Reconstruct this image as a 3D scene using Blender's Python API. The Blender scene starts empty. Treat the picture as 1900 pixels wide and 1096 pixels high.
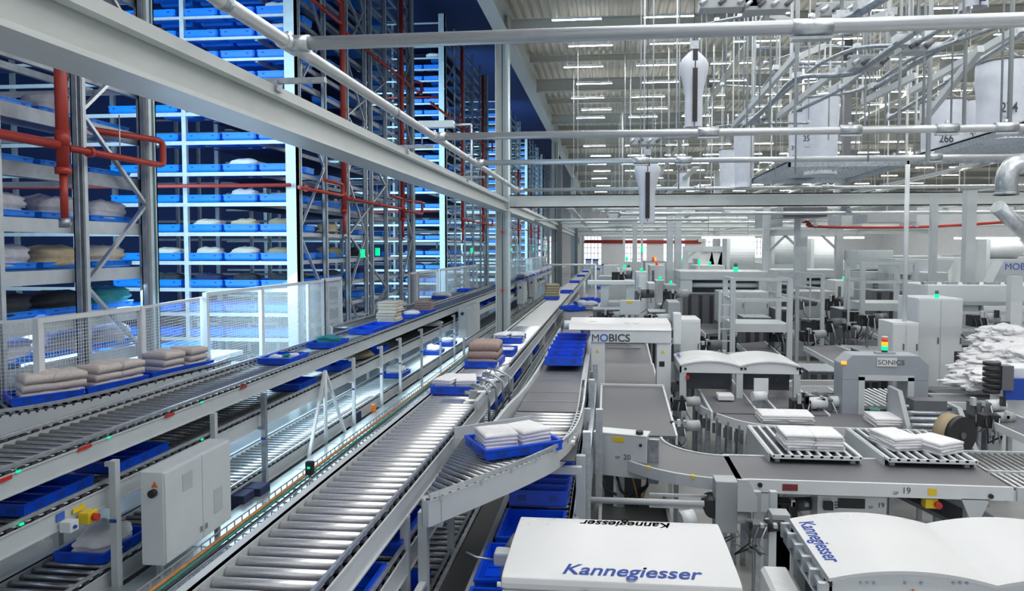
import bpy, math, random
from mathutils import Vector, Matrix, Euler, noise
random.seed(7)
sc = bpy.context.scene
# ------------------------------------------------------------------ camera
F = 1267.0; PPX, PPY = 1012.0, 513.0; HC = 4.0
cam_d = bpy.data.cameras.new('camera'); cam = bpy.data.objects.new('camera', cam_d)
sc.collection.objects.link(cam); sc.camera = cam
cam_d.sensor_width = 36.0; cam_d.lens = 36.0 * F / 1900.0
cam_d.shift_x = (950 - PPX) / 1900.0; cam_d.shift_y = -(548 - PPY) / 1900.0
cam_d.clip_start = 0.05; cam_d.clip_end = 400
cam.location = (0, 0, HC)
PITCH = math.atan(52 / F); YAW = math.atan(118 / F)
cam.rotation_euler = Euler((math.pi / 2 - PITCH, 0, YAW), 'XYZ')
RM = cam.rotation_euler.to_matrix()
def W(px, py, x=None, y=None, z=None):
    """point of the place seen at (px, py) of the 1900x1096 frame on a plane x=, y= or z="""
    d = RM @ Vector(((px - PPX) / F, -(py - PPY) / F, -1.0))
    if z is not None: t = (z - HC) / d.z
    elif x is not None: t = x / d.x
    else: t = y / d.y
    return Vector((0, 0, HC)) + d * t
# ------------------------------------------------------------------ view, world, lights
sc.view_settings.view_transform = 'Standard'; sc.view_settings.look = 'None'
sc.view_settings.exposure = 0.0; sc.view_settings.gamma = 1.0
sc.view_settings.use_curve_mapping = False
wd = bpy.data.worlds.new('world'); sc.world = wd; wd.use_nodes = True
bg = wd.node_tree.nodes['Background']
bg.inputs[0].default_value = (0.86, 0.92, 1.0, 1); bg.inputs[1].default_value = 0.62
LED_STRENGTH = 100.0
def area(name, loc, rot, sx, sy, power, col):
    l = bpy.data.lights.new(name, 'AREA'); l.shape = 'RECTANGLE'; l.size = sx; l.size_y = sy
    l.energy = power; l.color = col
    o = bpy.data.objects.new(name, l); sc.collection.objects.link(o); o.location = loc; o.rotation_euler = rot
    return o
R90 = math.pi / 2
# cool LED strips standing in the rack aisles, shining on the shelf fronts
area('aisle_light', (-11.5, 12.1, 6.0), (R90, 0, 0), 4.5, 11, 760, (0.50, 0.80, 1.0))
area('aisle_light', (-11.5, 29.5, 7.0), (R90, 0, 0), 4.5, 13, 900, (0.45, 0.78, 1.0))
area('aisle_light', (-11.5, 47.2, 8.0), (R90, 0, 0), 4.5, 15, 900, (0.45, 0.78, 1.0))
area('aisle_light', (-11.5, 64.2, 8.0), (R90, 0, 0), 4.5, 15, 900, (0.45, 0.78, 1.0))
area('low_aisle_light', (-8.9, 14.5, 3.0), (0, math.radians(-35), 0), 1.2, 6.0, 200, (0.62, 0.86, 1.0))
area('low_aisle_light', (-10.5, 7.6, 2.7), (0, 0, 0), 3.0, 6.0, 260, (0.70, 0.90, 1.0))
area('hall_light', (4.0, 9.0, 10.7), (0, 0, 0), 14, 16, 600, (0.98, 0.99, 1.0))
area('far_hall_fill', (16, 84, 10.8), (0, 0, 0), 36, 40, 4200, (0.98, 0.99, 1.0))  # added fill panel that brightens the far wall
area('under_deck_fill', (-5.95, 13.0, 1.16), (0, math.radians(-18), 0), .5, 7, 80, (0.66, 0.88, 1.0))  # added lamp behind the side plates, standing in for aisle light spill
area('under_deck_fill', (-5.95, 24, 1.16), (0, math.radians(-18), 0), .5, 9, 80, (0.66, 0.88, 1.0))  # second added fill lamp, farther along under the deck
# ------------------------------------------------------------------ materials
def mat(name, col, rough=0.5, metal=0.0, var=0.0, scale=6.0, bump=0.0, bscale=40.0, emit=None, es=0.0, spec=0.5, alpha=1.0, trans=0.0, stretch=None):
    m = bpy.data.materials.new(name); m.use_nodes = True
    nt = m.node_tree; b = nt.nodes['Principled BSDF']
    b.inputs['Base Color'].default_value = (*col, 1); b.inputs['Roughness'].default_value = rough
    b.inputs['Metallic'].default_value = metal; b.inputs['Specular IOR Level'].default_value = spec
    if alpha < 1: b.inputs['Alpha'].default_value = alpha
    if trans: b.inputs['Transmission Weight'].default_value = trans
    if emit: b.inputs['Emission Color'].default_value = (*emit, 1); b.inputs['Emission Strength'].default_value = es
    if var or bump:
        tc = nt.nodes.new('ShaderNodeTexCoord'); src = tc.outputs['Object']
        if stretch:
            mp = nt.nodes.new('ShaderNodeMapping'); mp.inputs['Scale'].default_value = stretch
            nt.links.new(src, mp.inputs[0]); src = mp.outputs[0]
    if var:
        n = nt.nodes.new('ShaderNodeTexNoise'); n.inputs['Scale'].default_value = scale; n.inputs['Detail'].default_value = 4
        nt.links.new(src, n.inputs[0])
        r = nt.nodes.new('ShaderNodeMapRange'); r.inputs[1].default_value = 0.3; r.inputs[2].default_value = 0.7
        r.inputs[3].default_value = 1 - var; r.inputs[4].default_value = 1 + var
        nt.links.new(n.outputs[0], r.inputs[0])
        mx = nt.nodes.new('ShaderNodeVectorMath'); mx.operation = 'SCALE'; mx.inputs[0].default_value = col
        nt.links.new(r.outputs[0], mx.inputs['Scale']); nt.links.new(mx.outputs[0], b.inputs['Base Color'])
        r2 = nt.nodes.new('ShaderNodeMapRange'); r2.inputs[3].default_value = max(0.05, rough - 0.08); r2.inputs[4].default_value = min(1, rough + 0.08)
        nt.links.new(n.outputs[0], r2.inputs[0]); nt.links.new(r2.outputs[0], b.inputs['Roughness'])
    if bump:
        n2 = nt.nodes.new('ShaderNodeTexNoise'); n2.inputs['Scale'].default_value = bscale; n2.inputs['Detail'].default_value = 5
        nt.links.new(src, n2.inputs[0])
        bp = nt.nodes.new('ShaderNodeBump'); bp.inputs['Strength'].default_value = bump; bp.inputs['Distance'].default_value = 0.02
        nt.links.new(n2.outputs[0], bp.inputs['Height']); nt.links.new(bp.outputs[0], b.inputs['Normal'])
    return m
M = dict(
    white=mat('white_paint', (0.72, 0.76, 0.78), 0.35, 0, 0.03, 3),
    hood=mat('white_hood', (0.70, 0.71, 0.72), 0.30, 0, 0.02, 2),
    grey=mat('grey_paint', (0.40, 0.43, 0.45), 0.40, 0, 0.04, 3),
    lgrey=mat('light_grey_paint', (0.56, 0.60, 0.62), 0.38, 0, 0.04, 3),
    beam=mat('beam_paint', (0.58, 0.62, 0.61), 0.35, 0, 0.04, 2),
    gatec=mat('gate_grey', (0.33, 0.36, 0.40), 0.45, 0, 0.03, 3),
    dgrey=mat('dark_grey', (0.13, 0.14, 0.155), 0.5, 0, 0.08, 4),
    dpanel=mat('smoked_panel', (0.07, 0.08, 0.095), 0.25, 0, 0.05, 4),
    black=mat('black_plastic', (0.02, 0.02, 0.023), 0.45),
    gap=mat('dark_gap', (0.035, 0.035, 0.045), 0.6),
    pan=mat('conveyor_pan', (0.10, 0.10, 0.15), 0.45, 0.2, 0.1, 3),
    alu=mat('aluminium', (0.60, 0.63, 0.65), 0.36, 0.55, 0.05, 8, stretch=(1, 1, 6)),
    galv=mat('galvanised_steel', (0.42, 0.46, 0.50), 0.38, 0.75, 0.22, 14),
    galvl=mat('bright_galvanised', (0.60, 0.64, 0.67), 0.32, 0.7, 0.12, 18),
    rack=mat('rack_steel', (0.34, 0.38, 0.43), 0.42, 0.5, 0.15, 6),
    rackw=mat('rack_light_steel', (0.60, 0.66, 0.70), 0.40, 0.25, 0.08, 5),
    roller=mat('roller_steel', (0.90, 0.90, 0.90), 0.40, 0.72, 0.10, 25, stretch=(1, 6, 6)),
    rollerd=mat('worn_roller_steel', (0.42, 0.43, 0.44), 0.35, 0.85, 0.12, 22),
    blue=mat('blue_plastic', (0.003, 0.080, 0.72), 0.33, 0, 0.06, 6),
    bluep=mat('blue_panel', (0.01, 0.06, 0.40), 0.4),
    rtray=mat('rack_tray_blue', (0.008, 0.24, 0.92), 0.35, 0, 0.05, 5),
    belt=mat('belt_rubber', (0.150, 0.150, 0.165), 0.42, 0, 0.08, 3, 0.05, 200),
    dbelt=mat('dark_belt_rubber', (0.05, 0.055, 0.055), 0.4, 0, 0.1, 3),
    red=mat('red_pipe_paint', (0.42, 0.045, 0.032), 0.38, 0, 0.08, 5),
    beige=mat('beige_terry', (0.72, 0.65, 0.61), 0.9, 0, 0.07, 30, 0.5, 160),
    cream=mat('cream_terry', (0.72, 0.66, 0.55), 0.9, 0, 0.08, 30, 0.5, 160),
    khaki=mat('khaki_terry', (0.36, 0.33, 0.22), 0.9, 0, 0.12, 30, 0.5, 160),
    brown=mat('taupe_terry', (0.42, 0.31, 0.28), 0.9, 0, 0.10, 25, 0.5, 120),
    linen=mat('white_linen', (0.82, 0.82, 0.84), 0.8, 0, 0.04, 20, 0.35, 60),
    lilac=mat('grey_linen', (0.52, 0.53, 0.60), 0.85, 0, 0.12, 10, 0.5, 40),
    navy=mat('navy_linen', (0.025, 0.035, 0.10), 0.9, 0, 0.2, 10, 0.5, 40),
    darkl=mat('charcoal_linen', (0.030, 0.036, 0.045), 0.9, 0, 0.25, 10, 0.5, 40),
    teal=mat('teal_linen', (0.02, 0.22, 0.25), 0.85, 0, 0.15, 10, 0.5, 40),
    tan=mat('tan_linen', (0.60, 0.50, 0.34), 0.9, 0, 0.1, 20, 0.5, 80),
    bag=mat('bag_cloth', (0.66, 0.70, 0.78), 0.8, 0, 0.05, 4, 0.4, 9),
    floor=mat('floor_coating', (0.50, 0.50, 0.49), 0.22, 0, 0.05, 0.6),
    gfloor=mat('lit_machine_deck', (0.40, 0.47, 0.50), 0.25, 0.3, 0.12, 2),  # bluish tone carries the light shining on the deck plate
    roof=mat('roof_deck', (0.64, 0.62, 0.56), 0.5, 0, 0.04, 1),
    purlin=mat('purlin_paint', (0.46, 0.47, 0.44), 0.45, 0, 0.04, 1),
    wall=mat('wall_paint', (0.80, 0.82, 0.83), 0.6, 0, 0.03, 1),
    dwall=mat('dim_rack_hall_wall', (0.02, 0.05, 0.20), 0.7),  # darkness and blue of the deep rack interior are put into this colour
    yellow=mat('yellow_plastic', (0.80, 0.58, 0.02), 0.4), orange=mat('orange_plastic', (0.75, 0.20, 0.03), 0.4),
    redp=mat('red_plastic', (0.55, 0.03, 0.02), 0.4), copper=mat('orange_cable', (0.50, 0.22, 0.08), 0.5, 0, 0.2, 12),
    green=mat('green_cover', (0.01, 0.26, 0.20), 0.4), txt=mat('blue_lettering', (0.05, 0.14, 0.58), 0.5),
    txg=mat('dark_lettering', (0.06, 0.07, 0.08), 0.5), card=mat('cardboard', (0.42, 0.33, 0.22), 0.8),
    teals=mat('teal_strip', (0.03, 0.16, 0.17), 0.4), maroon=mat('maroon_label', (0.22, 0.03, 0.04), 0.5),
    glass=mat('clear_guard', (0.80, 0.92, 0.96), 0.1, 0, alpha=0.22),
    led=mat('led_tube', (1, 1, 1), 0.4, emit=(1.0, 0.99, 0.96), es=LED_STRENGTH), ledfill=mat('led_ceiling_fill', (1, 1, 1), 0.4, emit=(1.0, 0.98, 0.92), es=9.0),  # second material: glow added above the strips to brighten the ceiling
    ledw=mat('work_light_tube', (1, 1, 1), 0.4, emit=(1.0, 0.98, 0.93), es=14.0),
    gl=mat('green_lamp', (0.0, 0.5, 0.25), 0.4, emit=(0.0, 0.75, 0.30), es=1.1),
    ol=mat('amber_lamp', (0.7, 0.25, 0.0), 0.4, emit=(1.0, 0.35, 0.02), es=1.5),
    rl=mat('red_lamp', (0.5, 0.05, 0.03), 0.4, emit=(0.8, 0.08, 0.03), es=0.4),
    sky=mat('daylight_pane', (0.9, 0.95, 1.0), 0.2, emit=(0.92, 0.97, 1.0), es=1.1),
    screen=mat('lit_screen', (0.8, 0.8, 0.9), 0.3, emit=(0.7, 0.75, 0.9), es=0.9),
)
# ------------------------------------------------------------------ mesh helpers
BOXF = [(0, 1, 3, 2), (4, 6, 7, 5), (0, 4, 5, 1), (2, 3, 7, 6), (0, 2, 6, 4), (1, 5, 7, 3)]
class MB:
    def __init__(s): s.v = []; s.f = []; s.sm = []
    def add(s, vs, fs, sm=False):
        n = len(s.v); s.v += [tuple(v) for v in vs]; s.f += [tuple(i + n for i in f) for f in fs]; s.sm += [sm] * len(fs); return s
    def box(s, x0, x1, y0, y1, z0, z1):
        return s.add([(x, y, z) for x in (x0, x1) for y in (y0, y1) for z in (z0, z1)], BOXF)
    def bar(s, p, q, w, h=None, up=(0, 0, 1)):
        p = Vector(p); q = Vector(q); h = h or w; d = (q - p)
        if d.length < 1e-6: return s
        d.normalize(); u = Vector(up)
        if abs(d.dot(u)) > 0.99: u = Vector((0, 1, 0))
        a = d.cross(u).normalized() * w / 2; b = a.cross(d).normalized() * h / 2
        return s.add([e + i * a + j * b for e in (p, q) for i in (-1, 1) for j in (-1, 1)], BOXF)
    def tube(s, p, q, r, n=10, r2=None, caps=True):
        p = Vector(p); q = Vector(q); d = (q - p).normalized(); u = Vector((0, 0, 1))
        if abs(d.dot(u)) > 0.99: u = Vector((0, 1, 0))
        a = d.cross(u).normalized(); b = a.cross(d); r2 = r if r2 is None else r2
        vs = [e + (a * math.cos(2 * math.pi * k / n) + b * math.sin(2 * math.pi * k / n)) * rr for e, rr in ((p, r), (q, r2)) for k in range(n)]
        s.add(vs, [(k, (k + 1) % n, n + (k + 1) % n, n + k) for k in range(n)], True)
        if caps:
            m = len(s.v) - 2 * n
            s.f += [tuple(m + k for k in range(n))[::-1], tuple(m + n + k for k in range(n))]; s.sm += [False, False]
        return s
    def path(s, pts, r, n=8):
        pts = [Vector(p) for p in pts]; rings = []
        pu = None
        for i, p in enumerate(pts):
            d = (pts[min(i + 1, len(pts) - 1)] - pts[max(i - 1, 0)]).normalized()
            if pu is None:
                u = Vector((0, 0, 1)) if abs(d.z) < 0.9 else Vector((0, 1, 0))
            else: u = pu
            a = d.cross(u)
            if a.length < 1e-4: a = d.cross(Vector((1, 0, 0)))
            a.normalize(); b = a.cross(d).normalized(); pu = b
            rings += [p + (a * math.cos(2 * math.pi * k / n) + b * math.sin(2 * math.pi * k / n)) * r for k in range(n)]
        fs = [(i * n + k, i * n + (k + 1) % n, (i + 1) * n + (k + 1) % n, (i + 1) * n + k) for i in range(len(pts) - 1) for k in range(n)]
        s.add(rings, fs, True)
        m = len(s.v) - len(rings)
        s.f += [tuple(m + k for k in range(n))[::-1], tuple(m + len(rings) - n + k for k in range(n))]; s.sm += [False, False]
        return s
    def prism(s, poly, a, b, axis='y', sm=False):
        """poly: list of (u, v); extruded from a to b along axis. y: (x, z), x: (y, z), z: (x, y)"""
        n = len(poly)
        def P(u, v, t): return {'y': (u, t, v), 'x': (t, u, v), 'z': (u, v, t)}[axis]
        vs = [P(u, v, a) for u, v in poly] + [P(u, v, b) for u, v in poly]
        s.add(vs, [(k, (k + 1) % n, n + (k + 1) % n, n + k) for k in range(n)], sm)
        m = len(s.v) - 2 * n
        s.f += [tuple(m + k for k in range(n))[::-1], tuple(m + n + k for k in range(n))]; s.sm += [False, False]
        return s
    def build(s, name, m, parent=None, origin=None, bevel=0.0):
        if origin is None: origin = Vector(parent['_o']) if parent is not None and '_o' in parent else None
        if origin is None and parent is None and s.v:
            xs = [v[0] for v in s.v]; ys = [v[1] for v in s.v]; zs = [v[2] for v in s.v]
            origin = Vector(((min(xs) + max(xs)) / 2, (min(ys) + max(ys)) / 2, min(zs)))
        o_ = Vector(origin) if origin is not None else Vector((0, 0, 0))
        me = bpy.data.meshes.new(name)
        me.from_pydata([(v[0] - o_.x, v[1] - o_.y, v[2] - o_.z) for v in s.v], [], s.f)
        me.polygons.foreach_set('use_smooth', s.sm); me.update()
        ms = m if isinstance(m, (list, tuple)) else [m]
        for q in ms: me.materials.append(M[q] if isinstance(q, str) else q)
        o = bpy.data.objects.new(name, me); sc.collection.objects.link(o)
        if parent is not None:
            o.parent = parent
            o['_o'] = list(o_)
            if parent.type != 'EMPTY': pass
        else:
            o.location = o_; o['_o'] = list(o_)
        if bevel:
            bm = o.modifiers.new('bevel', 'BEVEL'); bm.width = bevel; bm.segments = 2; bm.limit_method = 'ANGLE'; bm.angle_limit = math.radians(40)
        return o
def tag(o, label, cat, group=None):
    o['label'] = label; o['category'] = cat
    if group: o['group'] = group
    return o
def thing(name, label, cat, loc=(0, 0, 0), group=None):
    o = bpy.data.objects.new(name, None); sc.collection.objects.link(o)
    o.location = loc; o['_o'] = list(loc); o.empty_display_size = 0.1
    return tag(o, label, cat, group)
def struct(o): o['kind'] = 'structure'; return o
def dup(root, loc, rotz=0.0, label=None, group=None, scale=None):
    r = root.copy(); sc.collection.objects.link(r); r.location = loc; r.rotation_euler = (0, 0, rotz)
    if label: r['label'] = label
    if group: r['group'] = group
    if scale: r.scale = scale
    for ch in list(root.children):
        c = ch.copy(); sc.collection.objects.link(c); c.parent = r
        for g in list(ch.children):
            d = g.copy(); sc.collection.objects.link(d); d.parent = c
    return r
ORD = 'first second third fourth fifth sixth seventh eighth ninth tenth eleventh twelfth thirteenth fourteenth fifteenth sixteenth seventeenth eighteenth nineteenth twentieth'.split()
ORD += ['twenty-' + w for w in ORD[:9]] + ['thirtieth'] + ['thirty-' + w for w in ORD[:9]]
def first_or_dup(store, key, make):
    """a prototype is built once and its first use moves the prototype itself"""
    if key not in store: store[key] = [make(), False]
    return store[key]
PROTO = {}
def place(key, make, loc, rotz=0.0, label=None, cat=None, group=None, scale=None, tilt=None):
    e = first_or_dup(PROTO, key, make)
    if not e[1]:
        o = e[0]; e[1] = True; o.location = loc; o.rotation_euler = (0, 0, rotz)
        if scale: o.scale = scale
    else:
        o = dup(e[0], loc, rotz, scale=scale or (1, 1, 1))
        if 'group' in o and not group: del o['group']
    if tilt: o.rotation_euler = (tilt[0], tilt[1], rotz)
    tag(o, label, cat, group)
    return o
def text_part(s, size, m, parent, mw, shear=0.0, bold=0.0, name='lettering', sx=1.0, zf=None):
    """letters laid on a surface: a mesh cut from a text curve; mw = world matrix of the baseline start"""
    cu = bpy.data.curves.new('lettering', 'FONT'); cu.body = s; cu.size = size; cu.shear = shear; cu.offset = bold; cu.extrude = 0.0008
    to = bpy.data.objects.new('lettering_src', cu); sc.collection.objects.link(to)
    dg = bpy.context.evaluated_depsgraph_get(); dg.update()
    me = bpy.data.meshes.new_from_object(to.evaluated_get(dg)); bpy.data.objects.remove(to); bpy.data.curves.remove(cu)
    me.transform(Matrix.Diagonal((sx, 1, 1, 1))); me.transform(mw)
    if zf:
        for v in me.vertices: v.co.z = zf(v.co.x, v.co.y) + .0015
    if parent is not None: me.transform(Matrix.Translation(-Vector(parent['_o'])))
    me.materials.clear(); me.materials.append(M[m])
    o = bpy.data.objects.new(name, me); sc.collection.objects.link(o); o.parent = parent
    return o
def frame_mw(loc, ux, uy):
    ux = Vector(ux).normalized(); uy = Vector(uy).normalized(); uz = ux.cross(uy)
    return Matrix.Translation(loc) @ Matrix((ux, uy, uz)).transposed().to_4x4()
# ------------------------------------------------------------------ the hall
struct(MB().box(-26, 42, -6, 110, -0.1, 0).build('floor', 'floor'))
def wall_with_windows():
    # end wall at y = 110 with a row of tall windows
    m = MB(); wins = [(-11.5, -8.2), (-4.6, -1.2), (2.2, 6.0), (8.6, 12.0), (15.2, 18.6), (22, 25.4), (29, 32.4)]
    z0, z1 = 1.4, 6.0
    m.box(-26, 42, 110, 110.3, 0, z0); m.box(-26, 42, 110, 110.3, z1, 18.2)
    xs = [-26] + [v for w in wins for v in w] + [42]
    for i in range(0, len(xs), 2): m.box(xs[i], xs[i + 1], 110, 110.3, z0, z1)
    struct(m.build('wall_back', 'wall'))
    for i, (a, b) in enumerate(wins):
        w = bpy.data.objects.new('window_%d' % (i + 1), None); sc.collection.objects.link(w); w.location = (a, 110, z0); w['_o'] = [a, 110, z0]; struct(w)
        MB().box(a, b, 110.16, 110.2, z0, z1).build('pane', 'sky', w)
        f = MB()
        for k in range(7): x = a + (b - a) * k / 6; f.box(x - .05, x + .05, 110.02, 110.14, z0, z1)
        for k in range(6): z = z0 + (z1 - z0) * k / 5; f.box(a, b, 110.02, 110.14, z - .05, z + .05)
        f.build('window_frame', 'wall', w)
wall_with_windows()
struct(MB().box(-26.3, -26, -6, 110.3, 0, 18.2).build('wall_left', 'dwall'))
struct(MB().box(42, 42.3, -6, 110.3, 0, 18.2).build('wall_right', 'wall'))
m = MB()
for k in range(12): m.box(-3.62, -3.50, -6 + k * 9.7, -6.02 + (k + 1) * 9.7, 11.75, 18)
struct(m.build('wall_partition', 'wall'))
# corrugated roof deck over the laundry hall
m = MB(); z = 12.0; n = 150; x0 = -3.5; dx = 45.5 / n; prof = []
for i in range(n):
    x = x0 + i * dx; prof += [(x, z), (x + dx * .35, z), (x + dx * .5, z + .10), (x + dx * .85, z + .10)]
prof.append((42, z))
vs = [(p[0], yy, p[1]) for yy in (-6, 110) for p in prof]; k = len(prof)
m.add(vs, [(i, i + 1, k + i + 1, k + i) for i in range(k - 1)])
struct(m.build('ceiling', 'roof'))
struct(MB().box(-26, -3.5, -6, 110, 18, 18.2).build('ceiling_rack_hall', 'dwall'))
# roof beams
def ibeam(m, p, q, h, w, t=.03):
    p = Vector(p); q = Vector(q); d = (q - p).normalized(); up = Vector((0, 0, 1)); s = d.cross(up).normalized()
    for zz, hh, ww in ((h / 2 - t / 2, t, w), (-h / 2 + t / 2, t, w), (0, h - 2 * t, t)):
        m.bar(p + up * zz, q + up * zz, ww, hh)
    return m
for i in range(34):
    yy = 12.2 + i * 2.7
    big = (i % 6 in (1, 4))
    h = .55 if big else .26
    struct(ibeam(MB(), (-3.3, yy, 11.93 - h / 2 - (.3 if big else 0)), (41.9, yy, 11.93 - h / 2 - (.3 if big else 0)), h, .3 if big else .18).build('trim_roof_purlin_%d' % (i + 1), 'purlin'))
for i, xx in enumerate((4.5, 13, 21.5, 30)):
    struct(ibeam(MB(), (xx, 0, 10.95), (xx, 109.9, 10.95), .6, .3).build('trim_roof_girder_%d' % (i + 1), 'purlin'))
struct(ibeam(MB(), (-3.5, -6, 11.35), (-3.5, 109.9, 11.35), .75, .45).build('trim_roof_edge_beam', 'beam'))
# columns of the row between rack hall and laundry hall
def column(x, y, w=.44, ztop=11.7, m='beam', nm='column'):
    c = MB(); c.box(x, x + .03, y, y + w, 0, ztop); c.box(x + w - .03, x + w, y, y + w, 0, ztop); c.box(x + .03, x + w - .03, y + w * .45, y + w * .5, 0, ztop)
    c.box(x - .06, x + w + .06, y - .06, y + w + .06, 0, .03)
    return c
for i, yy in enumerate((22.6, 45.0, 67.4, 89.8)):
    o = thing('steel_column', '%s grey steel column along the rack hall, counted from the camera' % ORD[i], 'column', (-3.55, yy, 0), 'steel columns between rack hall and laundry')
    column(-3.78, yy).build('shaft', 'beam', o)
    if i < 2:
        c = MB().tube((-3.56, yy + .12, 1.2), (-3.56, yy + .12, 11), .022); c.build('cable', 'dgrey', o)
        for zz in (4.55, 2.6): MB().tube((-3.56, yy + .0, zz), (-3.56, yy + .09, zz), .05, 14).build('push_button', 'redp', o)
# near long beam and its continuation; cross beam
def long_beam(y0, y1, lab):
    m = MB()
    m.box(-3.73, -3.30, y0, y1, 5.58, 5.62 + .0); m.box(-3.40, -3.30, y0, y1, 5.52, 5.58)
    m.box(-3.47, -3.43, y0, y1, 5.25, 5.58); m.box(-3.73, -3.30, y0, y1, 5.215, 5.25)
    m.box(-3.43, -3.34, y0, y1, 5.25, 5.27)
    return tag(m.build('long_steel_beam', 'beam'), lab, 'beam')
long_beam(-5, 22.55, 'wide grey steel beam crossing above the conveyors up to the first column')
long_beam(23.05, 44.95, 'grey steel beam between the first and second columns')
long_beam(45.5, 67.3, 'grey steel beam between the second and third columns')
m = MB(); m.box(-3.3, 22, 22.62, 22.66, 5.36, 5.78); m.box(-3.3, 22, 22.62, 22.95, 5.36, 5.39); m.box(-3.3, 22, 22.62, 22.95, 5.75, 5.78)
tag(m.build('cross_steel_beam', 'beam'), 'grey steel cross beam running from the first column over the machines', 'beam')
m = MB(); ibeam(m, (-3.3, 45.2, 5.6), (30, 45.2, 5.6), .42, .3)
tag(m.build('cross_steel_beam', 'beam'), 'grey steel cross beam at the second column', 'beam')
m = MB(); ibeam(m, (-3.3, 67.6, 5.6), (30, 67.6, 5.6), .42, .3)
tag(m.build('cross_steel_beam', 'beam'), 'grey steel cross beam at the third column', 'beam')
for i, (xx, yy, ww) in enumerate(((9.0, 60, .5), (19, 60, .5))):
    tag(column(xx, yy, ww, 10.7).build('hall_column', 'lgrey'), 'pale steel column between the machines, %s of the hall columns' % ORD[i], 'column', 'columns in the laundry hall')
# gantry bracket under the big beam, small clamps on it
for (yy, zz, a) in ((6.6, 5.64, .5), (11.0, 5.64, .45), (15.8, 5.64, .4)):
    o = thing('beam_clamp', 'steel bracket clamped on the wide grey beam, %s tube clamp' % {6.6: 'by the first', 11.0: 'by the second', 15.8: 'by the third'}[yy], 'clamp', (-3.3, yy, zz))
    MB().box(-3.55, -3.30 + a, yy - .03, yy + .03, zz, zz + .05).build('arm', 'galv', o)
    MB().box(-3.33, -3.27, yy - .06, yy + .06, zz - .08, zz + .03).build('jaw', 'galv', o)
    MB().tube((-3.05, yy, zz), (-3.05, yy, 5.9), .012).build('hanger_rod', 'galv', o)
# ------------------------------------------------------------------ aluminium carrier tubes overhead
TZ = 5.92
o = thing('carrier_tube', 'long aluminium tube running away under the roof beside the wide grey beam', 'tube', (-3.0, 0, TZ))
MB().tube((-3.0, 3.2, TZ), (-3.0, 22.5, TZ), .062, 16).build('tube', 'alu', o)
for yy in (5.1, 9.4, 14.2, 19.0):
    MB().tube((-3.0, yy, TZ), (-3.0, yy + .09, TZ), .072, 16).build('coupling', 'galv', o)
for i, yy in enumerate((6.25, 11.6, 15.2, 22.3)):
    pos = ['nearest the camera, with a zinc coupling', 'above the gate machine', 'third row back', 'just above the cross steel beam'][i]
    o = thing('carrier_tube', 'aluminium tube crossing the hall, %s' % pos, 'tube', (-3.0, yy, TZ), 'aluminium tubes crossing the hall')
    x1 = 12 if i < 2 else 19
    MB().tube((-2.96, yy, TZ), (x1, yy, TZ + (.0 if i else .06)), .062 if i < 3 else .055, 16).build('tube', 'alu', o)
    MB().tube((-3.0, yy - .14, TZ), (-3.0, yy + .14, TZ), .078, 14).build('tee_clamp', 'galvl', o)
    MB().tube((-2.98, yy, TZ), (-2.8, yy, TZ), .078, 14).build('tee_clamp', 'galvl', o)
    MB().tube((-3.0, yy, TZ + .05), (-3.0, yy, TZ + .11), .03, 8).build('bolt', 'galvl', o)
    for px in ([1505] if i == 0 else [1315, 1580, 1760, 1870] if i == 1 else [1190, 1270, 1735] if i == 2 else [1300, 1540]):
        xx = W(px, 100, y=yy).x
        MB().tube((xx - .17, yy, TZ + .01), (xx + .17, yy, TZ + .01), .078, 14).build('coupling', 'galvl', o)
        b = MB(); b.box(xx - .17, xx + .17, yy - .05, yy + .05, TZ - .10, TZ - .075); b.tube((xx, yy, TZ + .05), (xx, yy, TZ + .13), .03, 8)
        b.build('clamp_plate', 'galvl', o)
# ------------------------------------------------------------------ LED strips under the roof
def mk_led():
    m = MB(); m.box(-.75, .75, -.06, .06, .02, .09)
    for x in (-.6, .6): m.box(x - .006, x + .006, -.006, .006, .09, 1.125)
    m.add([(-.74, -.05, .093), (.74, -.05, .093), (.74, .05, .093), (-.74, .05, .093)], [(0, 1, 2, 3)]); n = len(m.f)  # added glowing top face, only to light the roof
    m.add([(-.74, -.05, .018), (.74, -.05, .018), (.74, .05, .018), (-.74, .05, .018)], [(3, 2, 1, 0)])
    o = m.build('led_strip_light', ['white', 'led', 'ledfill'], origin=(0, 0, 0)); o.data.polygons[n].material_index = 1; o.data.polygons[n - 1].material_index = 2
    return o
k = 0
for i in range(17):
    yy = 20.9 + i * 2.7 if i < 6 else (36.5 + (i - 6) * 5.0 if i < 12 else 68 + (i - 12) * 8)
    for j in range(12 if i < 12 else 7):
        xx = -1.0 + j * (2.75 if i < 12 else 5.5) + (0.35 if i % 2 else 0)
        if i < 12 and xx > 13 + yy * .42: continue
        k += 1
        place('led', mk_led, (xx, yy, 10.88), 0, '%s white LED strip along the %s row of roof lights' % (ORD[j], ORD[i]), 'ceiling light', 'LED strips under the roof')
for i in range(5):
    for j in range(6):
        place('led', mk_led, (-1.5 + j * 3.2, 2 + i * 3.6, 10.9), 0, '%s LED strip of the %s row over the camera' % (ORD[j], ORD[i]), 'ceiling light', 'LED strips over the near machines')
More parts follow.
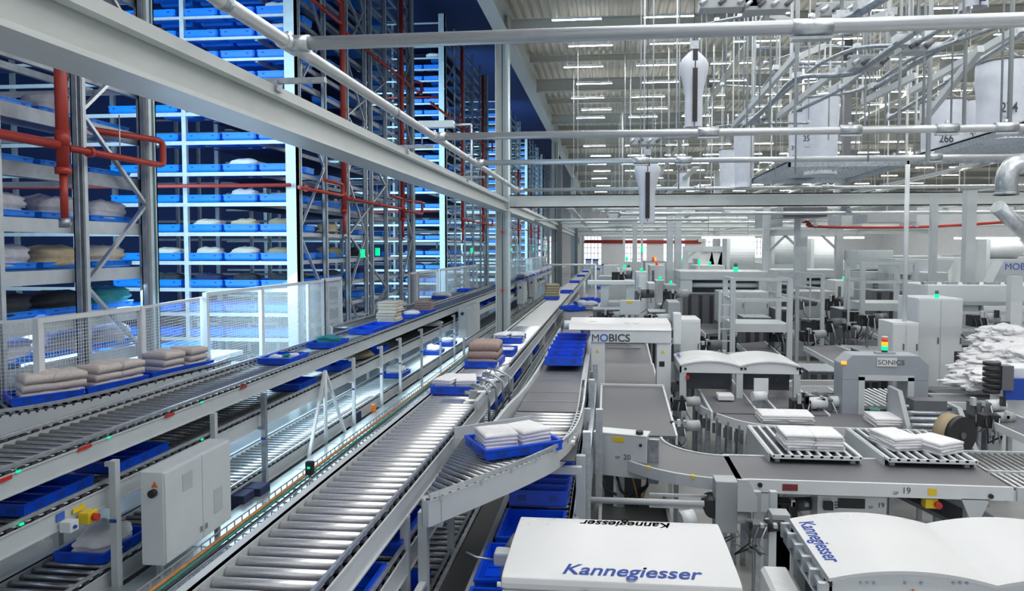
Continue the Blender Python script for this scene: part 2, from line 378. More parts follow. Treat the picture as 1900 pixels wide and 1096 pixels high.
# ------------------------------------------------------------------ automatic storage racks
RX = -8.3
LEV = [0.95, 1.6, 2.28, 2.95, 3.68, 4.46, 5.26, 6.08, 6.92, 7.69, 8.54, 9.10, 9.67, 10.24, 10.81, 11.38, 11.95, 12.52, 13.09, 13.66, 14.23, 14.8, 15.4]
def mk_rtray():
    m = MB(); w, d, h = .49, .30, .20
    def ring(w_, d_, z, c=.04): return [(-w_ + c, -d_, z), (w_ - c, -d_, z), (w_, -d_ + c, z), (w_, d_ - c, z), (w_ - c, d_, z), (-w_ + c, d_, z), (-w_, d_ - c, z), (-w_, -d_ + c, z)]
    rs = [ring(w - .05, d - .04, 0), ring(w - .012, d - .012, .05), ring(w - .012, d - .012, .165), ring(w, d, .17), ring(w, d, h), ring(w - .03, d - .03, h), ring(w - .035, d - .035, .03)]
    vs = [v for r in rs for v in r]; fs = [(i * 8 + k, i * 8 + (k + 1) % 8, i * 8 + 8 + (k + 1) % 8, i * 8 + 8 + k) for i in range(6) for k in range(8)]
    m.add(vs, fs); m.add(rs[0], [tuple(range(8))[::-1]]); m.add(rs[-1], [tuple(range(8))])
    n = len(m.f)
    for sx in (-1, 1):
        m.box(sx * .30 - .035, sx * .30 + .035, -d + .006, -d + .014, .11, .145)
        m.box(sx * .30 - .035, sx * .30 + .035, d - .014, d - .006, .11, .145)
    o = m.build('storage_tray', ['rtray', 'bluep'], origin=(0, 0, 0))
    for i, p in enumerate(o.data.polygons): p.material_index = 1 if i >= n else 0
    return o
def lump(w, d, h, seed, rough=.18, n=3, folds=3, hf=0.0):
    """a soft folded bundle: a rounded block with sagging layers and wrinkles"""
    m = MB(); N, K = (22, 9) if not hf else (64, 30); vs = []
    for j in range(K + 1):
        v = j / K; zz = h * v
        lay = .5 + .5 * math.cos(v * folds * 2 * math.pi + math.pi)
        r = (1 - .10 * (1 - lay)) * (1 - max(0, v - .72) ** 2 * 6.0) * (1 - max(0, .08 - v) * 1.5)
        for i in range(N):
            a = 2 * math.pi * i / N; c, s_ = math.cos(a), math.sin(a)
            e = (abs(c) ** 4 + abs(s_) ** 4) ** -.25
            nz = noise.noise(Vector((c * 1.7 + seed, s_ * 1.7, v * 3 + seed)))
            if hf: nz += hf * 2 * (abs(noise.noise(Vector((c * 5 + seed, s_ * 5, v * 7)))) + .5 * abs(noise.noise(Vector((c * 11, s_ * 11 + seed, v * 14)))))
            rr = e * r * (1 + rough * nz)
            vs.append((c * rr * w / 2, s_ * rr * d / 2, zz * (1 + .25 * noise.noise(Vector((c * 1.2, s_ * 1.2 + seed, 2))) * v)))
    fs = [(j * N + i, j * N + (i + 1) % N, (j + 1) * N + (i + 1) % N, (j + 1) * N + i) for j in range(K) for i in range(N)]
    top = len(vs); vs.append((0, 0, h * 1.02)); fs += [(K * N + i, K * N + (i + 1) % N, top) for i in range(N)]; fs.append(tuple(range(N))[::-1])
    m.add(vs, fs, True)
    return m
def mk_bundle(c, seed, w=.7, d=.45, h=.26, nm='laundry_bundle'):
    return lambda: lump(w, d, h, seed, .28).build(nm, c, origin=(0, 0, 0))
BLOCKS = [(5.3, 11.85), (17.6, 28.6), (34.2, 46.5), (52.6, 63.7), (69.6, 80), (85.5, 95)]
WHERE = ['beside the red standpipe and nearest fence', 'just past the first bright aisle', 'past the second aisle', 'behind the first steel column', 'far down past the column', 'at the far end of the hall']
def rack(i, y0, y1):
    near = i < 2
    o = thing('storage_rack', 'tall grey steel storage rack with blue trays, %s' % WHERE[i], 'storage rack', (RX, y0, 0), 'tall storage racks on the rack side')
    zt = 15.8; n = max(3, round((y1 - y0) / (1.55 if near else 2.6))); ys = [y0 + (y1 - y0) * k / n for k in range(n + 1)]
    if i == 0: ys = [5.5, 7.0, 8.55, 10.1, 11.66]; n = 4
    if i == 1: ys = [17.75, 19.47, 21.2, 22.85, 23.4, 24.98, 26.8, 28.45]; n = 7
    for k, yy in enumerate(ys):
        m = MB(); w = .11
        if near: MB().box(RX - .06, RX + .01, yy + .06, yy + .13, 0, zt).build('front_strip', 'rackw', o)
        yv = min(max(yy, y0 + .1), y1 - .1)
        m.box(RX - .10, RX, yv - w / 2, yv - w / 2 + .02, 0, zt); m.box(RX - .10, RX, yv + w / 2 - .02, yv + w / 2, 0, zt); m.box(RX - .10, RX - .08, yv - w / 2, yv + w / 2, 0, zt)
        m.build('upright', 'rack', o)
    if near:
        h = MB()
        for yy in ys[1:-1]:
            for q in range(150): h.box(RX - .079, RX - .074, yy - .012, yy + .012, q * .1, q * .1 + .04)
        h.build('slot_row', 'gap', o)['kind'] = 'stuff'
    # bright corner posts on the aisle sides
    for yy, s_ in ((y0, 1), (y1, -1)):
        if i == 0 and s_ == 1: continue
        m = MB(); m.box(RX - .02, RX + .06, yy, yy + s_ * .20, 0, zt); m.box(RX - .30, RX + .06, yy, yy + s_ * .03, 0, zt)
        p = m.build('corner_post', 'rackw', o)
        MB().box(RX + .06, RX + .066, yy + s_ * .07, yy + s_ * .12, 0, zt).build('rubber_strip', 'teals', p)
    # zigzag bracing between pairs of uprights
    up = 1.9
    up = 1.38 if i == 0 else 1.9
    prs = [(ys[k], ys[k + 1]) for k in range(0, n, 2)]
    if i == 0: prs = [(7.0, 8.55), (10.17, 11.66)]
    if i == 1: prs = [(17.75, 19.47), (21.2, 22.85), (21.3, 24.98), (26.8, 28.45)]
    for k, (a, b) in enumerate(prs):
        z = 0.65; fl = k % 2 == (0 if i else 1)
        while z + up < zt:
            p, q = ((a, z), (b, z + up)) if fl else ((b, z), (a, z + up))
            MB().bar((RX - .04, p[0], p[1]), (RX - .04, q[0], q[1]), .07, .05).build('brace', 'galvl', o)
            fl = not fl; z += up
    # deep uprights row and beams
    for xx in ((-11.47, -14.7, -17.9) if i < 3 else (-11.47,)):
        for yy in (y0 + .08, y1 - .08) + ((y0 + 1.6, y1 - 1.6) if i < 3 else ()):
            m = MB(); m.box(xx - .06, xx + .06, yy - .05, yy + .05, 0, zt); m.build('upright', 'rackw' if yy < y0 + .5 else 'rack', o)
    for j, z in enumerate(LEV):
        for yy in ((y0 + .02, y1 - .07) if i else (y1 - .07,)): MB().box(-20, RX - .1, yy, yy + .05, z - (.12 if z < 8.6 else .09), z - .02).build('shelf_beam', 'rackw', o)
        m = MB(); m.box(RX - .24, RX - .16, y0 + .1, y1 - .1, z - (.22 if i == 0 else .12), z - .01)
        if i < 2: m.box(RX - 1.15, RX - 1.07, y0 + .1, y1 - .1, z - .12, z - .01)
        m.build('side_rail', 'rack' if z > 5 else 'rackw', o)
        if i < 3:   # shuttle track floor and brackets
            m = MB(); m.box(RX - 3.2, RX - 1.3, y0 + 1.4, y1 - 1.4, z - .05, z - .03); m.build('shelf_deck', 'dwall', o)
for i, (a, b) in enumerate(BLOCKS): rack(i, a, b)
cnt = 0
def rt(x, y, z, rz, lab, grp):
    global cnt; cnt += 1
    return place('rtray', mk_rtray, (x, y, z), rz, lab, 'tray', grp)
# trays on the shelf fronts that face the camera
FACES = [(1, [0, 1, 2, 3, 4], 1), (2, [0, 1], 2), (3, [0], 3), (4, [0], 3), (5, [0], 3)]
AN = ['first', 'second', 'third', 'fourth', 'fifth']
BUN = {}
for bi, cols, q in FACES:
    y0 = BLOCKS[bi][0]
    for j, z in enumerate(LEV):
        if bi == 1 and (z > 10.9 or z < 1.5): continue
        if bi == 2 and z > 13.2: continue
        if bi >= 3 and (z < 3.6 or z > 14.5): continue
        for c in cols:
            x = RX - .62 - c * 1.03 - (.16 if c >= 3 else 0)
            rt(x, y0 + .36, z, 0, 'blue tray facing the %s aisle, %s from the corner post, %s shelf up' % (AN[bi - 1], ORD[c], ORD[j]), 'blue trays on shelf fronts')
# trays seen side-on through the end frames
for bi, (dys, lo, hi) in enumerate([((.6, 1.7, 2.8, 3.9, 5.0, 6.0), 0, 6.2), ((1.2, 3.6, 6.0, 8.6), 0, 14.5), ((1.5, 5.2, 9.5), 0, 14)]):
    y0 = BLOCKS[bi][0]
    for j, z in enumerate(LEV):
        if z > hi or z < 2: continue
        for q, dy in enumerate(dys):
            if bi and (j + q) % 3 == 0: continue
            T_ = rt(RX - .68, y0 + dy, z, R90, 'blue tray behind the end frame of the %s rack, %s along, %s shelf up' % (ORD[bi], ORD[q], ORD[j]), 'blue trays behind the rack end frames')
            if bi == 0: T_.scale = (1, 1, .55)
# laundry lying in the rack trays
def bundle(key, col, x, y, z, rz, lab, grp, w=.7, d=.45, h=.26):
    v = random.randint(0, 2)
    return place('b_%s_%d_%d' % (key, v, int(h * 100)), mk_bundle(col, v * 3.1 + len(key), w, d, h), (x, y, z + .05), rz, lab, 'laundry', grp)
for j, z in enumerate(LEV):
    if z < 2.2 or z > 10.9: continue
    for c in range(4): rt(RX - .62 - c * 1.03 - (.16 if c >= 3 else 0), BLOCKS[1][0] + 1.15, z, 0, 'blue tray in the row behind the first aisle front, %s from post, %s shelf up' % (ORD[c], ORD[j]), 'second row of trays')
f1 = BLOCKS[1][0] + .36; X_ = [RX - .62 - c * 1.03 - (.16 if c >= 3 else 0) for c in range(5)]
rows = [(7, [(1, 'linen')]), (6, [(1, 'linen'), (0, 'teal')]), (5, [(2, 'cream'), (1, 'tan'), (0, 'khaki')]), (4, [(3, 'cream'), (2, 'cream'), (1, 'cream'), (0, 'khaki')]),
        (3, [(3, 'darkl'), (2, 'navy'), (1, 'darkl'), (0, 'darkl')]), (13, [(0, 'linen')]), (12, [(0, 'linen')])]
NM = dict(linen='white', teal='teal', cream='cream', tan='tan', khaki='olive brown', darkl='charcoal', navy='navy', lilac='pale grey')
for lv, items in rows:
    for c, col in items:
        bundle(col, col, X_[c], f1, LEV[lv], 0, '%s laundry bundle facing the first aisle, %s tray from the post, %s shelf up' % (NM[col], ORD[c], ORD[lv]), 'laundry bundles in the rack trays', .78, .5, .30 if col != 'teal' else .16)
for lv, cols in ((3, ['darkl', 'navy', 'darkl', 'darkl', 'darkl', 'teal']), (4, ['navy', 'lilac', 'lilac', 'lilac', 'tan', 'cream']), (5, ['lilac', 'lilac', 'linen', 'lilac', 'lilac', 'lilac']), (2, ['lilac', 'linen', 'lilac', 'linen', 'lilac', 'lilac']), (7, ['lilac', 'lilac', 'lilac', 'lilac', 'lilac', 'lilac'])):
    for q, col in enumerate(cols):
        if lv == 7 and q % 2: continue
        y = BLOCKS[0][0] + (.6, 1.7, 2.8, 3.9, 5.0, 6.0)[q]
        bundle(col, col, RX - .66, y, LEV[lv] - .02, R90, '%s laundry bundle in the first rack, %s tray along, %s shelf up' % (NM[col], ORD[q], ORD[lv]), 'laundry bundles in the first rack', .9, .55, .34)
for lv, cols in ((4, ['khaki', 'khaki', 'darkl']), (3, ['darkl', 'darkl', 'navy']), (5, ['darkl', 'tan', 'lilac'])):
    for q, col in enumerate(cols):
        bundle(col, col, RX - .66, BLOCKS[1][0] + (1.2, 3.6, 6.0)[q], LEV[lv], R90, '%s laundry bundle behind the second rack end frame, %s along, %s shelf up' % (NM[col], ORD[q], ORD[lv]), 'laundry bundles in the second rack', .9, .55, .3)
f2 = BLOCKS[2][0] + .36
for lv in (3, 4, 5, 6):
    for c in (0, 1):
        bundle('darkl', 'darkl', RX - .62 - c * 1.03, f2, LEV[lv], 0, 'charcoal laundry facing the second aisle, %s from the post, %s shelf up' % (ORD[c], ORD[lv]), 'laundry facing the second aisle', .78, .5, .26)
for lv in (13, 15, 17, 19):
    bundle('linen', 'linen', RX - .62, f2, LEV[lv], 0, 'white laundry facing the second aisle, %s shelf up' % ORD[lv], 'laundry facing the second aisle', .78, .5, .2)
# far end wall of the first aisle: pale frames at floor level behind the fence
# ------------------------------------------------------------------ red sprinkler pipes
def elbow(m, pts, r):
    """pipe through pts with rounded corners"""
    P = [Vector(p) for p in pts]; out = [P[0]]
    for i in range(1, len(P) - 1):
        a = (P[i - 1] - P[i]).normalized(); b = (P[i + 1] - P[i]).normalized(); t = min(r * 2.2, (P[i - 1] - P[i]).length / 2, (P[i + 1] - P[i]).length / 2)
        for k in range(5):
            u = k / 4; out.append((P[i] + a * t) * (1 - u) ** 2 + P[i] * 2 * u * (1 - u) + (P[i] + b * t) * u ** 2)
    out.append(P[-1]); return m.path(out, r, 8)
PX = -8.05
def ring(m, p, q, r): m.tube(p, q, r, 10)
STP = [(9.46, .085, 7.5, 'beside the nearest rack'), (20.25, .085, 15, 'at the second rack, first of two'), (26.2, .085, 15, 'at the second rack, second of two'), (37.2, .09, 15, 'at the third rack, first of two'), (43.4, .09, 15, 'at the third rack, second of two'), (60.5, .09, 11, 'seen past the first steel column'), (70.5, .09, 9.8, 'past the column, second one'), (78, .09, 9.4, 'past the column, third one')]
for (yy, r, zt, lab) in STP:
    o = thing('sprinkler_standpipe', 'red vertical sprinkler pipe ' + lab, 'pipe', (PX, yy, 4.4), 'red sprinkler pipes')
    zb = 4.45
    MB().tube((PX, yy, 5.15), (PX, yy, zt), r, 12).build('riser', 'red', o)
    MB().tube((PX, yy, zb), (PX, yy, 5.15), r * .62, 12).build('drop_pipe', 'red', o)
    m = MB(); m.tube((PX, yy, 5.10), (PX, yy, 5.20), r * 1.3, 12); m.tube((PX, yy, 5.52), (PX, yy, 5.74), r * 1.15, 12)
    if zt > 11: m.tube((PX, yy, 8.2), (PX, yy, 8.26), r * 1.25, 12)
    m.build('coupling', 'red', o)
    m = MB(); m.tube((PX, yy, zb - .14), (PX, yy, zb), r * .9, 10); m.box(PX - .02, PX + .1, yy - .02, yy + .02, zb - .1, zb - .07); m.build('drain_valve', 'galv', o)
for k, (ya, yb, z, up, dx) in enumerate([(4.5, 9.36, 5.52, 0, 0), (9.56, 11.75, 5.50, .45, -.5), (17.2, 20.15, 5.6, .35, 0), (20.35, 26.1, 5.55, .4, 0), (26.3, 29.0, 5.5, .5, -.5), (30.5, 37.1, 10.6, .4, 0), (37.3, 43.3, 5.6, .5, 0), (43.5, 46.9, 5.6, .4, -.5),
                                          (15.8, 20.15, 10.75, .6, 0), (20.35, 29.0, 10.6, .5, -.6), (37.3, 46.9, 10.7, .8, -.6), (54, 62, 5.7, .5, -.4), (54, 62, 10.2, .6, -.4), (66, 78, 5.8, .5, -.4)]):
    o = thing('sprinkler_branch', 'red horizontal sprinkler pipe along the racks, %s of the branches' % ORD[k], 'pipe', (PX, ya, z), 'red sprinkler branches')
    m = MB()
    if up: elbow(m, [(PX, ya, z), (PX, yb - .15, z), (PX, yb, z + .02), (PX, yb, z + up), (PX + dx * .2, yb - .2, z + up), (PX + dx, yb - 1.4, z + up)], .055)
    else: m.tube((PX, ya, z), (PX, yb, z), .07, 10)
    m.build('pipe', 'red', o)
    m = MB(); y = ya + .4
    while y < yb: ring(m, (PX, y, z), (PX, y + .07, z), .085); y += 2.6
    m.build('coupling', 'red', o)
    MB().tube((PX, (ya + yb) / 2, z - .06), (PX, (ya + yb) / 2, z + .7), .01, 6).build('hanger', 'galvl', o)
# red pipe behind the shelf front of the first aisle
for k, (x0, x1, yy, z) in enumerate(((-8.4, -19, 17.45, 5.68), (-8.4, -14, 34.4, 5.9), (-8.4, -14, 34.4, 11.7))):
    o = MB().tube((x0, yy, z), (x1, yy, z), .05, 8).build('sprinkler_crosspipe', 'red')
    tag(o, 'dull red pipe crossing the shelf fronts of the %s' % ['first aisle', 'second aisle, lower one', 'second aisle, upper one'][k], 'pipe')
# green status lamps on the rack frames
for k, (px, py, yy) in enumerate(((702, 467, 24.0), (674, 470, 23.0), (876, 464, 40), (950, 463, 57), (990, 462, 73), (1015, 462, 88))):
    p = W(px, py, x=RX + .06)
    o = MB().box(RX - .04, RX + .10, p.y - .05, p.y + .05, p.z - .14, p.z + .14).build('status_lamp', 'gl')
    tag(o, 'green lamp on the rack frames, %s one down the aisle' % ORD[k], 'lamp', 'green lamps on the racks')
# ------------------------------------------------------------------ roller conveyors
def rail_prof(m, x, side, y0, y1, z, lip=.05):
    """side plate with an inner lip; side=+1: outer face to +x"""
    m.box(x, x + side * .035, y0, y1, z - .19, z + .02)
    m.box(x - side * .004, x + side * lip, y0, y1, z + .005, z + .02)
    m.box(x, x + side * .05, y0, y1, z - .19, z - .175)
def straight(name, label, xl, xr, y0, y1, z, pitch=.15, r=.03, guides=(1, 1), rm='roller', nmax=100, yroll=None, bottom='pan', group=None, legs=(), leg_z=None, chain=True, legbase=0.0, legx=None):
    o = thing(name, label, 'conveyor', ((xl + xr) / 2, y0, z - .19), group)
    for x, s, g in ((xl, -1, guides[0]), (xr, 1, guides[1])):
        m = MB(); rail_prof(m, x, s, y0, y1, z, .05 if g else .10); rl = m.build('side_rail', 'lgrey', o)
        if g:
            m = MB(); m.box(x + s * .0, x + s * .022, y0, y1, z + .055, z + .085); m.box(x + s * .012, x + s * .034, y0, y1, z + .068, z + .098)
            y = y0 + .5
            while y < min(y1, y0 + 30): m.box(x + s * .005, x + s * .02, y - .02, y + .02, z, z + .07); y += 1.3
            m.build('guide_rail', 'galvl', o)
            if chain:
                m = MB(); y = y0; k = 0
                while y < min(y1, y0 + 26): m.box(x + s * .004, x + s * .036, y, y + .07, z + .021, z + .044); y += .15
                m.build('roller_clips', 'gap', o)['kind'] = 'stuff'
    MB().box(xl + .002, xr - .002, y0, y1, z - .10, z - .09).build('under_pan', bottom, o)
    ya, yb = yroll or (y0, y1); n = 0; y = ya + pitch / 2; rest = MB(); first = None
    while y < yb:
        if n < nmax:
            if first is None:
                first = MB().tube((xl + .012, y, z - r), (xr - .012, y, z - r), r, 12).build('roller', rm, o); fy = y
            else:
                c = first.copy(); sc.collection.objects.link(c); c.parent = o; c.location = (0, y - fy, 0)
        else: rest.tube((xl + .012, y, z - r), (xr - .012, y, z - r), r, 8, caps=False)
        n += 1; y += pitch
    if rest.v: rest.build('roller_run', rm, o)['kind'] = 'stuff'
    lz = z - .19
    for (lx, ly) in legs:
        MB().box(lx - .035, lx + .035, ly - .035, ly + .035, legbase, (leg_z or lz)).build('leg', 'lgrey', o)
    return o
# main double-decker conveyor in the middle
MZ = 1.90; ML, MR = -2.52, -1.75
straight('roller_conveyor', 'wide main roller conveyor with shiny steel rollers running down the middle', ML, MR, 3.4, 96, MZ, .15, .034, (0, 1), 'roller',
         legs=[(MR + .02, y) for y in (5.62, 7.3, 9.2, 12, 15, 18, 22, 26, 30)] + [(ML - .02, y) for y in (7.5, 12, 17, 22, 27)])
straight('roller_conveyor', 'middle deck of rollers right under the main roller conveyor', -2.48, -1.75, 3.4, 40, 1.40, .15, .028, (0, 1), 'roller', chain=True, nmax=50)
straight('roller_conveyor', 'bottom deck of rollers low under the main roller conveyor', -2.48, -1.75, 3.4, 40, .60, .15, .028, (0, 1), 'roller', chain=True, nmax=60)
# two-colour bottom plate below near rollers is the pan itself; inlaid sensor plate
o = MB().box(-2.30, -1.98, 9.05, 9.28, MZ - .012, MZ + .004).build('stopper_plate', 'galv'); tag(o, 'small steel stopper plate between the main conveyor rollers before the white linen tray', 'plate')
# left triple-decker conveyor
LL, LR = -6.40, -5.50
straight('roller_conveyor', 'upper deck of the long conveyor before the mesh fence, with grey rollers', LL, LR, 4.0, 90, 1.92, .15, .03, (1, 1), 'rollerd', bottom='gap')
straight('roller_conveyor', 'middle deck of the conveyor before the mesh fence, carrying blue trays', LL, LR, 4.0, 60, 1.38, .15, .03, (0, 1), 'rollerd', nmax=80)
straight('roller_conveyor', 'lowest deck of the conveyor before the mesh fence, near the floor', LL, LR, 4.0, 50, .44, .15, .03, (0, 1), 'rollerd', nmax=80)
# support posts in front of that conveyor
def post(px, pyt, pyb, w=.06, m='lgrey', x=-5.34):
    t = W(px, pyt, x=x)
    return t
PST = [(205, 848, 1.70, .075, 'lgrey'), (487, 735, 1.75, .07, 'galv'), (655, 668, 1.7, .06, 'white'), (707, 640, 1.7, .06, 'white'), (742, 625, 1.7, .06, 'white'), (782, 604, 1.7, .06, 'lgrey'), (817, 598, 1.7, .06, 'galvl'), (843, 588, 1.7, .06, 'lgrey'),
       (962, 560, 1.7, .06, 'galvl'), (980, 553, 1.7, .06, 'lgrey'), (1000, 545, 1.7, .06, 'lgrey'), (1012, 540, 1.7, .06, 'lgrey')]
for k, (px, py, zt, w, mm) in enumerate(PST):
    yy = W(px, 600, x=-5.36).y
    o = thing('support_post', 'upright post in front of the fence-side conveyor decks, %s from the camera' % ORD[k], 'post', (-5.36, yy, 0), 'posts of the fence-side conveyor')
    MB().box(-5.36 - w / 2, -5.36 + w / 2, yy - w / 2, yy + w / 2, 0, zt).build('shaft', mm, o)
    m = MB()
    for zz in (1.17, 1.63, .24): m.box(-5.46, -5.36, yy - .02, yy + .02, zz, zz + .05)
    m.build('bracket', mm, o)
    MB().box(-5.36 - w / 2 - .003, -5.36 + w / 2 + .003, yy - w / 2 - .003, yy - w / 2, 1.02, 1.06).build('end_cap', 'bluep', o)
    MB().box(-5.44, -5.28, yy - .08, yy + .08, 0, .012).build('foot_plate', mm, o)
# short post from the middle deck up to the top deck
yy = W(405, 790, x=-5.36).y
o = MB().box(-5.46, -5.39, yy - .035, yy + .035, 1.39, 1.735).build('spacer_post', 'lgrey'); tag(o, 'short grey spacer post between upper and middle deck over the switch cabinet', 'post')
# white tripod brace
o = thing('brace_tripod', 'white three-legged brace standing before the lower conveyor decks', 'brace', (-5.3, 10.7, 0))
ap = W(603, 688, x=-5.35)
MB().tube((ap.x, ap.y, .0), ap, .035, 10).build('centre_pole', 'white', o)
for dy, dx in ((-.75, .0), (.85, .05)): MB().bar(ap, (ap.x + dx, ap.y + dy, .25), .05).build('leg', 'white', o)
# ------------------------------------------------------------------ path conveyors (curves)
def smooth(P, n=8):
    P = [Vector(p) for p in P]; out = []
    for i in range(len(P) - 1):
        a, b, c, d = P[max(i - 1, 0)], P[i], P[i + 1], P[min(i + 2, len(P) - 1)]
        for k in range(n):
            t = k / n; out.append(.5 * ((2 * b) + (c - a) * t + (2 * a - 5 * b + 4 * c - d) * t * t + (3 * b - a - 3 * c + d) * t ** 3))
    out.append(P[-1]); return out
def wallalong(m, P, side, w, z0, z1):
    """a strip of width w and height z1-z0 set off P to one side"""
    n = len(P); L = []; 
    for i, p in enumerate(P):
        d = (P[min(i + 1, n - 1)] - P[max(i - 1, 0)]).normalized(); nrm = Vector((-d.y, d.x, 0)) * side
        L.append((p, p + nrm * w))
    vs = []
    for a, b in L: vs += [(a.x, a.y, a.z + z0), (b.x, b.y, b.z + z0), (b.x, b.y, b.z + z1), (a.x, a.y, a.z + z1)]
    fs = [(i * 4 + k, i * 4 + (k + 1) % 4, i * 4 + 4 + (k + 1) % 4, i * 4 + 4 + k) for i in range(n - 1) for k in range(4)]
    fs += [(3, 2, 1, 0), ((n - 1) * 4, (n - 1) * 4 + 1, (n - 1) * 4 + 2, (n - 1) * 4 + 3)]
    m.add(vs, fs); return m
def surf(A, B, t=.02):
    m = MB(); n = len(A); vs = []
    for a, b in zip(A, B): vs += [(a.x, a.y, a.z), (b.x, b.y, b.z), (b.x, b.y, b.z - t), (a.x, a.y, a.z - t)]
    fs = [(i * 4 + k, i * 4 + (k + 1) % 4, i * 4 + 4 + (k + 1) % 4, i * 4 + 4 + k) for i in range(n - 1) for k in range(4)]
    fs += [(3, 2, 1, 0), ((n - 1) * 4, (n - 1) * 4 + 1, (n - 1) * 4 + 2, (n - 1) * 4 + 3)]
    m.add(vs, fs, False); return m
def ladder_rollers(o, A, B, k0, k1, n, rm, r=.026, dz=0):
    for k in range(n):
        t = k0 + (k1 - k0) * (k + .5) / n; ia = t * (len(A) - 1); i = min(int(ia), len(A) - 2); f = ia - i
        p = A[i].lerp(A[i + 1], f); q = B[i].lerp(B[i + 1], f)
        MB().tube(p + Vector((0, 0, -r + dz)), q + Vector((0, 0, -r + dz)), r, 10).build('roller', rm, o)
# branch that comes alongside and bends into the main conveyor
z = 1.93
o = thing('merging_conveyor', 'pale conveyor that bends in from the stacked trays to join the main rollers', 'conveyor', (-.8, 7, z - .2))
Ro = smooth([W(x, y, z=z + .02) for x, y in ((1102, 610), (1092, 668), (1086, 715), (1081, 760), (1068, 800), (1040, 832), (985, 860), (905, 893), (795, 935))], 8)
wallalong(MB(), Ro, -1, .07, -.19, .02).build('outer_rail', 'lgrey', o)
def offs(P, dd):
    out = []
    for i, p in enumerate(P):
        t = (P[min(i + 1, len(P) - 1)] - P[max(i - 1, 0)]).normalized(); out.append(p + Vector((-t.y, t.x, 0)) * dd)
    return out
m = MB(); wallalong(m, offs(Ro, .0), 1, .02, .045, .085)
for i in range(2, len(Ro) - 1, 5): m.box(Ro[i].x - .012, Ro[i].x + .012, Ro[i].y - .012, Ro[i].y + .012, z + .02, z + .07)
m.build('guide_rail', 'galvl', o)
m = MB(); Q = offs(Ro, -.035); L_ = 0
for i in range(len(Q) - 1):
    sg = (Q[i + 1] - Q[i]).length; nn = max(1, int(sg / .075))
    for k in range(nn):
        p = Q[i].lerp(Q[i + 1], (k + .5) / nn)
        if p.y < 10.5: m.tube((p.x, p.y, z + .035), (p.x, p.y, z + .048), .020, 8)
m.build('roller_clips', 'gap', o)['kind'] = 'stuff'
Li = smooth([W(x, y, z=z + .02) for x, y in ((1038, 612), (1018, 650), (997, 688), (970, 727), (941, 757), (914, 790))], 6)
wallalong(MB(), Li, 1, .04, -.19, .05).build('inner_rail', 'lgrey', o)
a = W(843, 812, z=z + .03); b = W(985, 778, z=z + .10)
MB().bar((a.x, a.y, z + .08), (b.x, b.y, z + .08), .02, .13).build('diverter_blade', 'lgrey', o)
ya = W(1000, 762, z=z).y; yb = W(1000, 600, z=z).y
MB().box(-1.16, -.34, ya, 19.5, z - .03, z - .004).build('belt', 'belt', o)
for y in (ya + .55, ya + 1.15, ya + 2.4): MB().box(-1.16, -.34, y, y + .03, z - .003, z + .003).build('belt_joint', 'galv', o)
MB().box(-1.2, -.34, 6.9, ya, z - .11, z - .10).build('under_pan', 'gap', o)
y = ya - .07
while y > 7.2:
    MB().tube((-1.17, y, z - .034), (-.36, y, z - .034), .028, 10).build('roller', 'roller', o); y -= .15
# fanned rollers of the merging wedge
A = smooth([W(x, y, z=z) for x, y in ((1062, 790), (1030, 826), (975, 855), (900, 886), (800, 928))], 6)
B = smooth([W(x, y, z=z) for x, y in ((905, 795), (868, 806), (848, 828), (826, 860), (790, 918))], 6)
surf([p - Vector((0, 0, .08)) for p in B], [p - Vector((0, 0, .08)) for p in A]).build('wedge_pan', 'gap', o)
ladder_rollers(o, A, B, 0, 1, 30, 'rollerd', .022)
ep = W(790, 945, z=1.85); 
MB().box(ep.x - .03, ep.x + .14, ep.y - .03, ep.y + .05, 1.72, 1.95).build('end_bracket', 'grey', o)
for (px, py) in ((833, 985), (1080, 905)):
    p = W(px, py, z=1.2)
for (x, y) in ((-.30, 7.4), (-.30, 9.6), (-.30, 12.5), (-1.25, 10.5)): MB().box(x - .05, x + .05, y - .04, y + .04, 0, 1.74).build('leg', 'lgrey', o)
MB().box(-.75, -.28, 7.1, 7.16, 1.62, 1.70).build('cross_bar', 'lgrey', o)
# tray return line below the branch
straight('tray_return_conveyor', 'low conveyor under the merging branch carrying the empty blue trays', -1.12, -.42, 4.2, 16, 1.05, .15, .028, (0, 0), 'rollerd', nmax=60)
o = thing('side_belt', 'narrow dark belt with a steel edge beside the empty blue trays', 'conveyor', (-1.4, 4, .7))
MB().box(-1.52, -1.24, 4.2, 12, .86, .88).build('belt', 'dbelt', o); MB().box(-1.23, -1.19, 4.2, 12, .80, .98).build('edge_rail', 'galvl', o)
MB().box(-1.57, -1.53, 4.2, 12, .70, .90).build('edge_rail', 'galv', o)
for y in (5, 8, 11): MB().box(-1.45, -1.38, y, y + .06, 0, .86).build('leg', 'grey', o)
# blue side panel with white edge at the bottom of the picture
o = thing('blue_guard_panel', 'blue guard panel with a white top edge below the merging conveyor', 'panel', (-1.3, 4.6, 0))
MB().box(-1.60, -1.57, 3.6, 5.62, .05, 1.12).build('panel', 'bluep', o)
MB().box(-1.61, -1.55, 3.6, 5.62, 1.12, 1.15).build('edge_strip', 'white', o)
MB().box(-1.62, -1.54, 5.62, 5.70, 0, 1.75).build('post', 'lgrey', o)
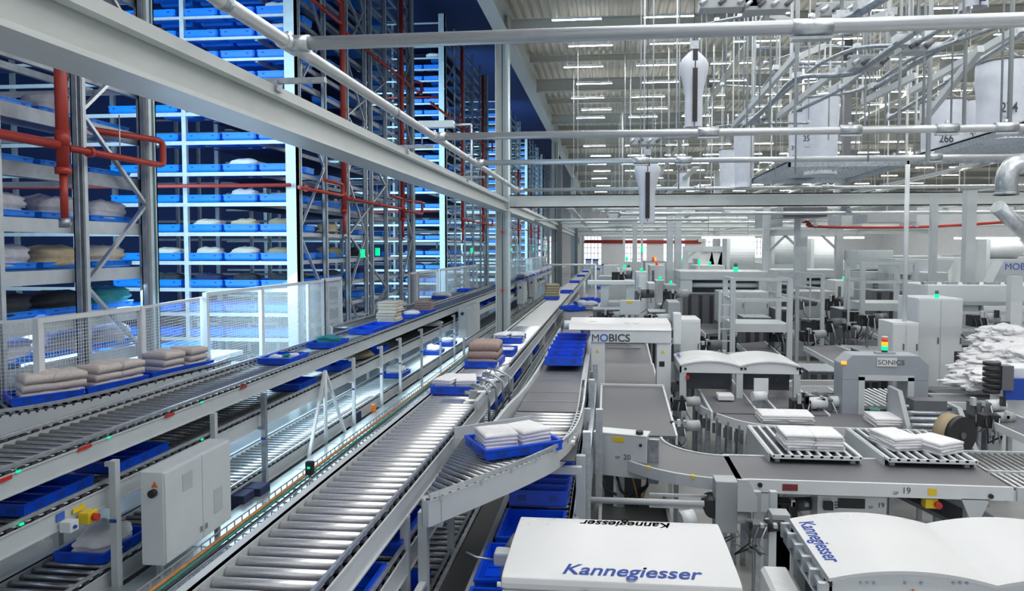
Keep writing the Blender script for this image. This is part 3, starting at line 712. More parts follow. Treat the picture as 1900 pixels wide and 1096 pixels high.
# sorter arm cluster with pneumatic cylinders at the start of the near rollers
o = thing('diverter_unit', 'steel diverter mechanism with rods and hoses on the main conveyor edge', 'machine', (-1.7, 9.3, 1.7))
for k in range(4):
    y = 9.0 + k * .42; MB().path([(-1.60 + .03 * k, y, 1.55), (-1.60 + .03 * k, y, 2.05), (-1.66, y + .02, 2.13), (-1.85, y + .05, 2.16)], .018, 8).build('hoop', 'galv', o)
    MB().tube((-1.95, y + .1, 2.04), (-1.62, y + .22, 2.02), .028, 8).build('cylinder', 'galvl', o)
    MB().box(-1.90, -1.78, y + .1, y + .2, 1.95, 2.06).build('valve_block', 'white' if k % 2 else 'grey', o)
MB().bar((-1.70, 8.6, 1.98), (-1.70, 11.4, 1.98), .05, .12).build('carrier_bar', 'lgrey', o)
m = MB()
for k in range(14): y = 9.2 + random.random() * 2; m.tube((-1.92 + random.random() * .3, y, 2.05), (-1.9 + random.random() * .3, y + .08, 2.12), .012, 6)
m.build('fittings', 'galvl', o)['kind'] = 'stuff'
# fence-side curve bringing beige towels in
o = thing('infeed_curve_conveyor', 'curved conveyor in front of the mesh fence carrying three beige towel trays', 'conveyor', (-7, 9, 1.6))
z = 1.95
Cn = smooth([W(x, y, z=z + .02) for x, y in ((425, 672), (394, 684), (303, 707), (202, 735), (101, 758), (0, 774), (-140, 790))], 6)
Cf = smooth([W(x, y, z=z + .02) for x, y in ((390, 664), (355, 668), (258, 682), (155, 701), (60, 722), (-45, 740), (-190, 752))], 6)
wallalong(MB(), Cn, -1 if False else 1, .03, -.24, .02).build('near_rail', 'lgrey', o)
wallalong(MB(), Cf, -1, .03, -.19, .02).build('far_rail', 'lgrey', o)
m = MB(); wallalong(m, Cn, 1, .025, .06, .10); m.build('guide_rail', 'galvl', o)
m = MB()
for i in range(0, len(Cn), 1): m.box(Cn[i].x - .03, Cn[i].x + .03, Cn[i].y - .03, Cn[i].y + .02, z + .021, z + .05)
m.build('roller_clips', 'gap', o)['kind'] = 'stuff'
surf([p - Vector((0, 0, .09)) for p in Cf], [p - Vector((0, 0, .09)) for p in Cn]).build('under_pan', 'gap', o)
ladder_rollers(o, Cf, Cn, 0, 1, 34, 'rollerd', .024, -.02)
for i in (4, 14, 24): MB().box(Cn[i].x - .04, Cn[i].x + .04, Cn[i].y - .04, Cn[i].y + .04, 0, z - .2).build('leg', 'grey', o)
# ------------------------------------------------------------------ blue trays on the lines
def mk_tray(w, l, h, rib=.028):
    def f():
        m = MB(); a, b = w / 2, l / 2; t = .022
        for x0, x1, y0, y1 in ((-a, a, -b, -b + t), (-a, a, b - t, b), (-a, -a + t, -b + t, b - t), (a - t, a, -b + t, b - t)): m.box(x0, x1, y0, y1, .012, h)
        m.box(-a + .02, a - .02, -b + .02, b - .02, 0, .018)
        # rim
        for x0, x1, y0, y1 in ((-a - .008, a + .008, -b - .008, -b), (-a - .008, a + .008, b, b + .008), (-a - .008, -a, -b, b), (a, a + .008, -b, b)): m.box(x0, x1, y0, y1, h - .022, h)
        for k in range(1, 4): y = -b + 2 * b * k / 4; m.box(-a + t, a - t, y - .010, y + .010, .018, rib)
        for k in range(1, 3): x = -a + 2 * a * k / 3; m.box(x - .008, x + .008, -b + t, b - t, .018, .028)
        n = len(m.f)
        for sy in (-1, 1):
            for x in (-a * .55, a * .55): m.box(x - .05, x + .05, sy * b - (.003 if sy < 0 else -.001), sy * b + (-.001 if sy < 0 else .003), h * .35, h * .72)
        for sx in (-1, 1):
            for y in (-b * .6, 0, b * .6): m.box(sx * a - (.003 if sx < 0 else -.001), sx * a + (-.001 if sx < 0 else .003), y - .05, y + .05, h * .35, h * .72)
        o = m.build('blue_tray', ['blue', 'bluep'], origin=(0, 0, 0))
        for i, p in enumerate(o.data.polygons): p.material_index = 1 if i >= n else 0
        return o
    return f
def tray(x, y, z, lab, rz=0, key='tray', w=.60, l=.78, h=.125, grp=None, tilt=None):
    return place(key, mk_tray(w, l, h, .065 if key == 'tray_m' else .028), (x, y, z), rz, lab, 'tray', grp, tilt=tilt)
def at(px, py, z): return W(px, py, z=z)
# folded cloth pieces
def mk_folded(c, w, d, h, seed, nm='folded_towel', layers=2, dent=.35, wave=.0):
    def f():
        m = MB(); NX, NY = 15, 9
        def top(u, v, t):
            e = max(abs(u), abs(v)) ; s = (1 - abs(u) ** 8) * (1 - abs(v) ** 8)
            mid = math.exp(-(u / .12) ** 2) * dent
            wv = wave * t * (.5 * math.sin(u * 3.1 + v * 1.3 + seed) + .5 * noise.noise(Vector((u * 3 + seed, v * 2.2, seed * 2)))) * s
            return t * (.72 + .28 * s) * (1 - mid) + .06 * h * noise.noise(Vector((u * 2 + seed, v * 2, seed))) + wv
        for L in range(layers):
            z0 = h * L / layers; t = h / layers
            off = .012 * noise.noise(Vector((L * 3.1, seed, 1))); vs = []
            sc_ = 1 - .03 * (L % 2) + .02 * noise.noise(Vector((L * 1.7, seed, 7)))
            for j in range(NY + 1):
                for i in range(NX + 1):
                    u = -1 + 2 * i / NX; v = -1 + 2 * j / NY
                    vs.append((u * w / 2 * sc_ * (1 - .04 * v * v) + off, v * d / 2 * sc_ * (1 - .03 * u * u), z0 + top(u, v, t)))
            nb = len(vs)
            for j in range(NY + 1):
                for i in range(NX + 1):
                    u = -1 + 2 * i / NX; v = -1 + 2 * j / NY
                    vs.append((u * w / 2 * sc_ * .97 + off, v * d / 2 * sc_ * .97, z0 + (0 if L == 0 else top(u, v, t) * .12)))
            fs = []
            I = lambda i, j: j * (NX + 1) + i
            for j in range(NY):
                for i in range(NX):
                    fs.append((I(i, j), I(i + 1, j), I(i + 1, j + 1), I(i, j + 1))); fs.append((nb + I(i, j), nb + I(i, j + 1), nb + I(i + 1, j + 1), nb + I(i + 1, j)))
            for i in range(NX):
                fs.append((nb + I(i, 0), nb + I(i + 1, 0), I(i + 1, 0), I(i, 0))); fs.append((I(i, NY), I(i + 1, NY), nb + I(i + 1, NY), nb + I(i, NY)))
            for j in range(NY):
                fs.append((I(0, j), I(0, j + 1), nb + I(0, j + 1), nb + I(0, j))); fs.append((nb + I(NX, j), nb + I(NX, j + 1), I(NX, j + 1), I(NX, j)))
            m.add(vs, fs, True)
        return m.build(nm, c, origin=(0, 0, 0))
    return f
def towel(key, c, x, y, z, rz, lab, w=.45, d=.5, h=.085, layers=2, dent=.25, nm='folded_towel', grp=None, cat='towel', wave=0.0, seed=0.0):
    return place('tw_' + key, mk_folded(c, w, d, h, len(key) * 1.3 + seed, nm, layers, dent, wave), (x, y, z), rz, lab, cat, grp)
# three trays of beige towels on the curve
for k, (x0, y0, x1, y1, nm) in enumerate(((22, 757, 158, 738, 'camera-side'), (163, 735, 277, 710, 'middle'), (282, 706, 398, 680, 'fence-corner'))):
    a = at(x0, y0, 1.95); b = at(x1, y1, 1.95); d = (b - a); an = math.atan2(d.y, d.x) - R90; nrm = Vector((-d.y, d.x, 0)).normalized(); ln = d.length
    c = (a + b) / 2 + nrm * .31
    tray(c.x, c.y, 1.955, 'blue tray of beige towels on the curve, %s one' % nm, an, 'tray_c%d' % k, .62, ln * .98, .12, 'blue trays on the towel curve')
    dd = d.normalized(); tw = ln * .38
    for s, q in ((-1, 0), (1, 1)):
        for L in range(3):
            p = c + dd * (s * tw * .5 + ln * .10) + nrm * .02
            towel('beige%d' % (L + 3 * q), 'beige', p.x + .012 * L, p.y, 2.0 + L * .108, an + R90 + .05 * (L - 1) + s * .03, 'beige folded towel, %s layer of the %s pile in the %s tray' % (['bottom', 'middle', 'top'][L], ['front', 'back'][q], nm), .41, .50, .118, 1, .12, grp='beige towels on the curve', wave=.22, seed=L * 1.7 + q * 4)
# upper fence-side deck
UZ = 1.925
def ontray(px, py, z, lab, **k):
    p = at(px, py, z); return tray(p.x, p.y, z, lab, **k), p
XL = (LL + LR) / 2
def ly(py, z, px=None, x=XL):
    # y of a point of the fence-side line seen at pixel column px
    return W(px, py, x=x).y
t1 = W(520, 676, z=UZ)
for k, (px, py, lab) in enumerate(((514, 672, 'blue tray with a few patterned cloths on the upper fence-side deck'), (604, 643, 'blue tray with teal garments on the upper fence-side deck'), (660, 618, 'empty blue tray just before the tall cream towels'), (693, 610, 'empty blue tray touching the tall cream towels'),
                                   (712, 603, 'blue tray under the tall cream towel pile'), (755, 589, 'blue tray holding a small white cloth before the brown towels'), (778, 581, 'blue tray under the brown towel pile'), (903, 531, 'blue tray under the cream pile before the steel column'))):
    p = W(px, py, z=UZ); tray(XL, p.y + .1, UZ, lab)
    if k == 0:
        for q in range(3): bundle('linen' if q != 1 else 'teal', 'linen' if q != 1 else 'teal', XL - .12 + .12 * q, p.y + .05 + .1 * q, UZ, q, ['white cloth', 'small teal cloth', 'folded white cloth'][q] + ' in the first blue tray of the upper deck', None, .25, .2, .08)
    if k == 1: bundle('teal', 'teal', XL, p.y + .1, UZ, .4, 'teal garment lying in the second blue tray of the upper deck', None, .5, .45, .17)
    if k == 4:
        for L in range(7): towel('cream%d' % (L % 2), 'cream', XL + .02 * math.sin(L * 2), p.y + .1 + .02 * L * (L > 3), UZ + .02 + L * .088, .05 * math.sin(L * 3), 'cream towel, %s from the bottom of the tall leaning pile' % ORD[L], .56, .6, .095, 2, .05, grp='tall cream towel pile')
    if k == 5: bundle('linen', 'linen', XL, p.y + .1, UZ, .4, 'small white cloth in the tray before the brown towels', None, .5, .4, .16)
    if k == 6:
        for L in range(4): towel('brown%d' % (L % 2), 'brown', XL, p.y + .15, UZ + .02 + L * .088, .04 * L, 'brown towel, %s from the bottom of the pile on the upper deck' % ORD[L], .56, .6, .095, 2, .05, grp='brown towels on the upper deck')
    if k == 7:
        for L in range(7): towel('cream%d' % (L % 2), 'cream' if L > 2 else 'khaki', XL, p.y + .1, UZ + .02 + L * .088, .04 * math.sin(L), '%s towel, %s from the bottom of the pile before the steel column' % ('cream' if L > 2 else 'olive', ORD[L]), .56, .6, .095, 2, .05, grp='cream pile before the steel column')
# second, parallel lane behind with lilac linen and trays
for k, (px, py, col) in enumerate(((750, 580, 'lilac'), (806, 553, 'linen'), (838, 540, None))):
    p = W(px, py, x=-7.0); zz = 1.93
    yv = W(px, py, z=zz).y
    tray(-6.98, yv, zz, '%s on the outer lane by the fence' % ['blue tray with grey linen', 'blue tray with white linen', 'empty blue tray'][k])
    if col: bundle(col, col, -6.98, yv, zz, .2, '%s linen heap on the outer lane by the fence' % ('grey' if k == 0 else 'white'), None, .6, .8, .34 if k == 0 else .2)
straight('roller_conveyor', 'short outer lane of rollers between upper deck and mesh fence', -7.32, -6.60, 17.5, 36, 1.92, .15, .03, (0, 0), 'rollerd', nmax=50, legs=[(-6.9, 19), (-6.9, 26), (-6.9, 34)])
# after the column
yv = W(955, 519, z=UZ).y
for k in range(14):
    y = yv + 1.0 + k * 2.1
    tray(XL, y, UZ, 'blue tray past the steel column, %s in the line' % ORD[k], grp='trays past the steel column')
    if k == 0:
        for L in range(3): towel('brown%d' % (L % 2), 'brown', XL, y, UZ + .02 + L * .088, 0, 'brown towel, %s layer, just past the steel column' % ['bottom', 'middle', 'top'][L], .56, .6, .095, 2, .05, grp='brown towels past the column')
    else: bundle('linen', 'linen', XL, y, UZ, k, 'white linen heap past the steel column, %s in the line' % ORD[k], 'white heaps past the steel column', .62, .7, .3)
# middle deck trays
for k, (px, py, lab) in enumerate(((262, 855, 'empty ribbed blue tray on the middle deck behind the short post'), (75, 925, 'empty ribbed blue tray on the middle deck above the yellow stop button'), (555, 716, 'blue tray on the middle deck by the white tripod brace'), (640, 682, 'blue tray on the middle deck under the teal garments'), (703, 652, 'blue tray on the middle deck under the cream pile'), (925, 570, 'blue tray on the middle deck beside the steel column'))):
    p = W(px, py, z=1.40); tray(XL, p.y, 1.385, lab, l=.9 if k < 2 else .78, key='tray_m' if k < 2 else 'tray')
for k, (px, py, col) in enumerate(((860, 605, 'linen'), (720, 665, 'khaki'))):
    p = W(px, py, z=1.40); bundle(col, col, XL, p.y, 1.37, .3, '%s linen on the middle deck %s' % (('white', 'by the steel column') if k == 0 else ('olive', 'under the cream pile')), None, .7, .8, .15)
for k in range(10):
    tray(XL, 27 + k * 2.4, 1.385, 'blue tray on the middle deck past the steel column, %s one' % ORD[k], grp='middle deck trays past the column')
# lowest deck trays
for k, (px, py, lab) in enumerate(((195, 1018, 'blue tray with white laundry on the lowest deck by the grey cabinet'), (728, 696, 'blue tray with white laundry on the lowest deck past the tripod'), (808, 655, 'blue tray with white linen low behind the posts'), (838, 640, 'blue tray with grey linen low before the far cabinet'))):
    z_ = .44
    p = W(px, py, z=z_)
    xx, yv = (XL, W(px, py, x=XL).y) if k == 0 else (XL, p.y)
    yv = min(p.y, 60)
    if k: xx = p.x
    tray(XL, yv, z_, lab); bundle('linen' if k < 3 else 'lilac', 'linen' if k < 3 else 'lilac', XL, yv, z_, .3, ['rumpled white laundry in the lowest tray by the grey cabinet', 'white laundry low past the tripod', 'white linen low behind the posts', 'grey linen low before the far cabinet'][k], None, .52, .62, .22)
# dark floor boxes under the decks
for k, (px, py) in enumerate(((440, 945), (470, 930), (650, 780))):
    p = W(px, py + 20, z=0); o = MB().box(p.x - .2, p.x + .2, p.y - .15, p.y + .15, 0, .42).build('crate', 'navy', bevel=.01)
    tag(o, 'dark blue crate on the floor under the decks, %s one beyond the grey cabinet' % ORD[k], 'crate', 'dark crates under the decks')
# main line trays
def mtray(px, py, lab, **k):
    p = W(px, py, z=MZ + .01); tray(p.x, p.y, MZ + .005, lab, **k); return p
p = mtray(848, 722, 'blue tray with open white linen at the start of the shiny rollers', l=.8)
for s in (-1, 1):
    for L in range(3): towel('open%d' % (L % 2), 'linen', p.x + s * .13, p.y + .02, MZ + .03 + L * .055, s * .18, 'white folded sheet, %s layer of the %s half in the roller-start tray' % (['bottom', 'middle', 'top'][L], 'left' if s < 0 else 'right'), .30, .62, .06, 2, .0, grp='white sheets at the roller start')
p = mtray(901, 676, 'blue tray under the two-tone taupe towels on the main conveyor', l=.74)
for L in range(3): towel('taupe%d' % (L % 2), 'brown', p.x, p.y + .02 * L, MZ + .03 + L * .135, .05 * (L - 1), 'taupe towel, %s layer on the main conveyor' % ['bottom', 'middle', 'top'][L], .56, .66, .15, 1, .0, grp='taupe towels on the main conveyor')
p = mtray(936, 656, 'half-hidden blue tray behind the taupe towels', l=.6, w=.45, key='tray_s')
towel('flat', 'linen', p.x, p.y, MZ + .03, 0, 'flat white sheet in the tray behind the taupe towels', .38, .5, .09, 2, .1)
p = mtray(948, 632, 'blue tray with butterfly-folded white linen on the main conveyor')
for s in (-1, 1): towel('bf', 'linen', p.x + s * .14, p.y, MZ + .03, s * .25, 'white linen wing, %s half of the butterfly fold' % ('left' if s < 0 else 'right'), .30, .6, .17, 3, .0)
p = mtray(1024, 555, 'blue tray under the olive towels far down the main conveyor')
for L in range(6): towel('khaki%d' % (L % 2), 'khaki', p.x, p.y + .05 * L, MZ + .03 + L * .1, .03 * L, 'olive towel, %s from the bottom of the pile on the main conveyor' % ORD[L], .6, .75, .11, 1, .0, grp='olive towels on the main conveyor')
p = mtray(1052, 543, 'empty blue tray beyond the olive towels')
for k in range(4): tray(-2.1, 42 + k * 9.5, MZ, 'blue tray far down the main conveyor, %s one' % ORD[k], grp='far trays on the main conveyor')
# trays on the lower main deck
for k, (px, py) in enumerate(((740, 1012), (705, 1085), (812, 1020), (745, 985))):
    p = W(px, py, z=1.13)
    x_ = -2.04
    tray(x_, [5.9, 4.75, 7.4, 9.0][k], (1.405, 1.405, 1.405, 1.405)[k], 'blue tray on the lower deck below the main rollers, %s one' % ORD[k], grp='trays on the lower main deck')
for k, (px, py) in enumerate(((1066, 722), (1010, 665), (962, 700))):
    tray(-2.08, [11.2, 13.5, 17][k], 1.405, 'blue tray farther along the middle deck under the main rollers, %s one' % ORD[k], grp='low trays under the main line')
tray(-2.1, 6.3, .605, 'blue tray on the bottom deck under the main rollers')
# nested empty trays: on the branch and on the return line
b0 = W(1052, 690, z=1.95)
for k in range(6):
    tray(-.76, 11.75 + k * .56, 1.99 + .05 * (k > 0), 'empty blue tray in the overlapping row before the MOBICS gate, %s of six'.replace('MOBICS', 'white') % ORD[k], key='tray_n', w=.62, l=.70, h=.15, grp='overlapping trays on the branch', tilt=(math.radians(-6) , 0))
for k in range(11):
    tray(-.76, 7.55 + k * .21, 1.08 + .055, 'empty blue tray nested on the low return line, %s from the open one' % ORD[k], key='tray_r', w=.63, l=.62, h=.17, grp='nested trays on the low return line', tilt=(math.radians(-13), 0))
tray(-.76, 6.75, 1.06, 'open empty blue tray at the end of the nested row, by the white cover', key='tray_r2', w=.63, l=.72, h=.17)
for k in range(2): tray(-.80, 5.9 - k * .85, 1.06, ['empty blue tray beside the white hood edge', 'empty blue tray at the bottom beside the white hood'][k], key='tray_r2', w=.63, l=.72, h=.17)
# white folded sheets in the tray on the merging branch
c = W(952, 832, z=1.95); an = math.radians(-62)
tray(c.x, c.y, 1.955, 'blue tray with crisp white sheets on the merging curve', math.radians(-58), 'tray_b', .60, .82, .11)
ax = Vector((math.cos(math.radians(32)), math.sin(math.radians(32)), 0))
for s in (-1, 1):
    for L in range(5):
        towel('crisp%d' % (L % 2), 'linen', c.x + ax.x * s * .17 - .02, c.y + ax.y * s * .17 + .02, 1.985 + L * .036, math.radians(32) + s * .12 + .03 * math.sin(L * 2), 'crisp white sheet, %s of the %s pile in the curve tray' % (ORD[L], 'left' if s < 0 else 'right'), .36, .42, .04, 1, .0, grp='crisp white sheets in the curve tray')
# ------------------------------------------------------------------ grey switch cabinet by the decks
o = thing('switch_cabinet', 'grey two-door switch cabinet mounted low before the conveyor decks', 'cabinet', (-5.0, 8.1, .5))
x0, x1, y0, y1, z0, z1 = -5.166, -4.90, 7.02, 8.35, .48, 1.53
MB().box(x0, x1, y0, y1, z0, z1).build('body', 'white', o, bevel=.008)
for k, (ya, yb) in enumerate(((y0 + .015, y0 + .70), (y0 + .71, y1 - .015))):
    d = MB().box(x1, x1 + .018, ya, yb, z0 + .02, z1 - .02).build('door', 'white', o, bevel=.004)
    yy = ya + (.30 if k == 0 else .22); zz = z1 - .33 if k == 0 else z0 + .22
    MB().box(x1 + .018, x1 + .024, yy, yy + .19, zz, zz + .20 + .1 * k).build('label_plate', 'lgrey', d, bevel=.002)
    MB().box(x1 + .02, x1 + .035, yb - .06 if k == 0 else ya + .03, yb - .03 if k == 0 else ya + .06, z0 + .12, z0 + .18).build('lock', 'galv', d)
MB().tube((x0 + .16, y0, 1.30), (x0 + .16, y0 - .05, 1.30), .045, 14).build('rotary_switch', 'black', o)
m = MB(); m.prism([(x0 + .13, 1.36), (x0 + .21, 1.36), (x0 + .17, 1.43)], y0 - .004, y0 - .001, 'y'); m.build('warning_triangle', 'orange', o)
for y in (y0 + .1, y1 - .1): MB().box(-5.05, -5.0, y - .03, y + .03, 0, .48).build('leg', 'galv', o)
o = thing('switch_cabinet', 'narrow grey switch cabinet before the decks, near the steel column', 'cabinet', (-5.05, 21, .5))
ya = W(866, 600, x=-4.9).y; yb = W(890, 600, x=-4.9).y
MB().box(-5.2, -4.9, ya, yb, .9, 1.95).build('body', 'lgrey', o, bevel=.01); MB().box(-4.9, -4.88, ya + .05, yb - .05, .93, 1.92).build('door', 'lgrey', o)
MB().tube((-5.05, ya, 1.75), (-5.05, ya - .06, 1.75), .05, 12).build('rotary_switch', 'black', o); MB().box(-5.07, -5.0, ya + .1, ya + .2, 0, .9).build('leg', 'galv', o)
for k, px in enumerate((972, 992)):
    ya = W(px, 560, x=-4.9).y
    o = thing('switch_cabinet', 'grey switch cabinet past the steel column, %s of two' % ORD[k], 'cabinet', (-5.05, ya, .5))
    MB().box(-5.3, -4.9, ya, ya + 1.6, .8, 2.0).build('body', 'lgrey', o, bevel=.01); MB().tube((-5.1, ya, 1.75), (-5.1, ya - .06, 1.75), .06, 12).build('rotary_switch', 'black', o); MB().box(-5.15, -5.05, ya + .5, ya + .6, 0, .8).build('leg', 'galv', o)
# emergency stop on the middle deck side
o = thing('emergency_stop', 'yellow emergency stop box with a red mushroom button on the deck side', 'switch', (-5.44, 6.9, 1.2))
p = W(152, 962, x=-5.4)
MB().box(-5.44, -5.32, p.y - .01, p.y + .13, p.z - .06, p.z + .06).build('box', 'yellow', o, bevel=.008)
MB().tube((-5.32, p.y + .06, p.z), (-5.27, p.y + .06, p.z), .038, 14).build('button', 'redp', o)
MB().box(-5.45, -5.442, p.y - .06, p.y + .10, p.z + .07, p.z + .12).build('sign_plate', 'yellow', o)
o = thing('push_button_box', 'small white button box beside the yellow emergency stop', 'switch', (-5.44, 6.7, 1.1))
p = W(124, 976, x=-5.4)
MB().box(-5.44, -5.32, p.y - .05, p.y + .06, p.z - .05, p.z + .06).build('box', 'white', o, bevel=.006)
MB().tube((-5.32, p.y, p.z), (-5.3, p.y, p.z), .018, 12).build('button', 'bluep', o)
p = W(112, 958, x=-5.455); o = MB().box(-5.455, -5.45, p.y - .05, p.y + .05, p.z - .04, p.z + .04).build('sign_plate', 'txt'); tag(o, 'small blue sign plate on the deck side left of the white button box'.replace('left of', 'beside'), 'sign')
# green indicator LEDs along the rails
for k, (px, py) in enumerate(((202, 811), (375, 815), (374, 746), (40, 972), (34, 874))):
    p = W(px, py, x=-5.445); o = MB().box(-5.452, -5.436, p.y - .02, p.y + .02, p.z - .01, p.z + .01).build('indicator_lamp', 'gl')
    tag(o, 'tiny green indicator on the fence-side conveyor rails, %s one' % ORD[k], 'lamp', 'green indicators on the rails')
for k, (px, py) in enumerate(((158, 830), (315, 770), (6, 890), (452, 718))):
    p = W(px, py, x=-5.443); o = MB().box(-5.448, -5.44, p.y - .09, p.y + .09, p.z - .018, p.z + .018).build('type_label', 'redp')
    tag(o, 'small red label on the upper deck side rail, %s one' % ORD[k], 'label', 'red labels on the upper deck')
# ------------------------------------------------------------------ cable tray and low deck between the lines
o = thing('cable_tray', 'wire cable tray with orange cables along the fence-side decks', 'cable tray', (-4.6, 5, .75))
X0 = -4.27; zc = .80
m = MB(); 
for xx in (X0, X0 + .28): m.box(xx, xx + .012, 3.5, 60, zc, zc + .012); m.box(xx, xx + .012, 3.5, 60, zc + .08, zc + .092)
y = 3.5
while y < 22: m.box(X0, X0 + .29, y, y + .012, zc, zc + .01); m.box(X0, X0 + .01, y, y + .012, zc, zc + .09); m.box(X0 + .28, X0 + .29, y, y + .012, zc, zc + .09); y += .16
m.build('wire_tray', 'galvl', o)
MB().path([(X0 + .06 + .01 * math.sin(k), 3.5 + k * 1.5, zc + .04) for k in range(34)], .022, 6).build('cable', 'copper', o)
MB().path([(X0 + .12 + .012 * math.cos(k), 3.5 + k * 1.5, zc + .03) for k in range(34)], .016, 6).build('cable', 'green', o)
MB().path([(X0 + .18 + .012 * math.cos(k * 2), 3.5 + k * 1.5, zc + .03) for k in range(34)], .016, 6).build('cable', 'black', o)
y = 4.2
for k in range(14): MB().box(X0 + .1, X0 + .14, y, y + .04, 0, zc).build('foot', 'galvl', o); y += 2.2
o = thing('service_deck', 'shiny pale metal walking deck between the two conveyor lines', 'deck', (-3.9, 4, 0))
MB().box(-5.3, -2.75, 3.4, 60, .26, .30).build('deck_plate', 'gfloor', o)
m = MB(); y = 3.4
while y < 60: m.box(-5.3, -2.75, y, y + .02, .30, .306); y += 1.5
m.build('deck_joint', 'galv', o)
m = MB(); 
for xx in (-4.1, -3.3): m.box(xx, xx + .05, 3.4, 60, .30, .36)
m.build('deck_rail', 'galvl', o)
for k, (px, py, mm, lab) in enumerate(((575, 868, 'black', 'small dark sensor on a stand by the cable tray'), (693, 757, 'orange', 'orange photo sensor beside the lowest deck'))):
    x_ = -4.0 if k == 0 else -5.3
    p = W(px, py, x=x_); o = thing('sensor', lab, 'sensor', (p.x, p.y, 0))
    MB().box(p.x - .05, p.x + .05, p.y - .04, p.y + .04, p.z - .09, p.z + .09).build('housing', mm, o, bevel=.008)
    MB().tube((p.x, p.y, .3), (p.x, p.y, p.z - .09), .018, 8).build('stand', 'galv', o)
    if k == 0: MB().box(p.x - .02, p.x + .02, p.y - .045, p.y - .04, p.z, p.z + .03).build('lamp', 'gl', o)
# ------------------------------------------------------------------ mesh fence
def fence_panel(p, q, z0, z1, lab, dense=.05, solid=False, bar_=.045):
    p = Vector(p); q = Vector(q); o = thing('fence_panel', lab, 'fence', (p.x, p.y, 0), 'mesh fence panels')
    d = (q - p); n = max(2, int(d.length / dense)); w = .0055
    P = lambda t, z: (p.x + d.x * t, p.y + d.y * t, z)
    f = MB(); f.bar(P(0, z1), P(1, z1), bar_, bar_); f.bar(P(0, z0), P(1, z0), bar_, bar_); f.bar(P(.01, z0), P(.01, z1), bar_, bar_, (1, 0, 0)); f.bar(P(.99, z0), P(.99, z1), bar_, bar_, (1, 0, 0))
    f.build('panel_frame', 'white', o)
    m = MB()
    if solid: m.bar(P(0.02, (z0 + z1) / 2), P(.98, (z0 + z1) / 2), .008, z1 - z0 - .05); m.build('clear_infill', 'glass', o); m = MB()
    for k in range(1, n): m.bar(P(k / n, z0), P(k / n, z1), w, w, (1, 0, 0))
    nz = int((z1 - z0) / dense)
    for k in range(1, nz): zz = z0 + (z1 - z0) * k / nz; m.bar(P(0, zz), P(1, zz), w, w)
    m.build('wire_mesh', 'white', o)
    MB().box(p.x - .045, p.x + .045, p.y - .045, p.y + .045, 0, z1 + .03).build('post', 'white', o)
    return o
FX = -7.72
ys = [W(px, 600, x=FX).y for px in (36, 70, 262, 372)]
fz = 3.02
FL = ['beside the first beige tray', 'behind the beige towel trays', 'in front of the first rack corner post']
fence_panel((FX - .5, ys[0] - .0, 0), (FX, ys[1], 0), .9, fz, 'narrow white mesh fence panel at the start of the fence', .05)
fence_panel((FX, ys[1], 0), (FX, ys[2], 0), .9, fz, 'wide white mesh fence panel behind the first two beige tray loads', .05, bar_=.07)
fence_panel((FX, ys[2], 0), (FX - .35, W(376, 600, x=FX - .35).y, 0), .9, fz, 'white mesh fence panel set back behind the third beige tray load', .05)
F2 = -7.95
y2 = [W(px, 560, x=F2).y for px in (382, 485, 572, 600, 632, 655)]
for k in range(3): fence_panel((F2, y2[k], 0), (F2, y2[k + 1], 0), .9, 3.1, 'white mesh fence panel across the first bright aisle, %s section' % ORD[k], .05, solid=(k > 0), bar_=.07)
fence_panel((F2, y2[3], 0), (F2, y2[4], 0), .9, 3.12, 'white fence gate past the first bright aisle', .06, solid=True, bar_=.09)
for k, (a, b) in enumerate(((760, 772), (775, 812), (815, 866), (870, 885), (945, 955), (958, 970), (975, 985), (986, 1000), (1001, 1012))):
    ya = W(a, 520, x=F2).y; yb = W(b, 520, x=F2).y
    fence_panel((F2, ya, 0), (F2, yb, 0), .9, 3.0, 'far white mesh fence panel down the rack side, %s one' % ORD[k], .12, solid=k in (1, 2, 4, 6), bar_=.09)
# pale machinery and lit trays behind the fence
o = thing('lift_conveyor', 'pale conveyor with bright blue trays behind the fence in the first aisle', 'conveyor', (-10, 13, 1))
MB().box(-13, -8.2, 13.4, 14.6, 1.62, 1.72).build('bed', 'rackw', o); MB().box(-13, -8.2, 13.3, 13.38, 1.55, 1.82).build('side_rail', 'white', o)
for x in (-12.5, -10.5, -8.6): MB().box(x, x + .08, 13.4, 13.5, 0, 1.6).build('leg', 'white', o)
for k in range(3): rt(-9.2 - k * 1.3, 14.0, 1.74, 0, 'bright blue tray behind the fence in the first aisle, %s from the fence' % ORD[k], 'trays behind the fence')
o = thing('floor_conveyor', 'white floor-level conveyor inside the nearest rack behind the fence', 'conveyor', (-10, 8, 1))
MB().box(-12.5, -8.35, 8.2, 10.2, 1.42, 1.5).build('bed', 'white', o); MB().box(-12.5, -8.35, 8.1, 8.18, 1.3, 1.56).build('side_rail', 'white', o)
MB().box(-12.5, -8.35, 10.3, 11.8, 1.05, 1.12).build('bed', 'white', o)
for x in (-12, -10, -8.6): MB().box(x, x + .08, 8.2, 8.3, 0, 1.42).build('leg', 'white', o)
for k in range(9):
    x = -9.2 - (k % 3) * 1.6; y = 19.5 + (k // 3) * 3.2
    o = thing('pallet_frame', 'white steel frame at the foot of the second rack, %s one' % ORD[k], 'frame', (x, y, 0), 'white frames at the foot of the racks')
    m = MB()
    for dx in (0, .9): m.box(x + dx, x + dx + .07, y, y + .07, 0, 1.75)
    m.box(x, x + .97, y, y + .07, 1.7, 1.78); m.box(x, x + .97, y, y + .07, .8, .86); m.build('frame', 'white', o)
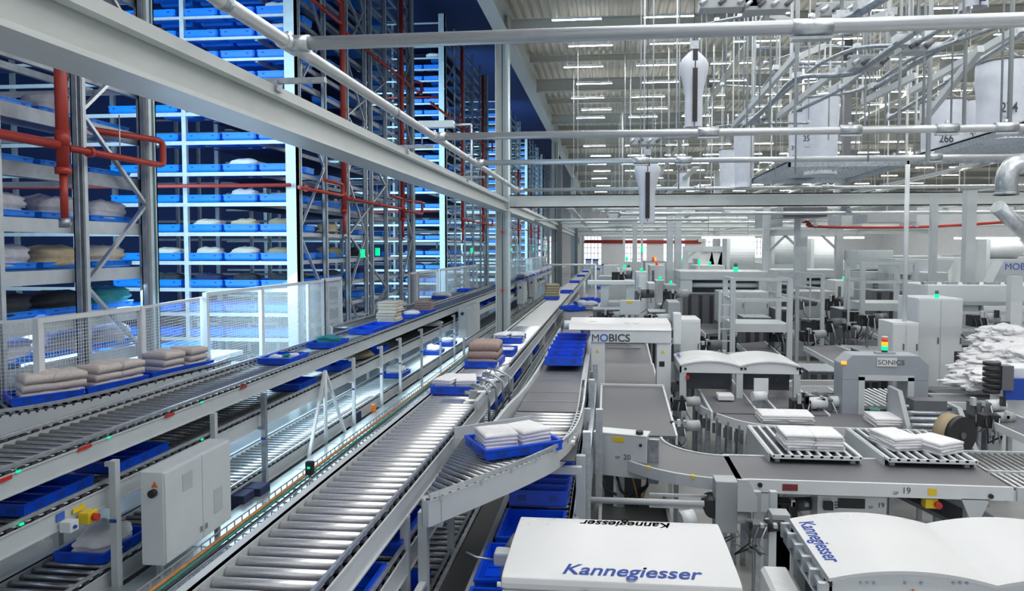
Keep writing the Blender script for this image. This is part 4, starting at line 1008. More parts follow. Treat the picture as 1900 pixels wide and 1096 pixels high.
# ------------------------------------------------------------------ laundry machines on the hall side
BZ = 1.2
def belt_line(label, A, B, beamh=.13, mt='belt', legs=None, legz=0.0, name='belt_conveyor', grp=None, bm='lgrey', zsm=None, joint=True, legw=.06):
    """belt between the edge polylines A and B (world points), with side beams and legs"""
    o = thing(name, label, 'conveyor', (A[0].x, A[0].y, 0), grp)
    surf(A, B, .05).build('belt', mt, o)
    for P, s, Q in ((A, 1, B), (B, -1, A)):
        # outward side
        d = (P[1] - P[0]).normalized(); nrm = Vector((-d.y, d.x, 0)); sd = 1 if nrm.dot(P[0] - Q[0]) > 0 else -1
        m = MB(); wallalong(m, P, sd, .035, -beamh, .012); b = m.build('side_beam', bm, o)
    for (lx, ly) in (legs or []):
        zt = A[0].z - .05
        m = MB(); m.box(lx - legw / 2, lx + legw / 2, ly - legw / 2, ly + legw / 2, legz, zt); m.build('leg', 'lgrey', o)
    return o
V3 = lambda x, y, z: Vector((x, y, z))
def lettering(o, s, px, py, x=None, y=None, z=None, size=.1, m='txg', ux=(1, 0, 0), uy=(0, 0, 1), **k):
    p = W(px, py, x=x, y=y, z=z)
    return text_part(s, size, m, o, frame_mw(p, ux, uy), **k)
# --- wide belt numbered 19
yf, yn = W(1345, 845, z=BZ).y, W(1352, 888, z=BZ).y
o = belt_line('wide dark grey belt conveyor numbered 19 crossing in front of the slotted tables', [V3(1.55, yf, BZ), V3(4.72, yf, BZ)], [V3(1.55, yn, BZ), V3(4.72, yn, BZ)], .15, bm='white',
              legs=[(1.85, yn + .1), (1.85, yf - .1), (4.3, yn + .1), (4.3, yf - .1)], legw=.10)
yb_ = yn - .036
for k, (px, py) in enumerate(((1410, 899), (1838, 920))):
    p = W(px, py, y=yb_); MB().tube((p.x, yb_, p.z), (p.x, yb_ - .02, p.z), .028, 14).build('end_bolt', 'black', o)
for px, mm, w in ((1466, 'maroon', .09), (1730, 'yellow', .05)):
    p = W(px, 902, y=yb_); MB().box(p.x - w, p.x + w, yb_ - .004, yb_, BZ - .11, BZ - .03).build('label_plate', mm, o)
p = W(1728, 932, y=yn + .05); MB().box(p.x - .09, p.x + .05, p.y - .06, p.y + .06, p.z - .05, p.z + .06).build('stop_box', 'yellow', o); MB().tube((p.x + .04, p.y - .06, p.z), (p.x + .04, p.y - .11, p.z), .04, 12).build('stop_button', 'redp', o)
lettering(o, '19', 1673, 915, y=yb_ - .001, size=.105); lettering(o, 'GP', 1657, 917, y=yb_ - .001, size=.05)
for xx in (1.85, 4.3):
    m = MB(); m.prism([(xx - .16, BZ - .14), (xx + .16, BZ - .14), (xx + .06, BZ - .38), (xx - .06, BZ - .38)], yn - .035, yn - .02, 'y'); m.build('gusset_plate', 'lgrey', o)
MB().bar((1.85, yn + .1, .95), (1.5, yn + .1, 1.1), .05).build('brace', 'lgrey', o)
# roller continuation
o = straight('roller_table', 'x', 0, .1, 0, .1, 0, .15) if False else thing('roller_table', 'dark roller table continuing from the belt numbered 19', 'conveyor', (5.6, yn, 0))
x = 4.80
while x < 7.6: MB().tube((x, yn, BZ - .03), (x, yf + .5, BZ - .03), .028, 8).build('roller', 'rollerd', o); x += .085
for yy in (yn - .04, (yn + yf) / 2 + .1, yf + .5): MB().box(4.76, 7.6, yy, yy + .035, BZ - .15, BZ + .012).build('side_beam', 'lgrey', o)
for xx in (5.2, 7.2): MB().box(xx, xx + .08, yn, yn + .08, 0, BZ - .1).build('leg', 'lgrey', o)
# --- control box hanging below the belt
o = thing('control_box', 'control box with dark display and knob below the belt numbered 19', 'control box', (3, yn + .3, .6))
y_ = yn + .25; a = W(1517, 918, y=y_); b = W(1645, 953, y=y_)
MB().box(a.x, b.x, y_, y_ + .3, b.z - .25, a.z).build('housing', 'white', o, bevel=.01)
c = W(1580, 934, y=y_ - .01); MB().box(c.x - .16, c.x + .16, y_ - .012, y_, c.z - .06, c.z + .06).build('display', 'black', o)
c = W(1536, 937, y=y_ - .01); MB().box(c.x - .055, c.x + .055, y_ - .05, y_, c.z - .05, c.z + .05).build('knob', 'black', o)
lettering(o, '19', 1628, 941, y=y_ - .004, size=.085); lettering(o, 'GP', 1611, 943, y=y_ - .004, size=.045)
for k in range(3):
    c = W(1552, 932 + k * 5, y=y_ - .01); MB().box(c.x - .02, c.x + .02, y_ - .008, y_, c.z - .008, c.z + .008).build('key', 'dgrey', o)
for xx in (a.x + .05, b.x - .1): MB().box(xx, xx + .05, y_ + .1, y_ + .15, a.z, BZ - .05).build('hanger', 'galv', o)
# --- curve belt and the descending belt from the lettered gate
C = V3(1.62, 10.15, 0); ro, ri = 1.77, .86
A = [V3(C.x - ro * math.cos(t), C.y - ro * math.sin(t) * 1.02, BZ) for t in [R90 * k / 14 for k in range(15)]] ; B = [V3(C.x - ri * math.cos(t), C.y - ri * math.sin(t), BZ) for t in [R90 * k / 14 for k in range(15)]]
A = [V3(a.x, a.y if a.y > yn else yn, a.z) for a in A]
o = belt_line('curved grey belt turning from the descending belt to the belt numbered 19', A, B, .13, bm='lgrey', legs=[(1.45, yn + .2), (.1, 9.1), (.95, 9.6)])
MB().box(A[3].x, A[3].x + .5, A[3].y - .3, A[3].y - .2, .5, 1.0).build('drive_box', 'dgrey', o)
for k in (5, 8, 11): MB().box(A[k].x - .02, A[k].x + .02, A[k].y - .05, A[k].y, BZ - .02, BZ + .02).build('clip', 'yellow', o)
c = W(1248, 880, y=8.9); MB().box(c.x - .05, c.x + .06, c.y - .1, c.y, c.z - .06, c.z + .07).build('stop_box', 'yellow', o); MB().tube((c.x, c.y - .1, c.z + .02), (c.x, c.y - .15, c.z + .02), .04, 12).build('stop_button', 'redp', o)
zt = 1.42
xa, xb = W(1118, 716, z=zt).x, W(1228, 716, z=zt).x; yt = W(1170, 716, z=zt).y
o = belt_line('grey belt descending towards the camera from the lettered white gate', [V3(xa, 10.2, BZ + .01), V3(xa, yt, zt)], [V3(xb, 10.2, BZ + .01), V3(xb, yt, zt)], .13, bm='white', legs=[(xa, 11), (xb, 11), (xa, 12.6), (xb, 12.6)])
MB().box(xa - .04, xb + .04, yt, yt + .06, zt - .08, zt + .03).build('end_roller_guard', 'white', o)
# --- cabinet box numbered 20
th = math.radians(-14)
o = thing('control_box', 'grey control box numbered 20 standing in front of the descending belt', 'control box', (.22, 9.1, 1.0)); 
a = W(1103, 800, y=9.2); b = W(1196, 862, y=9.0)
bx = MB().box(-.36, .36, -.07, .07, -.30, .26)
R_ = Matrix.Rotation(th, 3, 'Z'); cc = W(1152, 840, y=9.05)
def rotmb(mb, R, c): mb.v = [tuple(R @ Vector(v) + c) for v in mb.v]; return mb
rotmb(bx, R_, cc).build('housing', 'lgrey', o, bevel=.006)
rotmb(MB().box(-.36, .36, -.075, .20, .26, .275), R_, cc).build('top_cover', 'white', o)
rotmb(MB().box(-.10, .06, -.076, -.07, .17, .23), R_, cc).build('yellow_label', 'yellow', o)
for x in (-.28, .28): rotmb(MB().tube((x, -.09, .15), (x, -.07, .15), .02, 10), R_, cc).build('screw', 'black', o)
rotmb(MB().tube((.25, 0, .27), (.25, 0, .32), .05, 14), R_, cc).build('knob', 'black', o)
ux = R_ @ Vector((1, 0, 0))
text_part('20', .10, 'txg', o, frame_mw(cc + R_ @ Vector((.05, -.073, -.06)), ux, (0, 0, 1))); text_part('GP', .05, 'txg', o, frame_mw(cc + R_ @ Vector((-.06, -.073, -.06)), ux, (0, 0, 1)))
for k, mm in enumerate(('black', 'black', 'copper')):
    MB().path([cc + V3(-.25 + .2 * k, .02, -.3), cc + V3(-.2 + .2 * k, 0, -.5), cc + V3(.05 + .1 * k, .05, -.62 - .05 * k), cc + V3(.35, .05, -.45), cc + V3(.42, .05, -.1)], .022 if k < 2 else .014, 8).build('cable', mm, o)
rotmb(MB().box(.37, .5, -.02, .05, -.36, .22), R_, cc).build('bracket', 'galv', o)
MB().box(cc.x - .05, cc.x + .05, cc.y + .0, cc.y + .1, 0, cc.z - .3).build('leg', 'galv', o)
# lower dark belt and cross bar in front of it
o = thing('low_belt', 'dark low belt below the control box numbered 20', 'conveyor', (.3, 8, .5)); MB().box(-.08, .75, 6.6, 9.4, .50, .55).build('belt', 'dbelt', o); 
for xx in (-.12, .75): MB().box(xx, xx + .04, 6.6, 9.4, .42, .62).build('side_beam', 'grey', o)
for xx in (-.1, .7): MB().box(xx, xx + .06, 7.5, 7.56, 0, .45).build('leg', 'grey', o)
p = W(1180, 930, y=7.6); o = MB().tube((p.x - .55, 7.6, p.z), (p.x + .75, 7.6, p.z), .035, 10).build('cross_tube', 'grey'); tag(o, 'horizontal grey tube in front of the dark low belt', 'tube')
o = thing('steel_stand', 'tall steel uprights between the merging conveyor and the control box numbered 20', 'frame', (-.2, 7.5, 0))
for (xx, yy, zt_) in ((-.24, 7.6, 1.95), (-.12, 8.9, 1.9), (-.26, 10.4, 2.0), (-.24, 12.4, 1.9)): MB().box(xx - .045, xx + .045, yy - .045, yy + .045, 0, zt_).build('upright', 'galvl', o)
for z_ in (.9, 1.5): MB().box(-.27, -.21, 7.6, 12.4, z_, z_ + .06).build('rail', 'galvl', o)
# --- white gate with MOBICS lettering
gy = 13.1
xl, xr = W(1096, 700, y=gy).x, W(1245, 700, y=gy).x; zt_ = W(1170, 612, y=gy).z; zh = W(1170, 636, y=gy).z
o = thing('white_gate_machine', 'white gate-shaped machine with dark six-letter sign spanning the belt', 'machine', ((xl + xr) / 2, gy, 0))
MB().box(xl, xl + .27, gy, gy + .35, .9, zh).build('gate_leg', 'white', o, bevel=.01)
MB().box(xr - .27, xr, gy, gy + .35, .9, zh).build('gate_leg', 'white', o, bevel=.01)
MB().box(xl - .01, xr, gy - .03, gy + .40, zh, zt_).build('header', 'white', o, bevel=.015)
MB().prism([(gy - .05, zt_), (gy + .10, zt_ + .10), (gy + .95, zt_ + .14), (gy + 1.05, zt_ + .05), (gy + 1.05, zt_ - .06), (gy + .38, zt_ - .06)], xl - .42, xr - .0, 'x').build('hood', 'hood', o)
MB().tube((xl - .55, gy + .6, zt_ + .02), (xl - .42, gy + .6, zt_ + .02), .09, 14).build('hood_end', 'white', o)
for xx in (xl + .08, xr - .2):
    m = MB(); m.prism([(xx, zh - .2), (xx + .08, zh - .2), (xx + .04, zh - .12)], gy - .004, gy - .001, 'y'); m.build('warning_triangle', 'yellow', o)
c = W(1228, 675, y=gy); MB().box(c.x - .05, c.x + .05, gy - .006, gy, c.z - .05, c.z + .05).build('switch_plate', 'black', o)
for s, px, mm in (('M', 1097, 'txg'), ('O', 1112.5, 'txt'), ('BICS', 1129, 'txg')): lettering(o, s, px, 633, y=gy - .035, size=.20, m=mm, sx=1.04, bold=.0035 if s != 'M' else 0.0)
for xx in (xl + .05, xr - .15): MB().box(xx, xx + .1, gy + .1, gy + .2, 0, .9).build('foot_post', 'galv', o)
for zz in (zh - .15, zh - .35): MB().box(xl + .30, xr - .5, gy + 1.6, gy + 1.66, zz, zz + .03).build('inner_bar', 'galv', o)
# rising belts seen through the gate
for k, (y0, y1, z0, z1) in enumerate(((13.2, 15.6, 1.15, 1.38), (15.8, 18.0, 1.30, 1.50), (18.2, 20.4, 1.45, 1.68))):
    belt_line('grey belt seen through the lettered gate, %s one back' % ORD[k], [V3(xl + .22, y0, z0), V3(xl + .22, y1, z1)], [V3(xr - .2, y0, z0), V3(xr - .2, y1, z1)], .12, bm='white', legs=[(xl + .3, y0 + .5), (xr - .3, y0 + .5)])
o = thing('roller_gap_panel', 'dark panels and gaps between the belts inside the lettered gate', 'panel', (xl + .6, 15.7, 1.0))
MB().box(xl + .24, xr - .22, 15.62, 15.74, 1.12, 1.36).build('dark_gap', 'gap', o); MB().box(xl + .24, xr - .22, 18.02, 18.16, 1.3, 1.52).build('dark_gap', 'gap', o)
MB().box(xl + .26, xl + 1.0, 20.5, 20.6, 1.72, 2.05).build('dark_opening', 'dpanel', o); MB().box(xl + .26, xl + 1.0, 18.9, 19.0, 1.75, 1.80).build('bar', 'galvl', o); MB().box(xl + .26, xl + .3, 15.6, 18.2, 0, 1.2).build('stand', 'galv', o)
# white pillar and cabinet beside the gate
o = thing('white_pillar', 'narrow white pillar standing beside the lettered gate', 'pillar box', (1.6, 14.2, 0)); a = W(1249, 580, y=14.2); b = W(1264, 640, y=14.2)
MB().box(a.x, b.x, 14.2, 14.4, b.z, a.z).build('cover', 'white', o, bevel=.03); MB().box(a.x + .03, b.x - .03, 14.28, 14.34, 0, b.z).build('post', 'galv', o)
MB().path([(a.x, 14.25, b.z + .05), (a.x - .1, 14.2, b.z - .1), (a.x - .3, 14.1, b.z - .12)], .012, 6).build('cable', 'lgrey', o)
MB().box(a.x - .07, a.x, 14.22, 14.34, b.z + .15, b.z + .3).build('hinge', 'black', o)
def cabinet(label, px0, px1, pyt, pyb, Y, depth, mt='white', doors=1, top=True, name='cabinet', cat='cabinet', grp=None, lamp=None, handle=True, sidepanel=True):
    a = W(px0, pyt, y=Y); b = W(px1, pyb, y=Y); o = thing(name, label, cat, ((a.x + b.x) / 2, Y, 0), grp)
    zb = max(0.0, b.z)
    MB().box(a.x, b.x, Y, Y + depth, zb, a.z).build('body', mt, o, bevel=.012)
    w = (b.x - a.x) / doors
    for k in range(doors):
        d = MB().box(a.x + w * k + .015, a.x + w * (k + 1) - .015, Y - .02, Y, zb + .05, a.z - .04).build('door', mt, o, bevel=.004)
        if handle: MB().box(a.x + w * (k + 1) - .06, a.x + w * (k + 1) - .035, Y - .04, Y - .02, (zb + a.z) / 2, (zb + a.z) / 2 + .14).build('handle', 'dgrey', d)
    if zb > .05:
        for xx in (a.x + .05, b.x - .11): MB().box(xx, xx + .06, Y + .05, Y + .11, 0, zb).build('foot', 'grey', o)
    if lamp:
        lx, lm = lamp; p = W(lx, pyt, y=Y + .1); r = max(.05, .0030 * Y)
        MB().tube((p.x, Y + .15, a.z), (p.x, Y + .15, a.z + r * 1.8), r, 12).build('signal_lamp', lm, o)
        MB().tube((p.x, Y + .15, a.z + r * 1.8), (p.x, Y + .15, a.z + r * 3.4), r * .8, 12).build('lamp_cap', 'dgrey', o)
    return o
cabinet('pale blue-grey cabinet behind the white pillar of the lettered gate', 1262, 1299, 592, 705, 15.0, .9, 'white')
# --- twin-arch hoods
def twin_hood(label, x0, x1, y0, y1, zt, n=2, rise=.085, th=.05, legs=True, side=.16, lab='hood', zleg=0.0, band=.12, inner=None, logo=None):
    o = thing('arched_hood_machine', label, 'machine', ((x0 + x1) / 2, y0, 0)); w = (x1 - x0) / n; prof = []
    for k in range(n):
        for i in range(15 if k == n - 1 else 14):
            t = i / 14; prof.append((x0 + w * (k + t), zt + rise * (1 - (2 * t - 1) ** 2)))
    m = MB(); top = prof + [(x, z - .022) for x, z in reversed(prof)]
    N = len(prof)
    vs = [(x, yy, z) for yy in (y0, y1) for x, z in prof] + [(x, yy, z - .025) for yy in (y0, y1) for x, z in prof]
    fs = [(i, i + 1, N + i + 1, N + i) for i in range(N - 1)] + [(2 * N + i, 3 * N + i, 3 * N + i + 1, 2 * N + i + 1) for i in range(N - 1)]
    fs += [(i, 2 * N + i, 2 * N + i + 1, i + 1) for i in range(N - 1)] + [(N + i, N + i + 1, 3 * N + i + 1, 3 * N + i) for i in range(N - 1)] + [(0, N, 3 * N, 2 * N), (N - 1, 3 * N - 1, 4 * N - 1, 2 * N - 1)]
    m.add(vs, fs); m.build('arched_lid', 'hood', o)
    # front band below the lid
    m = MB(); vs = [(x, y0 + .03, z - .03) for x, z in prof] + [(x, y0 + .03, zt - .03 - band) for x, z in prof]; vs += [(x, y0 + .05, z) for x, _, z in vs]
    fs = [(i, N + i, N + i + 1, i + 1) for i in range(N - 1)] + [(2 * N + i, 2 * N + i + 1, 3 * N + i + 1, 3 * N + i) for i in range(N - 1)] + [(N + i, 3 * N + i, 3 * N + i + 1, N + i + 1) for i in range(N - 1)]
    m.add(vs, fs); m.build('front_plate', 'white', o)
    MB().box(x0, x0 + .03, y0 + .03, y1 - .02, zt - side, zt - .02).build('side_plate', 'lgrey', o)
    MB().box(x1 - .03, x1, y0 + .03, y1 - .02, zt - side, zt - .02).build('side_plate', 'lgrey', o)
    if legs:
        for k in range(n + 1):
            xx = min(max(x0 + w * k, x0 + .06), x1 - .06)
            for yy in (y0 + .08, y1 - .1): MB().box(xx - .06, xx + .06, yy - .04, yy + .04, zleg, zt - .05).build('leg', 'lgrey', o)
    if inner:
        for k in range(n): MB().box(x0 + w * k + .12, x0 + w * (k + 1) - .12, y0 + .35, y0 + .40, inner, zt - .05).build('dark_curtain', 'dpanel', o)
    return o
x0, x1 = W(1262, 665, y=12.7).x, W(1487, 680, y=12.7).x
o = twin_hood('small white machine with two arched hoods over the grey belts, at the lettered gate', x0, x1, 12.7, 14.0, 1.86, inner=1.35, zleg=0)
for px in (1272, 1376, 1383, 1480):
    c = W(px, 684, y=12.72); MB().box(c.x - .02, c.x + .02, 12.715, 12.73, c.z - .02, c.z + .02).build('bolt', 'black', o)
c = W(1276, 700, y=12.7); MB().box(c.x - .03, c.x + .03, 12.69, 12.74, c.z - .03, c.z + .03).build('red_switch', 'redp', o)
p = W(1268, 662, z=1.89); text_part('Kannegiesser', .10, 'txt', o, frame_mw((x0 + .04, 13.8, 1.893), (0, -1, 0), (1, 0, .28)), sx=.9)
# belts under and before the small hood
h1 = [(1300, 1372), (1405, 1487)]
for k, (a, b) in enumerate(((1302, 1375), (1412, 1487))):
    xa, xb = W(a, 728, z=BZ + .06).x, W(b, 728, z=BZ + .06).x
    belt_line('dark grey belt leaving the small arched hood, %s lane' % ('inner' if k == 0 else 'outer'), [V3(xa, 11.7, BZ + .02), V3(xa, 14.6, BZ + .1)], [V3(xb, 11.7, BZ + .02), V3(xb, 14.6, BZ + .1)], .12, bm='white', legs=[(xa, 12.3), (xb, 12.3)])
o = MB().box(W(1330, 725, y=12.6).x, W(1360, 725, y=12.6).x, 12.45, 12.75, 1.26, 1.36).build('napkin_stack', 'linen', bevel=.02); tag(o, 'small stack of white napkins on the inner lane under the arched hood', 'napkins')
c = W(1398, 735, y=12.2); o = thing('belt_motor', 'white motor with a guide plate between the two lanes before the arched hood', 'motor', (c.x, c.y, c.z - .2))
MB().tube((c.x - .02, c.y, c.z), (c.x + .22, c.y + .05, c.z), .085, 14).build('motor_body', 'white', o); MB().box(c.x + .05, c.x + .30, c.y + .2, c.y + .23, c.z + .0, c.z + .28).build('guide_plate', 'white', o); MB().box(c.x, c.x + .15, c.y, c.y + .06, c.z - 1.0, c.z - .05).build('bracket', 'galv', o)
# wide sweeping belt
A = smooth([W(x, y, z=BZ) for x, y in ((1290, 735), (1300, 752), (1345, 772), (1400, 786), (1480, 791), (1580, 794), (1700, 798), (1790, 800))], 5)
B = smooth([W(x, y, z=BZ) for x, y in ((1400, 728), (1415, 738), (1440, 748), (1475, 756), (1530, 762), (1600, 764), (1690, 769), (1760, 772))], 5)
o = belt_line('wide grey belt sweeping from the arched hood past the slotted tables', B, A, .13, bm='white')
for i in range(1, 20, 2):
    p = A[i]; MB().box(p.x - .05, p.x + .03, p.y - .03, p.y + .05, 0, BZ - .06).build('leg', 'galv' if i % 4 else 'lgrey', o)
m = MB()
for i in range(1, 20): p = A[i]; m.box(p.x - .03, p.x + .02, p.y - .06, p.y - .03, BZ - .35, BZ - .18)
m.build('wiring_clip', 'dgrey', o)['kind'] = 'stuff'
# slotted tables
for k, (nl, nr, fl, fr, lab) in enumerate((((1428, 846), (1580, 852), (1396, 788), (1548, 792), 'slotted steel table with two napkin stacks before the belt numbered 19, beside the curve'), ((1642, 853), (1808, 861), (1580, 793), (1722, 797), 'slotted steel table with tumbled napkins, beside the black spool'))):
    zt = BZ + .12; a = W(*nl, z=zt - .02); b = W(*nr, z=zt - .02); c = W(*fl, z=zt); d = W(*fr, z=zt)
    yn_, yf_ = a.y, c.y; xl_, xr_ = (a.x + c.x) / 2, (b.x + d.x) / 2
    o = thing('slotted_table', lab, 'table', (xl_, yn_, 0)); n = 9; w = (xr_ - xl_) / n
    MB().box(xl_ + .02, xr_ - .02, yn_ + .02, yf_ - .02, zt - .06, zt - .03).build('dark_bed', 'gap', o)
    for q in range(n + 1): MB().box(xl_ + w * q - .019, xl_ + w * q + .019, yn_, yf_, zt - .03, zt).build('slat', 'white', o)
    for yy in (yn_, yf_ - .03): MB().box(xl_, xr_, yy, yy + .03, zt - .05, zt - .004).build('end_bar', 'white', o)
    MB().box(xl_ - .04, xl_ - .015, yn_ + .1, yf_, .45, zt - .01).build('side_panel', 'lgrey', o); MB().box(xr_ + .015, xr_ + .04, yn_ + .1, yf_, .45, zt - .01).build('side_panel', 'lgrey', o)
    for xx in (xl_ + .05, xr_ - .1):
        for yy in (yn_ + .1, yf_ - .15): MB().box(xx, xx + .06, yy, yy + .06, 0, zt - .05).build('leg', 'lgrey', o)
def napkins(px, py, z, lab, w=.32, d=.42, n=5, h=.032, rz=0, yy=None, grp=None):
    p = W(px, py, z=z)
    o = thing('napkin_stack', lab, 'napkins', (p.x, p.y, z), grp)
    for L in range(n):
        q = mk_folded('linen', w, d, h * 1.1, L + px * .01, 'napkin', 1, 0.0)(); q.parent = o
        q.location = (.008 * math.sin(L * 2.3), .01 * math.cos(L * 1.7), L * h); q.rotation_euler = (0, 0, rz + .05 * math.sin(L * 1.9))
    return o
napkins(1475, 826, BZ + .12, 'thick white napkin stack on the slotted table nearest the curve, inner one', .40, .55, 6, .036)
napkins(1528, 828, BZ + .12, 'thick white napkin stack on the slotted table nearest the curve, outer one', .38, .55, 6, .036)
napkins(1660, 826, BZ + .12, 'leaning white napkin stack on the slotted table beside the spool', .42, .6, 5, .035, .2)
napkins(1735, 834, BZ + .12, 'tumbled white napkin stack at the edge of the slotted table beside the spool', .45, .5, 4, .04, .5)
napkins(1432, 779, BZ, 'long white napkin stack on the sweeping belt, inner of two touching ones', .44, .5, 4, .034)
napkins(1479, 780, BZ, 'long white napkin stack on the sweeping belt, outer of two touching ones', .42, .5, 4, .034)
napkins(1645, 786, BZ, 'white napkin stack on the sweeping belt in front of the grey gate', .56, .55, 4, .036)
# --- grey metal-detector gate with sign
gy = 11.9
xl, xr = W(1562, 760, y=gy).x, W(1722, 760, y=gy).x; zt_ = W(1640, 659, y=gy).z; zb = BZ - .15
xi, xj = W(1604, 720, y=gy).x, W(1684, 720, y=gy).x; zh = W(1640, 706, y=gy).z
o = thing('detector_gate', 'grey chamfered gate machine with white sign plate over the sweeping belt', 'machine', ((xl + xr) / 2, gy, 0))
c = .16
m = MB(); m.prism([(xl, zb), (xi, zb), (xi, zh), (xl, zh)], gy, gy + .45, 'y'); m.build('gate_leg', 'gatec', o, bevel=.01)
m = MB(); m.prism([(xj, zb), (xr, zb), (xr, zh), (xj, zh)], gy, gy + .45, 'y'); m.build('gate_leg', 'gatec', o, bevel=.01)
m = MB(); m.prism([(xl, zh), (xr, zh), (xr, zt_ - c), (xr - c, zt_), (xl + c, zt_), (xl, zt_ - c)], gy, gy + .45, 'y'); m.build('header', 'gatec', o, bevel=.01)
m = MB(); m.box(xi - .10, xi, gy - .012, gy, zb, zh + .06); m.box(xj, xj + .10, gy - .012, gy, zb, zh + .06); m.box(xi - .1, xj + .1, gy - .012, gy, zh, zh + .09); m.build('inner_trim', 'lgrey', o)
a = W(1627, 679, y=gy); b = W(1664, 664, y=gy); MB().box(a.x, b.x, gy - .016, gy, a.z, b.z).build('sign_plate', 'hood', o)
lettering(o, 'SONICS', 1628.5, 676, y=gy - .018, size=.112, m='txg', sx=1.12); lettering(o, 'DETECTOR', 1627, 686.5, y=gy - .014, size=.05, m='txt') if False else None
c = W(1563, 672, y=gy); MB().box(c.x - .02, c.x + .06, gy - .03, gy, c.z - .03, c.z + .02).build('corner_lamp', 'ol', o)
for xx in (xl + .1, xr - .2): MB().box(xx, xx + .1, gy + .15, gy + .25, 0, zb).build('foot', 'galv', o)
o = thing('stack_light', 'signal tower with red, amber and lit green segments on the grey gate', 'signal light', (0, 0, 0)); p = W(1641, 660, y=gy + .2)
o.location = (p.x, p.y, zt_); o['_o'] = [p.x, p.y, zt_]
MB().box(p.x - .16, p.x + .16, p.y - .06, p.y + .06, zt_, zt_ + .03).build('base', 'gatec', o); z = zt_ + .03
for mm, h in (('black', .03), ('gl', .075), ('ol', .07), ('rl', .07), ('lgrey', .02)):
    MB().tube((p.x, p.y, z), (p.x, p.y, z + h), .05, 14).build({'gl': 'green_segment', 'ol': 'amber_segment', 'rl': 'red_segment'}.get(mm, 'ring'), mm, o); z += h
# green pads under the gate, chute in it
for k, (px, py) in enumerate(((1622, 758), (1652, 758), (1640, 767), (1668, 768))):
    p = W(px, py, z=BZ + .014); o = MB().prism([(p.x - .10, p.y - .12), (p.x + .06, p.y - .12), (p.x + .10, p.y + .12), (p.x - .06, p.y + .12)], BZ + .004, BZ + .016, 'z').build('green_pad', 'green')
    tag(o, 'dark green pad on the belt under the grey gate, %s of four' % ORD[k], 'pad', 'green pads under the gate')
o = thing('grille_table', 'striped grille table seen through the grey gate', 'table', (4.7, 13, 0)); zt = BZ + .02
for q in range(14): MB().bar((4.45 + q * .105, 12.45, zt), (4.25 + q * .105, 13.6, zt + .08), .04, .02).build('slat', 'white', o)
MB().box(4.2, 5.9, 12.4, 13.6, zt - .10, zt - .04).build('bed', 'belt', o)
for xx in (4.3, 5.7): MB().box(xx, xx + .07, 12.6, 12.67, 0, zt - .1).build('leg', 'galv', o)
# black spool
p = W(1780, 806, y=10.4); o = thing('cable_spool', 'round black spool with a cardboard rim beside the slotted table', 'spool', (p.x, 10.4, 0))
d = Vector((.45, -1, .0)).normalized(); MB().tube(p - d * .02, p + d * .06, .27, 32).build('front_disc', 'black', o); MB().tube(p - d * .22, p - d * .02, .275, 32).build('paper_roll', 'card', o); MB().tube(p + d * .06, p + d * .075, .05, 16).build('hub', 'dgrey', o)
MB().box(p.x - .05, p.x + .05, p.y + .12, p.y + .2, 0, p.z + .05).build('stand', 'galv', o)
o = thing('packing_head', 'grey slanted sealing unit with hoses behind the black spool', 'machine', (5.3, 10.9, 0))
MB().prism([(10.6, .9), (11.6, .9), (11.6, 1.75), (11.2, 1.75)], p.x - .55, p.x - .48, 'x').build('side_plate', 'grey', o)
MB().prism([(10.6, .9), (11.6, .9), (11.6, 1.5), (11.2, 1.5)], p.x + .35, p.x + .42, 'x').build('side_plate', 'grey', o)
for k in range(4): MB().tube((p.x - .5, 10.8 + k * .2, 1.3 + k * .05), (p.x + .38, 10.8 + k * .2, 1.3 + k * .05), .04, 10).build('rod', 'galv', o)
MB().box(p.x - .3, p.x + .2, 11.2, 11.5, 1.35, 1.6).build('gear_box', 'dgrey', o)
# right-hand belt, machine parts at the picture edge
belt_line('pale blue belt ending at the edge of the picture behind the spool', [W(1835, 752, z=1.35), W(1960, 800, z=1.35)], [W(1815, 770, z=1.35), W(1960, 835, z=1.35)], .1, bm='white', legs=[(7.1, 10.6), (6.3, 11.3)])
belt_line('long grey belt line running between the grey gate and the tall cabinet', [V3(5.9, 13.2, 1.3), V3(12, 13.2, 1.3)], [V3(5.9, 12.5, 1.3), V3(12, 12.5, 1.3)], .12, bm='white', legs=[(7, 12.8), (9, 12.8), (11, 12.8)])
o = thing('pneumatic_head', 'white machine head with black bellows at the edge of the picture', 'machine', (8, 12, 0)); a = W(1862, 680, y=12.0)
MB().box(a.x, a.x + .5, 12, 12.4, 0, a.z - .15).build('column', 'white', o, bevel=.02); MB().box(a.x - .05, a.x + .6, 11.9, 12.4, a.z - .5, a.z).build('head', 'white', o, bevel=.02)
c = W(1842, 700, y=11.8)
for k in range(6): MB().tube((c.x - .02, 11.8, c.z - .25 + k * .09), (c.x - .02, 11.8, c.z - .19 + k * .09), .13, 14).build('bellow_ring', 'black', o)
MB().box(c.x + .12, c.x + .3, 11.75, 11.95, c.z - .2, c.z + .2).build('clamp', 'dgrey', o)
p = W(1875, 735, y=11.85); MB().box(p.x - .1, p.x + .3, 11.8, 11.88, p.z - .05, p.z + .3).build('panel', 'bluep', o)
